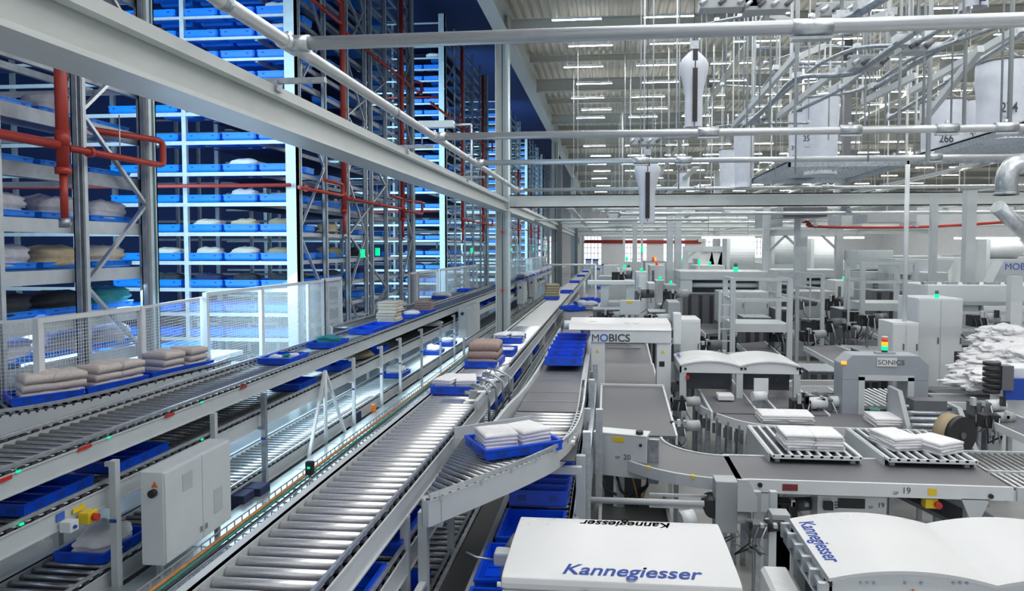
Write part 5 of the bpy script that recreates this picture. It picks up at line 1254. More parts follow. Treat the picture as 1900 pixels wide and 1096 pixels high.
# --- big Kannegiesser covers at the bottom
z = 1.72
yf, yn = W(1150, 962, z=z).y, W(1150, 1078, z=z).y; xl, xr = W(955, 962, z=z).x, W(1342, 975, z=z).x
xl = (xl + W(938, 1078, z=z).x) / 2; xr = (xr + W(1372, 1096, z=z).x) / 2
o = thing('white_cover_machine', 'white machine with a flat lid and blue lettering, front one beside the blue trays', 'machine', ((xl + xr) / 2, yn, 0))
m = MB(); prof = []
for i in range(17):
    t = i / 16; prof.append((yn + (yf - yn) * t, z - .05 * (1 - math.sin(math.pi * min(1, max(0, t * 1.15 - .02))) ** .5) if t < .12 or t > .97 else z))
prof = [(yn, z - .05), (yn + .015, z - .015), (yn + .06, z)] + [(yn + (yf - yn) * t, z + .012 * math.sin(math.pi * t)) for t in (.15, .3, .45, .6, .75, .9)] + [(yf - .02, z - .005), (yf, z - .04), (yf, z - .09), (yn, z - .09)]
m.prism(prof, xl, xr, 'x'); m.build('lid', 'hood', o, bevel=.01)
MB().box(xl + .02, xr - .02, yn + .02, yf - .03, z - .26, z - .09).build('body', 'white', o)
MB().box(xl + .01, xr - .01, yn - .012, yn + .02, z - .13, z - .10).build('edge_band', 'lgrey', o)
MB().box(xl + .4, xr - .02, yn + .1, yf - .05, .45, z - .26).build('lower_body', 'white', o)
for (xx, yy) in ((xl + .45, yn + .15), (xr - .1, yn + .15), (xl + .45, yf - .15), (xr - .1, yf - .15)): MB().box(xx, xx + .06, yy, yy + .06, 0, .45).build('foot', 'galv', o)
p = W(1087, 1084, y=yn - .01); MB().tube((p.x, yn - .012, z - .11), (p.x, yn - .03, z - .11), .04, 16).build('latch', 'galvl', o)
for zz in (z - .07, z - .16): MB().tube((xl - .03, yn + .02, zz), (xl, yn + .02, zz), .018, 10).build('hinge_pin', 'white', o)
p = W(1040, 1068, z=z + .006); text_part('Kannegiesser', .205, 'txt', o, frame_mw((p.x, yn + .07, z + .009), (1, 0, 0), (0, 1, 0)), shear=.3, bold=.003, sx=.88, zf=lambda x, y: z + .012 * min(1, max(0, (y - yn) / (yf - yn) / .15)) * .454 + .001)
p = W(1245, 972, z=z + .006); text_part('Kannegiesser', .16, 'txt', o, frame_mw((p.x, yf - .07, z + .004), (-1, 0, 0), (0, -1, 0)), shear=.3, bold=.003, sx=.86, zf=lambda x, y: z + .004)
c = W(938, 1025, z=1.45); o = thing('gear_motor', 'small grey geared motor with an orange cap at the edge of the flat white lid', 'motor', (c.x, c.y, 1.3))
MB().box(c.x - .09, c.x + .04, c.y - .08, c.y + .06, 1.36, 1.48).build('gearbox', 'lgrey', o, bevel=.02); MB().tube((c.x + .02, c.y + .05, 1.45), (c.x + .06, c.y + .24, 1.48), .045, 14).build('motor_body', 'dgrey', o); MB().tube((c.x + .06, c.y + .24, 1.48), (c.x + .07, c.y + .30, 1.49), .03, 12).build('cap', 'orange', o)
MB().box(c.x - .04, c.x + .0, c.y - .03, c.y, 0, 1.36).build('stand', 'galv', o); MB().path([(c.x - .08, c.y, 1.38), (c.x - .24, c.y - .04, 1.42), (c.x - .34, c.y + .02, 1.43)], .010, 6).build('rod', 'galv', o)
# big twin-arch cover
z = 1.68
yf, yn = W(1470, 962, z=z).y, W(1535, 1070, z=z).y; xl = (W(1467, 960, z=z).x + W(1533, 1070, z=z).x) / 2; xm = (W(1727, 975, z=z).x + W(1850, 1090, z=z).x) / 2
o = twin_hood('large white twin-arched cover with blue lettering at the corner of the picture', xl, xl + 2 * (xm - xl), yn - .02, yf, z, rise=.075, side=.22, band=.22, zleg=0)
text_part('Kannegiesser', .155, 'txt', o, frame_mw((xl + .05, yf - .10, z + .036), (0, -1, 0), (1, 0, 0)), shear=.3, bold=.003, sx=.90, zf=lambda x, y: z + .075 * (1 - (2 * (x - xl) / (xm - xl) - 1) ** 2))
p = W(1695, 1080, y=yn); m = MB(); m.prism([(p.x - .045, z - .14), (p.x + .045, z - .14), (p.x, z - .06)], yn - .004 + .0, yn + .006, 'y'); m.build('warning_triangle', 'orange', o)
for px in (1598, 1610, 1622, 1680, 1710, 1770, 1782, 1795): q = W(px, 1082, y=yn); MB().tube((q.x, yn + .0, q.z), (q.x, yn + .008, q.z), .010, 8).build('screw', 'galv', o)
q = W(1540, 1084, y=yn); MB().tube((q.x, yn, q.z), (q.x, yn + .008, q.z), .018, 10).build('rubber_plug', 'black', o)
m = MB(); m.box(xl - .05, xl - .02, yn, yf, z - .10, z - .07); m.box(xl - .05, xl - .02, yn, yf, z - .2, z - .17); m.build('side_track', 'galv', o)
m = MB()
for k in range(6): yy = yn + (yf - yn) * k / 5; m.box(xl - .07, xl, yy - .02, yy + .02, z - .16, z - .04)
m.build('track_bracket', 'galvl', o)
MB().box(xl + .1, xl + 2, yn + .4, yf - .1, .5, 1.4).build('lower_body', 'dgrey', o)
# small white rounded cover between them and lower parts
o = thing('guard_cover', 'small white rounded guard between the two big white covers with blue lettering', 'cover', (1.2, 4.9, .0))
a = W(1418, 1050, z=1.35); MB().prism([(-.16, 1.10), (.16, 1.10), (.16, 1.30), (.10, 1.36), (-.10, 1.36), (-.16, 1.30)] and [(a.x + u, v) for u, v in ((-.03, 1.0), (.22, 1.0), (.22, 1.30), (.17, 1.35), (.0, 1.35), (-.03, 1.32))], a.y - 1.0, a.y, 'y').build('cover', 'hood', o); MB().box(a.x + .05, a.x + .12, a.y - .3, a.y - .2, 0, 1.0).build('leg', 'galv', o)
# junction hardware before the belt numbered 19
o = thing('transfer_frame', 'galvanised frame with a dark roller end and hanging box at the belt curve joint', 'frame', (1.45, 7.9, 0))
yq = 8.05; a = W(1328, 893, y=yq); b = W(1368, 990, y=yq); MB().box(a.x, b.x, yq, yq + .25, b.z, a.z).build('side_box', 'grey', o, bevel=.01)
c = W(1322, 940, y=yq + .1); MB().tube((c.x, yq + .02, c.z), (c.x, yq + .3, c.z), .11, 18).build('pulley', 'black', o)
a = W(1369, 890, y=yq - .1); b = W(1400, 950, y=yq - .1); MB().prism([(a.x, a.z), (a.x + .12, a.z), (b.x + .03, a.z - .2), (b.x + .03, b.z), (a.x, b.z)], yq - .1, yq - .06, 'y').build('gusset_plate', 'lgrey', o)
for px in (1404, 1434): c = W(px, 950, y=yq - .05); MB().box(c.x - .04, c.x + .04, yq - .09, yq - .01, 0, c.z + .25).build('upright', 'lgrey' if px > 1410 else 'grey', o)
for px in (1380, 1362): c = W(px, 950, y=yq + .6); MB().box(c.x - .03, c.x + .03, yq + .6, yq + .66, 0, 1.0).build('upright', 'galv', o)
a = W(1206, 880, y=yq + .1); 
for k in range(3): MB().box(a.x, a.x + .75, yq + .2, yq + .24, 1.0 - k * .07, 1.03 - k * .07).build('rail', 'alu', o)
c = W(1272, 965, y=yq); MB().tube((c.x - .06, yq, c.z), (c.x + .1, yq + .05, c.z + .02), .10, 14).build('motor_body', 'white', o)
for k, (px, py, w, h, mm) in enumerate(((1447, 990, .12, .10, 'white'), (1470, 1005, .18, .14, 'lgrey'), (1450, 965, .10, .06, 'yellow'))):
    c = W(px, py, y=7.6); o = MB().box(c.x - w, c.x + w, 7.6, 7.8, 0 if mm != 'yellow' else c.z - .05, c.z + h).build('terminal_box', mm if mm != 'yellow' else 'grey', bevel=.01); tag(o, 'small floor-standing terminal box behind the twin-arched cover, %s one' % ORD[k], 'box')
o = thing('lower_belt', 'dark slanted belt under the belt numbered 19', 'conveyor', (4.6, 8.5, 0)); MB().bar((3.6, 9.6, .9), (5.4, 7.6, .35), .5, .05).build('belt', 'dgrey', o); MB().bar((3.85, 9.7, .92), (5.65, 7.7, .37), .04, .14).build('side_beam', 'white', o); MB().box(4.5, 4.56, 8.5, 8.56, 0, .6).build('leg', 'galv', o)
# ------------------------------------------------------------------ machines further back
def Pt(px, py, Y): return W(px, py, y=Y)
def platform(label, px0, px1, pt, rails, Y, depth, planky, ladder=None, w=.13, zb=0):
    a = Pt(px0, pt, Y); b = Pt(px1, pt, Y); o = thing('access_platform', label, 'platform', ((a.x + b.x) / 2, Y, 0))
    for xx in (a.x, b.x):
        for yy in (Y, Y + depth): MB().box(xx - w / 2, xx + w / 2, yy - w / 2, yy + w / 2, 0, a.z).build('post', 'lgrey', o)
    for py in rails:
        z = Pt(px0, py, Y).z; MB().box(a.x, b.x, Y - .03, Y + .03, z - .04, z + .04).build('handrail', 'lgrey', o)
        for xx in (a.x, b.x): MB().box(xx - .03, xx + .03, Y, Y + depth, z - .04, z + .04).build('handrail', 'lgrey', o)
    z = Pt(px0, planky, Y).z; MB().box(a.x, b.x, Y - .02, Y + depth, z - .22, z).build('walk_deck', 'lgrey', o)
    if ladder is not None:
        lx = Pt(ladder, pt, Y).x
        for xx in (lx, lx - .38): MB().box(xx - .025, xx + .025, Y - .08, Y - .02, 0, a.z - .3).build('ladder_stile', 'lgrey', o)
        k = .25
        while k < a.z - .4: MB().box(lx - .38, lx, Y - .07, Y - .03, k, k + .03).build('rung', 'lgrey', o); k += .32
    return o
platform('pale steel platform frame with ladder behind the small arched hoods', 1360, 1466, 516, (518, 556), 18.5, 1.2, 600, 1362)
platform('pale steel platform frame with ladder behind the grey gate', 1601, 1700, 486, (488, 523), 20.5, 1.3, 562, 1600)
o = thing('guard_railing', 'sloping pale steel railing between the two platform frames', 'railing', (6.5, 19.5, 0))
for (px, pt, Y) in ((1427, 500, 24.5), (1480, 503, 22.5), (1527, 508, 20.5)):
    a = Pt(px, pt, Y); MB().box(a.x - .05, a.x + .05, Y - .05, Y + .05, 0, a.z).build('post', 'lgrey', o)
for dy in (0, 26, 50):
    MB().bar(Pt(1427, 502 + dy * .8, 24.5), Pt(1527, 510 + dy, 20.5), .06).build('handrail', 'lgrey', o)
for t in (.2, .4, .6, .8):
    a = Pt(1427, 502, 24.5).lerp(Pt(1527, 510, 20.5), t); MB().box(a.x - .02, a.x + .02, a.y - .02, a.y + .02, a.z - 1.3, a.z).build('baluster', 'lgrey', o)
cabinet('tall white machine cabinet with a green lamp on top, before the wide ironer', 1704, 1783, 553, 722, 16.2, 1.1, 'white', 2, lamp=(1740, 'gl'))
cabinet('shorter white cabinet in front of the tall cabinet with the green lamp', 1656, 1703, 598, 700, 15.6, .8, 'white', 2)
a = Pt(1678, 597, 15.9); b = Pt(1682, 305, 15.9); o = MB().tube((a.x, 15.9, a.z), (a.x, 15.9, b.z), .05, 10).build('service_pole', 'white'); tag(o, 'thin white pole rising from the shorter white cabinet to the grating', 'pole')
cabinet('pale cabinet pair with two doors behind the platform ladder', 1336, 1426, 541, 600, 23.0, 1.2, 'lgrey', 2)
# ironers
def ironer(label, px0, px1, pt, pm, pb, Y, depth, lamp=None, mt='lgrey'):
    a = Pt(px0, pt, Y); b = Pt(px1, pm, Y); c = Pt(px1, pb, Y); o = thing('ironing_machine', label, 'machine', ((a.x + b.x) / 2, Y, 0))
    MB().box(a.x, b.x, Y, Y + depth, b.z, a.z).build('hood', mt, o, bevel=.03)
    for xx in (a.x, b.x - .45): MB().box(xx, xx + .45, Y + .02, Y + depth, 0, b.z).build('end_housing', mt, o, bevel=.02)
    MB().box(a.x + .45, b.x - .45, Y + .6, Y + depth, 0, b.z).build('back_panel', 'dgrey', o)
    for k in range(3):
        z = b.z - .2 - k * (b.z - max(c.z, .3)) / 3.2; MB().tube((a.x + .4, Y + .25, z), (b.x - .4, Y + .25, z), .09 if k % 2 == 0 else .05, 12).build('ironer_roll', 'white' if k % 2 == 0 else 'galv', o)
    MB().box(a.x + .45, b.x - .45, Y - .6, Y + .3, .85, .92).build('feed_table', 'white', o)
    if lamp:
        for lx in lamp: p = Pt(lx, pt, Y + .1); MB().tube((p.x, Y + .2, a.z), (p.x, Y + .2, a.z + .16), .09, 12).build('signal_lamp', 'gl', o); MB().tube((p.x, Y + .2, a.z + .16), (p.x, Y + .2, a.z + .3), .07, 12).build('lamp_cap', 'dgrey', o)
    return o
ironer('wide pale ironing machine with a dark opening beyond the cabinet pair', 1262, 1432, 503, 520, 590, 25.5, 2.2, (1366,))
ironer('pale ironing machine deep behind the second platform', 1598, 1722, 503, 522, 560, 27, 2)
ironer('pale ironing machine in the third row beyond the platforms', 1432, 1560, 500, 516, 560, 31, 2)
cabinet('grey box unit over the ironers behind the second platform', 1591, 1657, 464, 500, 27.5, 1.5, 'lgrey', 1, handle=False)
o = thing('feeder_hood', 'long pale feeder hood with a slanted end behind the second platform', 'machine', (12, 25, 0))
pts = [Pt(1662, 480, 25), Pt(1772, 482, 25), Pt(1752, 514, 25), Pt(1662, 508, 25)]
MB().prism([(p.x, p.z) for p in pts], 25, 26.6, 'y').build('hood', 'lgrey', o); MB().box(pts[0].x, pts[2].x, 25.2, 26.5, 0, pts[3].z).build('body', 'grey', o)
# large white ironer at the right with slanted front
o = thing('sheet_feeder', 'very wide white machine with a slanted front and bars behind the tall cabinet', 'machine', (13, 17.6, 0))
Y = 17.6; a = Pt(1722, 528, Y); b = Pt(1990, 552, Y); zc_ = Pt(1722, 566, Y).z
MB().box(a.x, a.x + 7, Y, Y + 1.5, zc_, a.z).build('top_hood', 'white', o, bevel=.03)
MB().prism([(Y, zc_), (Y + .9, zc_), (Y + .9, .2), (Y - .8, .2), (Y - .8, .9)], a.x + 1.3, a.x + 7, 'x').build('slanted_front', 'white', o)
MB().box(a.x + .2, a.x + 1.25, Y + .1, Y + 1.4, 0, zc_).build('end_housing', 'lgrey', o)
for k, (p0, p1) in enumerate((((1783, 562), (1885, 577)), ((1783, 580), (1885, 600)), ((1783, 598), (1880, 622)), ((1783, 612), (1870, 640)))):
    u = Pt(*p0, Y - .3 - k * .1); v = Pt(*p1, Y - .3 - k * .1); MB().bar(u, (v.x + 3, v.y, u.z), .08).build('bar', 'galvl' if k % 2 else 'grey', o)
m = MB()
for k in range(14): m.box(a.x + k * .5, a.x + k * .5 + .3, Y + .2, Y + .4, a.z, a.z + .06)
m.build('top_fittings', 'galv', o)['kind'] = 'stuff'
c = Pt(1870, 600, Y - .9); MB().box(c.x, c.x + .25, Y - 1, Y - .8, c.z - .3, c.z + 1.1).build('control_arm', 'white', o); MB().box(c.x - .3, c.x, Y - 1, Y - .9, c.z - .25, c.z + .05).build('screen', 'dgrey', o)
o = thing('slanted_panel_unit', 'pale blue-grey slanted panel with blue lettering above the very wide white machine', 'machine', (15, 20, 0)); Y = 20.5
pts = [Pt(1862, 484, Y), Pt(1990, 492, Y), Pt(1990, 540, Y), Pt(1840, 528, Y)]
MB().prism([(p.x, p.z) for p in pts], Y, Y + .5, 'y').build('panel', 'gatec' if False else 'lgrey', o); MB().box(pts[3].x + .2, pts[2].x, Y, Y + .5, 0, pts[3].z).build('stand', 'grey', o)
lettering(o, 'MOBICS', 1864, 500, y=Y - .01, size=.26, m='txt')
# laundry heap
for k, (px, py, w, d, h, dy) in enumerate(((1840, 722, 1.1, .9, .45, 0), (1868, 705, 1.0, .9, .5, .3), (1846, 690, .8, .7, .42, .4), (1876, 668, .85, .8, .5, .7), (1838, 668, .6, .6, .35, .6), (1862, 642, .8, .7, .4, .9), (1890, 690, .7, .7, .5, .1))):
    p = Pt(px, py, 13.4 + dy); m = lump(w, d, h, 3.3 + k * 2.7, .8, folds=1.5, hf=.35); m.v = [(x + p.x, y + p.y, z + p.z) for x, y, z in m.v]
    o = m.build('laundry_heap', 'linen'); tag(o, 'crumpled white cloth bundle in the heap before the very wide machine, %s one' % ORD[k], 'laundry', 'white laundry heap by the wide machine')
o = thing('laundry_cart', 'dark cart under the white laundry heap', 'cart', (10, 14, 0)); p = Pt(1845, 700, 14); MB().box(p.x - .8, p.x + 1.2, 13.3, 15, .2, 1.05).build('tub', 'dgrey', o, bevel=.03)
for xx in (-.7, 1.0): MB().tube((p.x + xx, 13.4, .1), (p.x + xx + .05, 13.4, .1), .1, 12).build('caster', 'black', o)
# hall belts behind
def pbelt(label, A, B, z, **k): return belt_line(label, [W(x, y, z=z) for x, y in A], [W(x, y, z=z) for x, y in B], .12, bm='white', **k)
def plegs(pts, z): return [(W(x, y, z=z).x, W(x, y, z=z).y) for x, y in pts]
pbelt('grey belt sloping from the platform frame toward the grey gate', [(1493, 642), (1560, 679)], [(1550, 640), (1640, 676)], 1.3, legs=plegs([(1500, 646), (1540, 668)], 1.3))
pbelt('grey belt behind the small arched hoods', [(1369, 637), (1395, 659)], [(1418, 633), (1450, 661)], 1.3, legs=plegs([(1375, 640), (1430, 650)], 1.3))
pbelt('broad grey belt beside the ironing machine near the cabinet pair', [(1286, 596), (1310, 620)], [(1335, 588), (1358, 616)], 1.3, legs=plegs([(1290, 600), (1345, 610), (1315, 617)], 1.3))
pbelt('long cross belt with orange labels between hoods and the grey gate', [(1440, 706), (1562, 706)], [(1440, 716), (1562, 717)], 1.3, legs=plegs([(1450, 712), (1540, 712)], 1.3))
pbelt('long pale belt edge running past the second platform', [(1548, 577), (1660, 640)], [(1560, 572), (1690, 636)], 1.25, legs=plegs([(1555, 580), (1620, 615)], 1.25))
pbelt('cross belt behind the grey gate', [(1560, 628), (1660, 634)], [(1560, 640), (1656, 644)], 1.3, legs=plegs([(1570, 634), (1640, 640)], 1.3))
# rows of generic machines filling the hall behind
def generic(k, px0, px1, pt, Y, depth, kind, lamp, lab, grp):
    a = Pt(px0, pt, Y); b = Pt(px1, pt, Y); o = thing('laundry_machine', lab, 'machine', ((a.x + b.x) / 2, Y, 0), grp)
    x0, x1, zt = a.x, b.x, a.z
    MB().box(x0, x1, Y, Y + depth, .15, zt).build('body', ('white', 'lgrey', 'grey')[k % 3], o, bevel=.02)
    for xx in (x0 + .05, x1 - .15): MB().box(xx, xx + .1, Y + .1, Y + .2, 0, .15).build('foot', 'dgrey', o)
    w = x1 - x0
    if kind == 0:
        MB().box(x0 + .15 * w, x1 - .15 * w, Y - .01, Y, zt * .35, zt * .62).build('opening', 'dpanel', o); MB().tube((x0 + .15 * w, Y - .08, zt * .6), (x1 - .15 * w, Y - .08, zt * .6), .05, 10).build('bar', 'galvl', o)
    elif kind == 1:
        for q in range(3): MB().box(x0 + .06, x1 - .06, Y - .3 - q * .1, Y, zt * (.3 + .18 * q), zt * (.3 + .18 * q) + .05).build('shelf', 'white', o)
        MB().box(x0 + .1, x0 + .3 * w, Y - .02, Y, zt * .75, zt * .92).build('control_panel', 'dgrey', o)
    else:
        m = MB(); m.prism([(Y - .6, .7), (Y, .7), (Y, zt * .95), (Y - .25, zt * .95)], x0 + .1, x1 - .1, 'x'); m.build('feed_hood', 'white', o)
        MB().box(x0 + .1, x1 - .1, Y - 1.2, Y - .3, .75, .82).build('table', 'belt', o)
    if lamp: MB().tube(((x0 + x1) / 2, Y + .1, zt), ((x0 + x1) / 2, Y + .1, zt + .0055 * Y), .0020 * Y, 10).build('signal_lamp', lamp, o)
G = [(1203, 1216, 525, 24, 1.2, 1, None), (1217, 1233, 520, 27, 1, 1, 'gl'), (1234, 1256, 528, 23, 1, 0, 'gl'), (1180, 1202, 504, 26, 1.2, 2, 'gl'), (1120, 1176, 524, 29, 1.5, 0, None), (1110, 1140, 512, 36, 1.5, 1, None), (1145, 1172, 498, 40, 2, 2, 'gl'),
     (1206, 1232, 492, 34, 1.8, 1, 'rl'), (1240, 1275, 500, 31, 1.5, 0, 'ol'), (1120, 1150, 492, 52, 3, 0, None), (1160, 1190, 486, 55, 3, 1, 'gl'), (1195, 1235, 484, 58, 3, 2, 'ol'), (1240, 1290, 486, 50, 3, 0, 'gl'), (1290, 1345, 492, 33, 2, 1, 'gl'),
     (1295, 1350, 480, 48, 3, 2, None), (1352, 1410, 486, 44, 3, 0, 'gl'), (1420, 1470, 488, 38, 3, 1, None), (1480, 1540, 484, 42, 3, 0, None), (1545, 1600, 484, 36, 2.5, 2, 'gl'), (1610, 1680, 480, 40, 3, 1, None), (1690, 1760, 476, 36, 2.5, 0, None), (1765, 1830, 478, 32, 2.2, 2, None),
     (1835, 1920, 476, 38, 3, 1, None), (1240, 1262, 560, 19, 1, 0, None), (1340, 1420, 478, 62, 4, 0, None), (1430, 1520, 478, 66, 4, 1, None), (1530, 1640, 476, 60, 4, 2, None), (1650, 1760, 474, 58, 4, 0, None), (1770, 1900, 472, 56, 4, 1, None), (1475, 1550, 540, 25, 1.2, 0, None), (1550, 1585, 520, 26.5, 1.2, 1, 'gl'), (1715, 1760, 505, 24, 1.2, 1, None), (1128, 1165, 560, 21.6, .9, 0, None)]
for k, (a, b, pt, Y, d, kind, lamp) in enumerate(G):
    generic(k, a, b, pt, Y, d, kind, lamp, 'pale laundry machine in the hall, %s of the machines behind the gates' % ORD[k], 'pale machines filling the hall')
# lit white drums with work-light tubes
for k, (a, b, t, bt, Y) in enumerate(((1355, 1401, 440, 505, 33.5), (1511, 1553, 440, 505, 34), (1838, 1900, 441, 480, 30), (1438, 1500, 434, 490, 35))):
    u = Pt(a, t, Y); v = Pt(b, bt, Y); o = thing('sheet_drum', 'tall curved white machine panel under a tube light, %s one along the back' % ORD[k], 'machine', ((u.x + v.x) / 2, Y, 0), 'curved white panels under tube lights')
    m = MB(); P = [(Y + .5 - .5 * math.sin(math.pi * q / 12), u.z + (v.z - u.z) * q / 12) for q in range(13)]; P += [(Y + .7, v.z), (Y + .7, u.z)]
    m.prism(P, u.x, v.x, 'x'); m.build('curved_panel', 'white', o); MB().box(u.x, v.x, Y + .1, Y + 1.4, 0, v.z).build('base', 'lgrey', o); MB().box(u.x - .15, u.x, Y, Y + 1.4, 0, u.z).build('side_frame', 'lgrey', o)
for k, (a, b, t, Y) in enumerate(((1302, 1400, 440.5, 32.4), (1500, 1603, 441, 33), (1771, 1897, 442, 29))):
    u = Pt(a, t, Y); v = Pt(b, t, Y); o = thing('work_light', 'bright tube light hanging over the curved white panel, %s one' % ORD[k], 'light', ((u.x + v.x) / 2, Y, u.z), 'tube lights over the back machines')
    MB().box(u.x, v.x, Y - .08, Y + .08, u.z + .03, u.z + .08).build('housing', 'white', o); MB().tube((u.x, Y, u.z), (v.x, Y, u.z), .035, 10).build('tube', 'ledw', o)
    for xx in (u.x + .3, v.x - .3): MB().tube((xx, Y, u.z + .08), (xx, Y, 12.004), .012, 6).build('hanger_wire', 'galv', o)
# steel support frame with diagonals
o = thing('machine_portal', 'pale steel portal with diagonal braces over the back machines', 'portal', (8, 29, 0)); Y = 29
a = Pt(1422, 426, Y); b = Pt(1557, 426, Y)
for p in (a, b, Pt(1490, 426, Y)): MB().box(p.x - .14, p.x + .14, Y - .14, Y + .14, 0, a.z).build('post', 'lgrey', o)
MB().box(a.x, b.x, Y - .12, Y + .12, a.z - .25, a.z).build('top_beam', 'lgrey', o)
for u, v in (((1462, 432), (1428, 465)), ((1520, 432), (1552, 462)), ((1452, 432), (1484, 462))): MB().bar(Pt(*u, Y), Pt(*v, Y), .09).build('brace', 'lgrey', o)
o = thing('sheet_gantry', 'white gantry with hanging white sheets before the back windows', 'gantry', (4, 38, 0)); Y = 38
a = Pt(1272, 457, Y); b = Pt(1350, 457, Y)
for xx in (a.x, b.x): MB().box(xx - .15, xx + .15, Y - .1, Y + .1, 0, a.z).build('post', 'lgrey', o)
MB().box(a.x, b.x, Y - .12, Y + .12, a.z - .3, a.z).build('top_beam', 'lgrey', o); MB().bar(Pt(1276, 478, Y), Pt(1298, 460, Y), .12).build('brace', 'lgrey', o)
for k, px in enumerate((1308, 1328, 1345)):
    u = Pt(px, 462, Y + .5); m = MB(); m.prism([(u.x - .25, u.z), (u.x + .3, u.z - .05), (u.x + .45, u.z - .9), (u.x - .5, u.z - .95)], Y - .02, Y + .03, 'y'); c_ = m.build('hanging_sheet', 'linen'); tag(c_, 'white sheet hanging in the gantry before the back windows, %s of three' % ORD[k], 'sheet', 'sheets in the white gantry')
# small second gate and its tray branch
Y = 22.0; o = thing('white_gate_machine', 'smaller pale gate machine with an arm bar beyond the lettered gate', 'machine', (0, Y, 0))
for px in (1122, 1170): p = Pt(px, 524, Y); MB().box(p.x - .13, p.x + .13, Y, Y + .3, 0, p.z).build('gate_leg', 'lgrey', o)
a = Pt(1090, 520, Y); b = Pt(1178, 528, Y); MB().box(a.x, b.x, Y - .1, Y + .3, b.z, a.z).build('header', 'white', o, bevel=.02)
a = Pt(1150, 556, Y - 3); b = Pt(1188, 583, Y - 3); MB().box(a.x, b.x, Y - 3.2, Y - 3, b.z, a.z).build('control_box', 'lgrey', o, bevel=.01); MB().box(a.x + .1, a.x + .15, Y - 3.1, Y - 3.05, 0, b.z).build('stand', 'galv', o); c = Pt(1168, 560, Y - 3.2); MB().box(c.x - .08, c.x + .08, Y - 3.21, Y - 3.2, c.z - .03, c.z + .03).build('yellow_label', 'yellow', o)
for q in range(3): MB().box(Pt(1126, 500, Y).x, Pt(1166, 500, Y).x, Y + .5 + q, Y + 1.3 + q, 1.25 + .15 * q, 1.33 + .15 * q).build('belt', 'belt', o)
A = smooth([W(x, y, z=1.93) for x, y in ((1118, 545), (1112, 565), (1100, 583), (1075, 592), (1050, 597))], 4); B = smooth([W(x, y, z=1.93) for x, y in ((1090, 545), (1085, 556), (1075, 562), (1060, 566), (1045, 570))], 4)
o = belt_line('second pale branch conveyor curving into the main line beyond the lettered gate', A, B, .18, mt='belt', legs=[(A[6].x, A[6].y), (A[12].x, A[12].y)])
for k, (px, py) in enumerate(((1062, 575), (1086, 566), (1098, 559))): p = W(px, py, z=1.94); tray(p.x, p.y, 1.945, 'blue tray on the second branch conveyor, %s one' % ORD[k], .5, grp='trays on the second branch')
p = W(1084, 572, z=1.95); bundle('lilac', 'lilac', p.x + .1, p.y - .2, 1.97, .4, 'white-grey linen on the second branch conveyor', None, .6, .8, .2)
for k, (px, py) in enumerate(((1115, 535), (1108, 500), (1122, 492), (1150, 521), (1092, 482), (1105, 483))):
    p = W(px, py, z=1.9); p.y = min(p.y, 80); p = Pt(px, py, min(p.y, 70)); tray(p.x, p.y, max(p.z, .5), 'small far blue tray near the end of the main line, %s one' % ORD[k], grp='far blue trays near the back windows'); 
    MB_ = MB().box(p.x - .3, p.x + .3, p.y - .3, p.y + .3, 0, max(p.z, .5)); s_ = MB_.build('tray_stand', 'lgrey'); tag(s_, 'pale stand under a far blue tray, %s one' % ORD[k], 'stand', 'stands under the far blue trays')
o = MB().tube(Pt(1017, 491, 27), Pt(1106, 491, 27), .04, 8).build('barrier_tube', 'white'); tag(o, 'thin white tube across the main line beside the second column', 'tube')
o = MB().tube(Pt(1105, 491, 27) - Vector((0, 0, 3.3)), Pt(1105, 491, 27), .04, 8).build('tube_post', 'white'); tag(o, 'thin white post holding the tube across the main line', 'post')
# person at the back
def person():
    o = thing('person', 'person in light top bending at the back machines beside the green lamp', 'person', (11.5, 33, 0)); p = Pt(1571, 500, 31.5)
    bm_v = [(0, 0, .9), (0, -.05, 1.15), (0, -.1, 1.4), (0, -.12, 1.52), (0, -.14, 1.68), (.12, 0, .88), (.13, 0, .5), (.13, .02, .06), (-.12, 0, .88), (-.13, 0, .5), (-.13, .02, .06), (.2, -.1, 1.38), (.3, -.2, 1.15), (.3, -.42, 1.05), (-.2, -.1, 1.38), (-.3, -.2, 1.15), (-.3, -.42, 1.05)]
    e = [(0, 1), (1, 2), (2, 3), (3, 4), (0, 5), (5, 6), (6, 7), (0, 8), (8, 9), (9, 10), (2, 11), (11, 12), (12, 13), (2, 14), (14, 15), (15, 16)]
    r = [.15, .15, .15, .06, .11, .09, .065, .05, .09, .065, .05, .06, .045, .035, .06, .045, .035]
    me = bpy.data.meshes.new('body'); me.from_pydata(bm_v, e, []); b = bpy.data.objects.new('body', me); sc.collection.objects.link(b); b.parent = o; b.location = (0, 0, 0)
    s = b.modifiers.new('skin', 'SKIN'); 
    for v, rr in zip(me.skin_vertices[0].data, r): v.radius = (rr, rr)
    me.skin_vertices[0].data[0].use_root = True; b.modifiers.new('sub', 'SUBSURF').levels = 1; me.materials.append(M['brown'])
    o.location = (p.x, 31.5, .1); o['_o'] = [p.x, 31.5, .1]
    MB().box(p.x - .22, p.x + .22, 31.5 - .26, 31.5 + .16, .98, 1.58).build('shirt', 'linen', o, bevel=.08)
    h = MB().tube((p.x, 31.38, 1.70), (p.x, 31.38, 1.90), .115, 12, .07).build('hair', 'black', o)
person()
o = MB().box(Pt(1571, 500, 31.5).x - 1, Pt(1571, 500, 31.5).x + 1, 31, 32.2, 0, .12).build('operator_step', 'grey'); tag(o, 'low grey step under the person at the back machines', 'step')
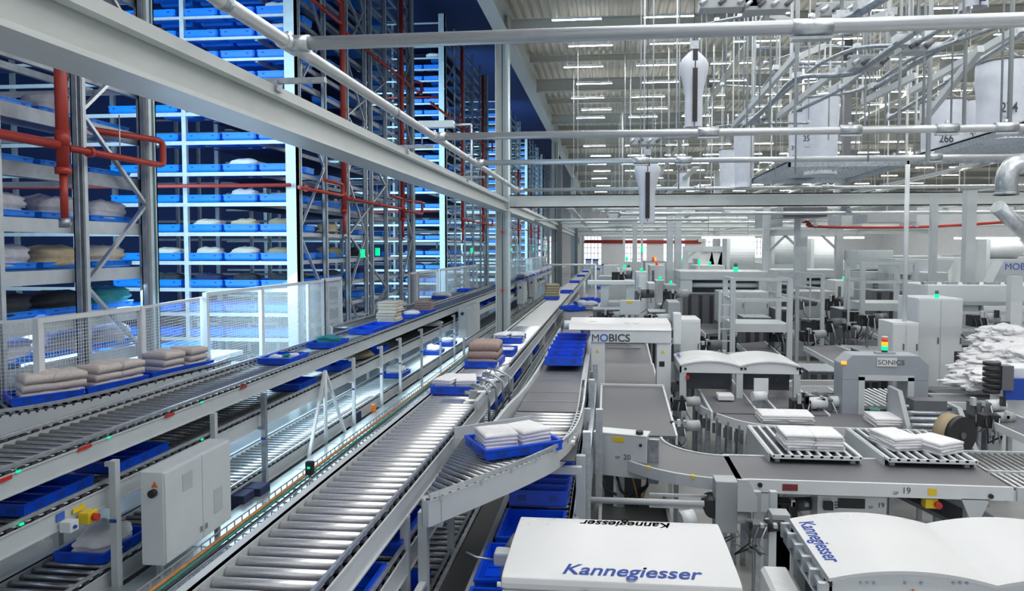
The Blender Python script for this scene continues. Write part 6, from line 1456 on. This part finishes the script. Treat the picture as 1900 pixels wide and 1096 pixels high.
# ------------------------------------------------------------------ overhead services
GZ = 10.6
def rod(px, t, b, Y, lab, r=.02, mm='lgrey'):
    u = Pt(px, t, Y); v = Pt(px, b, Y); zt = 12.004
    o = MB().tube((u.x, Y, v.z), (u.x, Y, zt), r, 8).build('hanger_rod', mm); tag(o, lab, 'rod', 'vertical hanger rods')
RODS = [(1190, 0, 300, 15.2, .018), (1213, 0, 250, 14.2, .018), (1348, 70, 262, 15.2, .018), (1430, 95, 240, 13, .022), (1477, 85, 236, 12.5, .026), (1477, 236, 322, 15, .02), (1562, 0, 60, 10, .03), (1607, 90, 236, 12.4, .022), (1612, 235, 300, 15, .022), (1563, 105, 236, 14, .022),
        (1672, 48, 236, 11.6, .03), (1667, 236, 290, 15.2, .03), (1718, 0, 240, 12.5, .03), (1727, 60, 300, 13, .05), (1768, 80, 240, 12.6, .02), (1793, 45, 238, 11.6, .036), (1790, 0, 60, 9, .03), (1862, 48, 238, 12.004, .02), (1878, 40, 240, 12.004, .045), (1540, 90, 260, 16, .02), (1410, 140, 235, 16, .02), (1387, 150, 235, 16, .02), (1395, 190, 330, 17, .02), (1380, 165, 240, 18, .02),
        (1645, 120, 236, 17, .03), (1650, 100, 150, 14, .03), (1325, 100, 240, 22, .03), (1310, 150, 290, 19, .02), (1300, 240, 350, 19, .02), (1260, 230, 350, 19, .02), (1240, 235, 350, 24, .02), (1170, 180, 350, 26, .02), (1160, 120, 330, 24, .02), (1440, 240, 330, 17, .02), (1500, 90, 240, 20, .02), (1590, 150, 300, 22, .03), (1700, 120, 290, 20, .03), (1630, 240, 330, 22, .02)]
for k, (px, t, b, Y, r) in enumerate(RODS): rod(px, t, b, Y, '%s of the thin vertical steel hanger rods under the hall roof' % ORD[min(k, 38)], r * .85, ('grey', 'lgrey', 'galv')[k % 3])
def otube(name, pts, r, lab, mm='galv', cat='rail', grp='carrier rails under the roof', hang=True):
    P = [Pt(*p) for p in pts]; P2 = smooth(P, 5) if len(P) > 2 else P
    o = thing(name, lab, cat, P[0], grp); MB().path(P2, r, 8).build('tube', mm, o)
    if hang:
        for p in P[::2]: MB().tube(p, (p.x, p.y, 12.004), .014, 6).build('hanger', 'lgrey', o)
    for p in P: MB().box(p.x - r * 1.5, p.x + r * 1.5, p.y - r * 1.5, p.y + r * 1.5, p.z, p.z + r * 2.2).build('clamp', 'galvl', o)
    return o
T = [([(1385, 232, 17), (1432, 190, 15), (1478, 146, 13.5), (1560, 139, 12.5), (1600, 128, 12), (1668, 80, 10.5), (1705, 55, 9.5)], .05), ([(1395, 226, 17), (1470, 160, 14.5), (1520, 120, 13), (1590, 90, 12), (1680, 84, 11)], .035), ([(1480, 205, 15), (1560, 165, 14), (1640, 105, 13), (1720, 70, 11), (1790, 20, 9.5)], .04),
     ([(1500, 180, 15), (1600, 165, 15), (1690, 110, 13), (1780, 75, 11.5), (1880, 40, 10)], .035), ([(1420, 118, 20), (1520, 88, 18), (1640, 92, 18)], .03), ([(1400, 130, 22), (1600, 118, 22), (1800, 100, 22)], .05), ([(1480, 118, 17), (1600, 116, 17)], .045), ([(1405, 90, 20), (1560, 85, 20)], .05),
     ([(1340, 158, 24), (1440, 162, 24), (1530, 150, 24)], .04), ([(1620, 165, 14), (1740, 92, 12.5), (1800, 48, 11)], .05), ([(1650, 220, 18), (1760, 150, 16), (1900, 60, 13)], .05), ([(1440, 130, 17), (1400, 190, 18), (1370, 235, 19)], .05), ([(1560, 40, 10), (1600, 20, 9.5), (1650, -10, 9)], .06), ([(1300, 240, 19), (1380, 230, 18), (1500, 228, 17)], .03), ([(1260, 60, 14), (1330, 40, 13.5), (1430, 22, 13)], .03)]
for k, (p, r) in enumerate(T): otube('carrier_rail', p, r, '%s steel carrier rail looping between the laundry bags' % ORD[k])
# pale steel channels rising to the roof
CH = [((1360, 235, 18), (1480, 100, 15)), ((1470, 110, 16), (1530, 85, 17)), ((1540, 170, 15), (1640, 105, 14)), ((1600, 190, 15), (1700, 140, 14)), ((1700, 240, 15), (1820, 90, 12)), ((1430, 28, 12), (1530, 66, 12)), ((1650, 28, 11), (1672, 100, 12)), ((1560, 60, 14), (1660, 20, 12)), ((1690, 170, 15), (1880, 60, 12)), ((1445, 215, 16), (1560, 125, 14))]
for k, (a, b) in enumerate(CH):
    u, v = Pt(*a), Pt(*b); o = MB().bar(u, v, .10, .12).bar((u.x, u.y, u.z), (u.x, u.y, 12.004), .03).build('steel_channel', 'lgrey'); tag(o, '%s slanted pale steel channel among the overhead carrier rails' % ORD[k], 'channel', 'slanted channels overhead')
# drive cluster by the first tube and hoists
for k, (px, py, Y, w) in enumerate(((1355, 8, 11.5, .5), (1420, 12, 11.5, .35), (1555, 22, 11, .3), (1605, 118, 12, .25), (1690, 88, 11.6, .2), (1400, 222, 17, .2), (1195, 262, 17, .35), (1255, 250, 17, .3))):
    p = Pt(px, py, Y); o = thing('carrier_drive', '%s dark carrier drive unit among the overhead rails' % ORD[k], 'machine', p, 'carrier drives overhead'); 
    MB().box(p.x - w, p.x + w, Y - .15, Y + .15, p.z - .10, p.z + .10).build('housing', 'grey', o, bevel=.01)
    for q in range(4): MB().tube((p.x - w + q * w * .6, Y - .17, p.z - .05), (p.x - w + q * w * .6 + .1, Y - .17, p.z + .04), .035, 8).build('wheel', 'dgrey' if q % 2 else 'galvl', o)
    MB().box(p.x - w * 1.1, p.x + w * 1.1, Y - .04, Y + .04, p.z + .10, p.z + .14).build('rail', 'galv', o); MB().tube((p.x, Y, p.z + .1), (p.x, Y, 12.004), .02, 6).build('hanger', 'lgrey', o)
# laundry bags
def slit_bag(lab, px, t, b, w, Y, slit=True):
    u = Pt(px, t, Y); v = Pt(px, b, Y); h = u.z - v.z; R = w / 2 * Y / F; o = thing('laundry_bag', lab, 'laundry bag', (u.x, Y, v.z))
    for s in (-1, 1):
        m = MB(); N = 14; K = 16; vs = []
        for j in range(K + 1):
            q = j / K; r = R * (0.10 + .90 * math.sin(min(q / .22, 1) * R90)) if q < .22 else R * (1 - .42 * min(1, (q - .22) / .35))
            for i in range(N):
                a = math.pi * i / (N - 1); x = s * (.012 + r * math.sin(a) * (1 + .03 * math.sin(9 * a))); y = -r * .8 * math.cos(a)
                vs.append((u.x + x, Y + y, u.z - h * q))
        fs = [(j * N + i, j * N + i + 1, (j + 1) * N + i + 1, (j + 1) * N + i) for j in range(K) for i in range(N - 1)]
        m.add(vs, fs, True); m.build('cloth_half', 'bag', o)
    MB().box(u.x - R * .17, u.x + R * .17, Y - R * .75, Y - R * .70, v.z + h * .05, u.z - .04).build('opening_strip', 'black', o)
    MB().box(u.x - R * .3, u.x + R * .3, Y - .06, Y + .06, u.z, u.z + .16).build('carrier', 'galv', o); MB().tube((u.x, Y, u.z + .1), (u.x, Y, 12.004), .012, 8).build('hook', 'dgrey', o)
    for s in (-1, 1): MB().tube((u.x + s * R * .3, Y, u.z + .18), (u.x + s * R * .3 + .03, Y, u.z + .18), .05, 12).build('wheel', 'lgrey', o)
    return o
slit_bag('slim white laundry bag with a black centre slit hanging alone below the first tube', 1288, 92, 236, 50, 14.0)
slit_bag('white laundry bag with black slit hanging below the second tube, above the hood gate', 1201, 288, 412, 46, 19.0)
slit_bag('pale blue laundry bag at the very top corner of the picture', 1812, -60, 14, 62, 9.0)
def round_bag(lab, px, t, b, w, Y, num=None, nx=0, ny=0, sub=None, ns=1.0):
    u = Pt(px, t, Y); v = Pt(px, b, Y); R = w / 2 * Y / F; o = thing('laundry_bag', lab, 'laundry bag', (u.x, Y, v.z)); h = u.z - v.z
    m = MB(); N = 28; K = 8; vs = []
    for j in range(K + 1):
        q = j / K; r = R * (1 - .12 * q + .02 * math.sin(q * 9))
        for i in range(N): a = 2 * math.pi * i / N; rr = r * (1 + .012 * math.sin(7 * a + q * 3)); vs.append((u.x + rr * math.cos(a), Y + rr * math.sin(a), u.z - h * q + (.03 * math.sin(a) if j == 0 else 0)))
    fs = [(j * N + i, j * N + (i + 1) % N, (j + 1) * N + (i + 1) % N, (j + 1) * N + i) for j in range(K) for i in range(N)]
    fs.append(tuple(K * N + i for i in range(N))[::-1]); m.add(vs, fs, True); m.build('cloth', 'bag', o)
    rg = [(u.x + (R + .012) * math.cos(2 * math.pi * i / 24), Y + (R + .012) * math.sin(2 * math.pi * i / 24), u.z) for i in range(25)]; MB().path(rg, .018, 6).build('hoop', 'dgrey', o)
    for s in (-1, 1): MB().bar((u.x + s * R, Y, u.z), (u.x, Y, u.z + .35), .03).build('bracket', 'galv', o)
    MB().tube((u.x, Y, u.z + .3), (u.x, Y, 8.6), .018, 6).build('hanger_rod', 'galv', o)
    if num:
        p = Pt(nx, ny, Y - R * .97)
        lettering(o, num, nx, ny, y=Y - R * 1.03, size=.30 * ns, m='txg', bold=.006, sx=.8)
        lettering(o, 'Desin', nx + 2, ny + 12, y=Y - R * 1.02, size=.09 * ns, m='txg')
    return o
round_bag('large white laundry bag numbered 35, hanging in the middle above the grating', 1524, 182, 325, 62, 20.0, '35', 1490, 262, ns=.75)
round_bag('narrow white laundry bag overlapping the one numbered 35', 1488, 210, 330, 46, 22.0, '36', 1468, 278, ns=.6)
round_bag('white laundry bag numbered 266 over the sloping grating', 1751, 190, 284, 74, 19.0, '266', 1742, 264, ns=1.0)
round_bag('white laundry bag numbered 27 beside the one numbered 266', 1806, 190, 284, 66, 20.0, '27', 1800, 258, ns=.8)
round_bag('big white laundry bag numbered 274 at the upper corner of the hall', 1862, 118, 262, 84, 15.5, '274', 1856, 208, ns=.95)
round_bag('slim white laundry bag standing between two rods above the cross beam', 1380, 250, 348, 34, 22.0)
round_bag('slim grey-white laundry bag next to the pair of rods above the cross beam', 1350, 278, 348, 30, 24.0)
round_bag('small far white laundry bag behind the slit bag', 1268, 320, 352, 24, 28.0)
# grating platforms
def grating(lab, x0, x1, y0, y1, z):
    o = thing('grating_platform', lab, 'platform', ((x0 + x1) / 2, y0, z)); m = MB(); x = x0
    while x < x1: m.box(x, x + .012, y0, y1, z, z + .03); x += .10
    y = y0
    while y < y1: m.box(x0, x1, y, y + .012, z + .01, z + .03); y += .25
    m.build('grating', 'galv', o)
    for a in ((x0, x1, y0, y0 + .05), (x0, x1, y1 - .05, y1), (x0, x0 + .05, y0, y1), (x1 - .05, x1, y0, y1)): MB().box(*a, z - .12, z + .05).build('edge_beam', 'galv', o)
    for k in range(int((x1 - x0) / 2.5) + 1):
        for yy in (y0, y1 - .05): MB().box(x0 + k * 2.5, x0 + k * 2.5 + .05, yy, yy + .05, z, 12.004 if k % 2 == 0 else z + .2).build('hanger', 'lgrey', o)
    return o
a = W(1440, 312, z=6.15); grating('long galvanised grating above the cross beam under the bag numbered 35', W(1440, 312, z=6.15).x, W(1640, 312, z=6.15).x, W(1440, 342, z=6.15).y if False else 17.6, 22.0, 6.15)
grating('wide galvanised grating sloping past the bags numbered 266 and 27', W(1720, 283, z=6.3).x, 14.5, 12.9, 18.5, 6.30)
# galvanised duct elbow
o = thing('duct_elbow', 'shiny round galvanised duct bending down at the picture edge', 'duct', (9, 13, 5)); Y = 13.5
a, b, c, d = Pt(1940, 303, Y), Pt(1885, 303, Y), Pt(1868, 318, Y), Pt(1868, 362, Y)
m = MB(); elbow(m, [a, (c.x, Y, a.z), (c.x, Y, d.z)], .19); m.path([], .1) if False else None; m.build('duct', 'galvl', o)
MB().tube((c.x, Y, d.z), (c.x, Y, d.z + .05), .21, 16).build('flange', 'galv', o); u = Pt(1850, 383, 16); v = Pt(1905, 430, 16); MB().tube(u, (v.x + .5, 16.4, v.z - .3), .16, 14).build('lower_duct', 'galvl', o)
# conduits and pipes crossing between cross beam and back
for k in range(30):
    Y = 24 + k * 1.9; z = 5.0 + (k * 37 % 17) / 10.0; x0 = -2.6 + (k * 13 % 7) * .5; x1 = x0 + 6 + (k * 29 % 11) * 1.3
    o = thing('service_pipe', '%s pipe of the services crossing high behind the cross beam' % ORD[k], 'pipe', (x0, Y, z), 'service pipes behind the cross beam')
    m = MB(); elbow(m, [(x0, Y + 2.5, z), (x0, Y, z), (x1, Y, z), (x1, Y + 1.5, z)], .045 + .02 * (k % 3)); m.build('pipe', ('lgrey', 'galvl', 'white')[k % 3], o)
    for q in range(1 + k % 2): xx = x0 + (x1 - x0) * (q + .5) / 2; MB().tube((xx, Y, z), (xx, Y, 12.004), .009, 6).build('hanger', 'lgrey', o)
for k in range(14):
    x = -1.5 + k * 1.9 + (k % 3) * .3; z = 5.4 + (k * 7 % 5) * .35
    o = thing('cable_tray', '%s pale cable tray running lengthwise under the hall roof' % ORD[k], 'cable tray', (x, 24, z), 'lengthwise cable trays')
    MB().box(x, x + .22, 24.2, 80, z, z + .05).build('tray', ('lgrey', 'galv')[k % 2], o)
    for q in range(3): MB().tube((x + .1, 27 + q * 14, z), (x + .1, 27 + q * 14, 12.004), .012, 6).build('hanger', 'lgrey', o)
# red pipes in the laundry hall
for k, (pts, r) in enumerate((([(1488, 411, 27), (1505, 413, 27), (1512, 420, 27), (1700, 421, 27), (1905, 409, 25)], .055), ([(1080, 448, 109.8), (1300, 449, 109.8)], .28), ([(1320, 395, 30), (1345, 398, 30)], .05))):
    o = otube('sprinkler_pipe', pts, r, ['red pipe running under the ducts above the back machines', 'dark red pipe along the back windows', 'short red pipe behind the cross beam'][k], 'red', 'pipe', None, hang=(k != 1))
# dark duct units and grey duct
for k, (a, b, t, bt, Y, mm) in enumerate(((1452, 1535, 384, 402, 26, 'dgrey'), (1610, 1700, 392, 412, 28, 'grey'), (1700, 1880, 385, 418, 31, 'lgrey'), (1418, 1452, 386, 420, 28, 'lgrey'), (1300, 1345, 378, 392, 30, 'grey'), (1560, 1600, 400, 425, 30, 'lgrey'), (1130, 1180, 400, 410, 34, 'lgrey'))):
    u = Pt(a, t, Y); v = Pt(b, bt, Y); o = thing('air_duct', '%s boxy air duct hanging behind the cross beam' % ORD[k], 'duct', (u.x, Y, v.z), 'boxy ducts behind the cross beam'); MB().box(u.x, v.x, Y, Y + 1.6, v.z, u.z).build('duct', mm, o, bevel=.01)
    MB().box(u.x - .03, u.x + .02, Y - .03, Y + 1.6, v.z - .03, u.z + .03).build('flange', 'galv', o); MB().tube(((u.x + v.x) / 2, Y + .5, u.z), ((u.x + v.x) / 2, Y + .5, 12.004), .03, 6).build('hanger', 'lgrey', o)
for k, (px, t, b, Y, r) in enumerate(((1178, 430, 505, 30, .10), (1191, 425, 500, 33, .05), (1243, 435, 515, 27, .12), (1258, 425, 500, 29, .13), (1480, 385, 470, 27, .10), (1733, 384, 500, 22, .09), (1799, 384, 510, 20, .13), (1158, 420, 470, 42, .07), (1422, 384, 520, 26.5, .11))):
    u = Pt(px, t, Y); o = MB().box(u.x - r, u.x + r, Y - r, Y + r, 0, 5.6).build('support_pole', 'lgrey'); tag(o, '%s slender grey pole rising from the machines to the services' % ORD[k], 'pole', 'slender poles among the machines')
o = MB().box(Pt(1575, 130, 26).x - .13, Pt(1575, 130, 26).x + .13, 26, 26.25, 5.4, 12.004).build('dark_downpipe', 'dgrey'); tag(o, 'dark vertical duct hanging from the roof behind the bag numbered 35', 'duct')
for k, (px, Y) in enumerate(((1191, 30), (1163, 42), (1297, 33), (1570, 29), (1212, 38), (1258, 29))):
    p = Pt(px, (462, 480, 486, 489, 481, 497)[k], Y); o = thing('signal_lamp', '%s small lit signal lamp over the back machines' % ORD[k], 'lamp', (p.x, Y, p.z), 'signal lamps over the back machines')
    MB().tube((p.x, Y, p.z - .12), (p.x, Y, p.z + .12), .0018 * Y, 10).build('lens', ('gl', 'gl', 'gl', 'gl', 'rl', 'ol')[k], o); MB().tube((p.x, Y, 0), (p.x, Y, p.z - .12), .025, 8).build('stem', 'lgrey', o)
# bright overhead box light beside the red pipes
p = Pt(810, 232, 17); o = thing('end_fixture', 'pale box-shaped fixture on an arm before the second rack', 'fixture', p); MB().box(p.x - .45, p.x + .45, 16.9, 17.1, p.z - .07, p.z + .10).build('housing', 'white', o, bevel=.01); MB().tube((p.x + .2, 17, p.z), (-3.45, 17, p.z), .03, 8).build('arm', 'galvl', o); MB().tube((-3.45, 17, p.z), (-3.45, 17, 5.6), .03, 8).build('arm', 'galvl', o)

# ------------------------------------------------------------------ drive units, valves and hoses around the belts
def drive_unit(k, px, py, Y, s=1.0, mm='dgrey', body='white'):
    p = Pt(px, py, Y); o = thing('belt_drive_unit', '%s small drive unit with motor and hoses beside the hall belts' % ORD[k], 'motor', p, 'small drive units along the belts')
    rr = random.Random(k)
    MB().box(p.x - .16 * s, p.x + .10 * s, p.y - .10 * s, p.y + .10 * s, p.z - .14 * s, p.z + .06 * s).build('gearbox', mm, o, bevel=.01)
    MB().tube((p.x + .08 * s, p.y, p.z), (p.x + .34 * s, p.y + .04 * s, p.z + .01), .085 * s, 14).build('motor_body', body, o)
    for q in range(3):
        a = p + Vector((-.12 * s + q * .1 * s, -.1 * s, .02)); MB().path([a, a + Vector((rr.uniform(-.1, .1), -.08 * s, -.2 * s)), a + Vector((rr.uniform(-.25, .25), -.02, -.38 * s)), a + Vector((rr.uniform(-.35, .35), .1, -.30 * s))], .013 * s, 6).build('hose', ('black', 'dgrey', 'galv')[q], o)
    for q in range(3): x = p.x - .2 * s + rr.random() * .45 * s; MB().box(x, x + .05 * s, p.y - .13 * s, p.y - .05 * s, p.z + .02 * s, p.z + (.06 + .09 * rr.random()) * s).build('valve', ('galvl', 'black', 'lgrey')[q], o)
    MB().box(p.x - .03, p.x + .02, p.y, p.y + .05, 0, p.z - .12 * s).build('stand', 'galv', o)
for k, (px, py, Y, s, mm, bd) in enumerate(((1252, 712, 13.4, .9, 'dgrey', 'dgrey'), (1262, 745, 12.2, 1.0, 'black', 'grey'), (1258, 790, 10.9, 1.0, 'dgrey', 'grey'), (1488, 748, 12.0, 1.2, 'black', 'white'), (1530, 745, 12.1, 1.1, 'dgrey', 'white'), (1500, 736, 12.6, .9, 'galv', 'dgrey'), (1668, 738, 12.6, 1.1, 'black', 'dgrey'),
      (1408, 975, 7.6, .8, 'dgrey', 'black'), (1462, 935, 8.9, 1.0, 'black', 'dgrey'), (1345, 960, 8.6, .9, 'dgrey', 'white'), (1820, 752, 11.6, 1.1, 'dgrey', 'white'), (1838, 775, 11, 1.0, 'black', 'grey'), (1300, 640, 17.5, 1.5, 'black', 'dgrey'), (1340, 662, 16.5, 1.3, 'dgrey', 'grey'), (1440, 620, 19.5, 1.4, 'black', 'grey'),
      (1530, 600, 21, 1.8, 'black', 'dgrey'), (1575, 612, 20, 1.6, 'dgrey', 'lgrey'), (1500, 620, 20, 1.4, 'black', 'grey'), (1545, 560, 24, 2.0, 'black', 'dgrey'), (1210, 590, 19, 1.4, 'black', 'lgrey'), (1165, 596, 18, 1.2, 'dgrey', 'dgrey'), (1230, 600, 18.5, 1.3, 'black', 'dgrey'), (1130, 585, 19, 1.3, 'black', 'grey'), (1090, 612, 16, 1.0, 'dgrey', 'grey'),
      (1590, 700, 14.2, 1.2, 'black', 'dgrey'), (1700, 765, 12.4, 1.0, 'black', 'grey'), (1815, 590, 16.2, 1.3, 'black', 'grey'), (1795, 660, 15, 1.3, 'black', 'dgrey'), (1610, 590, 19.5, 1.5, 'black', 'dgrey'), (1480, 560, 24, 1.8, 'dgrey', 'dgrey'), (1350, 520, 30, 2.4, 'black', 'dgrey'), (1245, 545, 22.5, 1.6, 'black', 'grey'), (1180, 545, 24, 1.8, 'dgrey', 'dgrey'), (1150, 510, 33, 2.4, 'black', 'dgrey'))):
    drive_unit(k, px, py, Y, s, mm, bd)
# low dark filler boxes, added to imitate shade in the aisles between belts
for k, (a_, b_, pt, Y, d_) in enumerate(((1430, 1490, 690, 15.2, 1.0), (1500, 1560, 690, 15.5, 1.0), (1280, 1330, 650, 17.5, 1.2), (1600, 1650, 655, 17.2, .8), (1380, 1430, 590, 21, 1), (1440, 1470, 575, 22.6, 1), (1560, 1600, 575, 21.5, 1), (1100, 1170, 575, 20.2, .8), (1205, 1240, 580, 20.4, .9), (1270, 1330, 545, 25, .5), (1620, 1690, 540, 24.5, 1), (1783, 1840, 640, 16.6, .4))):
    u = Pt(a_, pt, Y); v = Pt(b_, pt, Y); o = thing('dark_filler_box', '%s low dark filler box added for shade between the hall belts' % ORD[k], 'box', (u.x, Y, 0), 'low dark shade fillers between the belts')
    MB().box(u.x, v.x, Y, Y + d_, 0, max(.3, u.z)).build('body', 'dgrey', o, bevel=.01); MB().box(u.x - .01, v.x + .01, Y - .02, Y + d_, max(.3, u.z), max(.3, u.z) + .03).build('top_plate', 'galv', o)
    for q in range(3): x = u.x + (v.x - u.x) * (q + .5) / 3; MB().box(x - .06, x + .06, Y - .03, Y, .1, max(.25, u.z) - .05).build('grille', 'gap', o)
for k, (yy, lab) in enumerate(((44.3, 'second'), (66.6, 'third'))):
    o = MB().box(-3.34, -3.06, yy, yy + .35, .05, 9.5 if k == 0 else 6).build('dark_downpipe', 'dgrey'); tag(o, 'dark green-grey vertical duct clipped beside the %s column' % lab, 'duct')
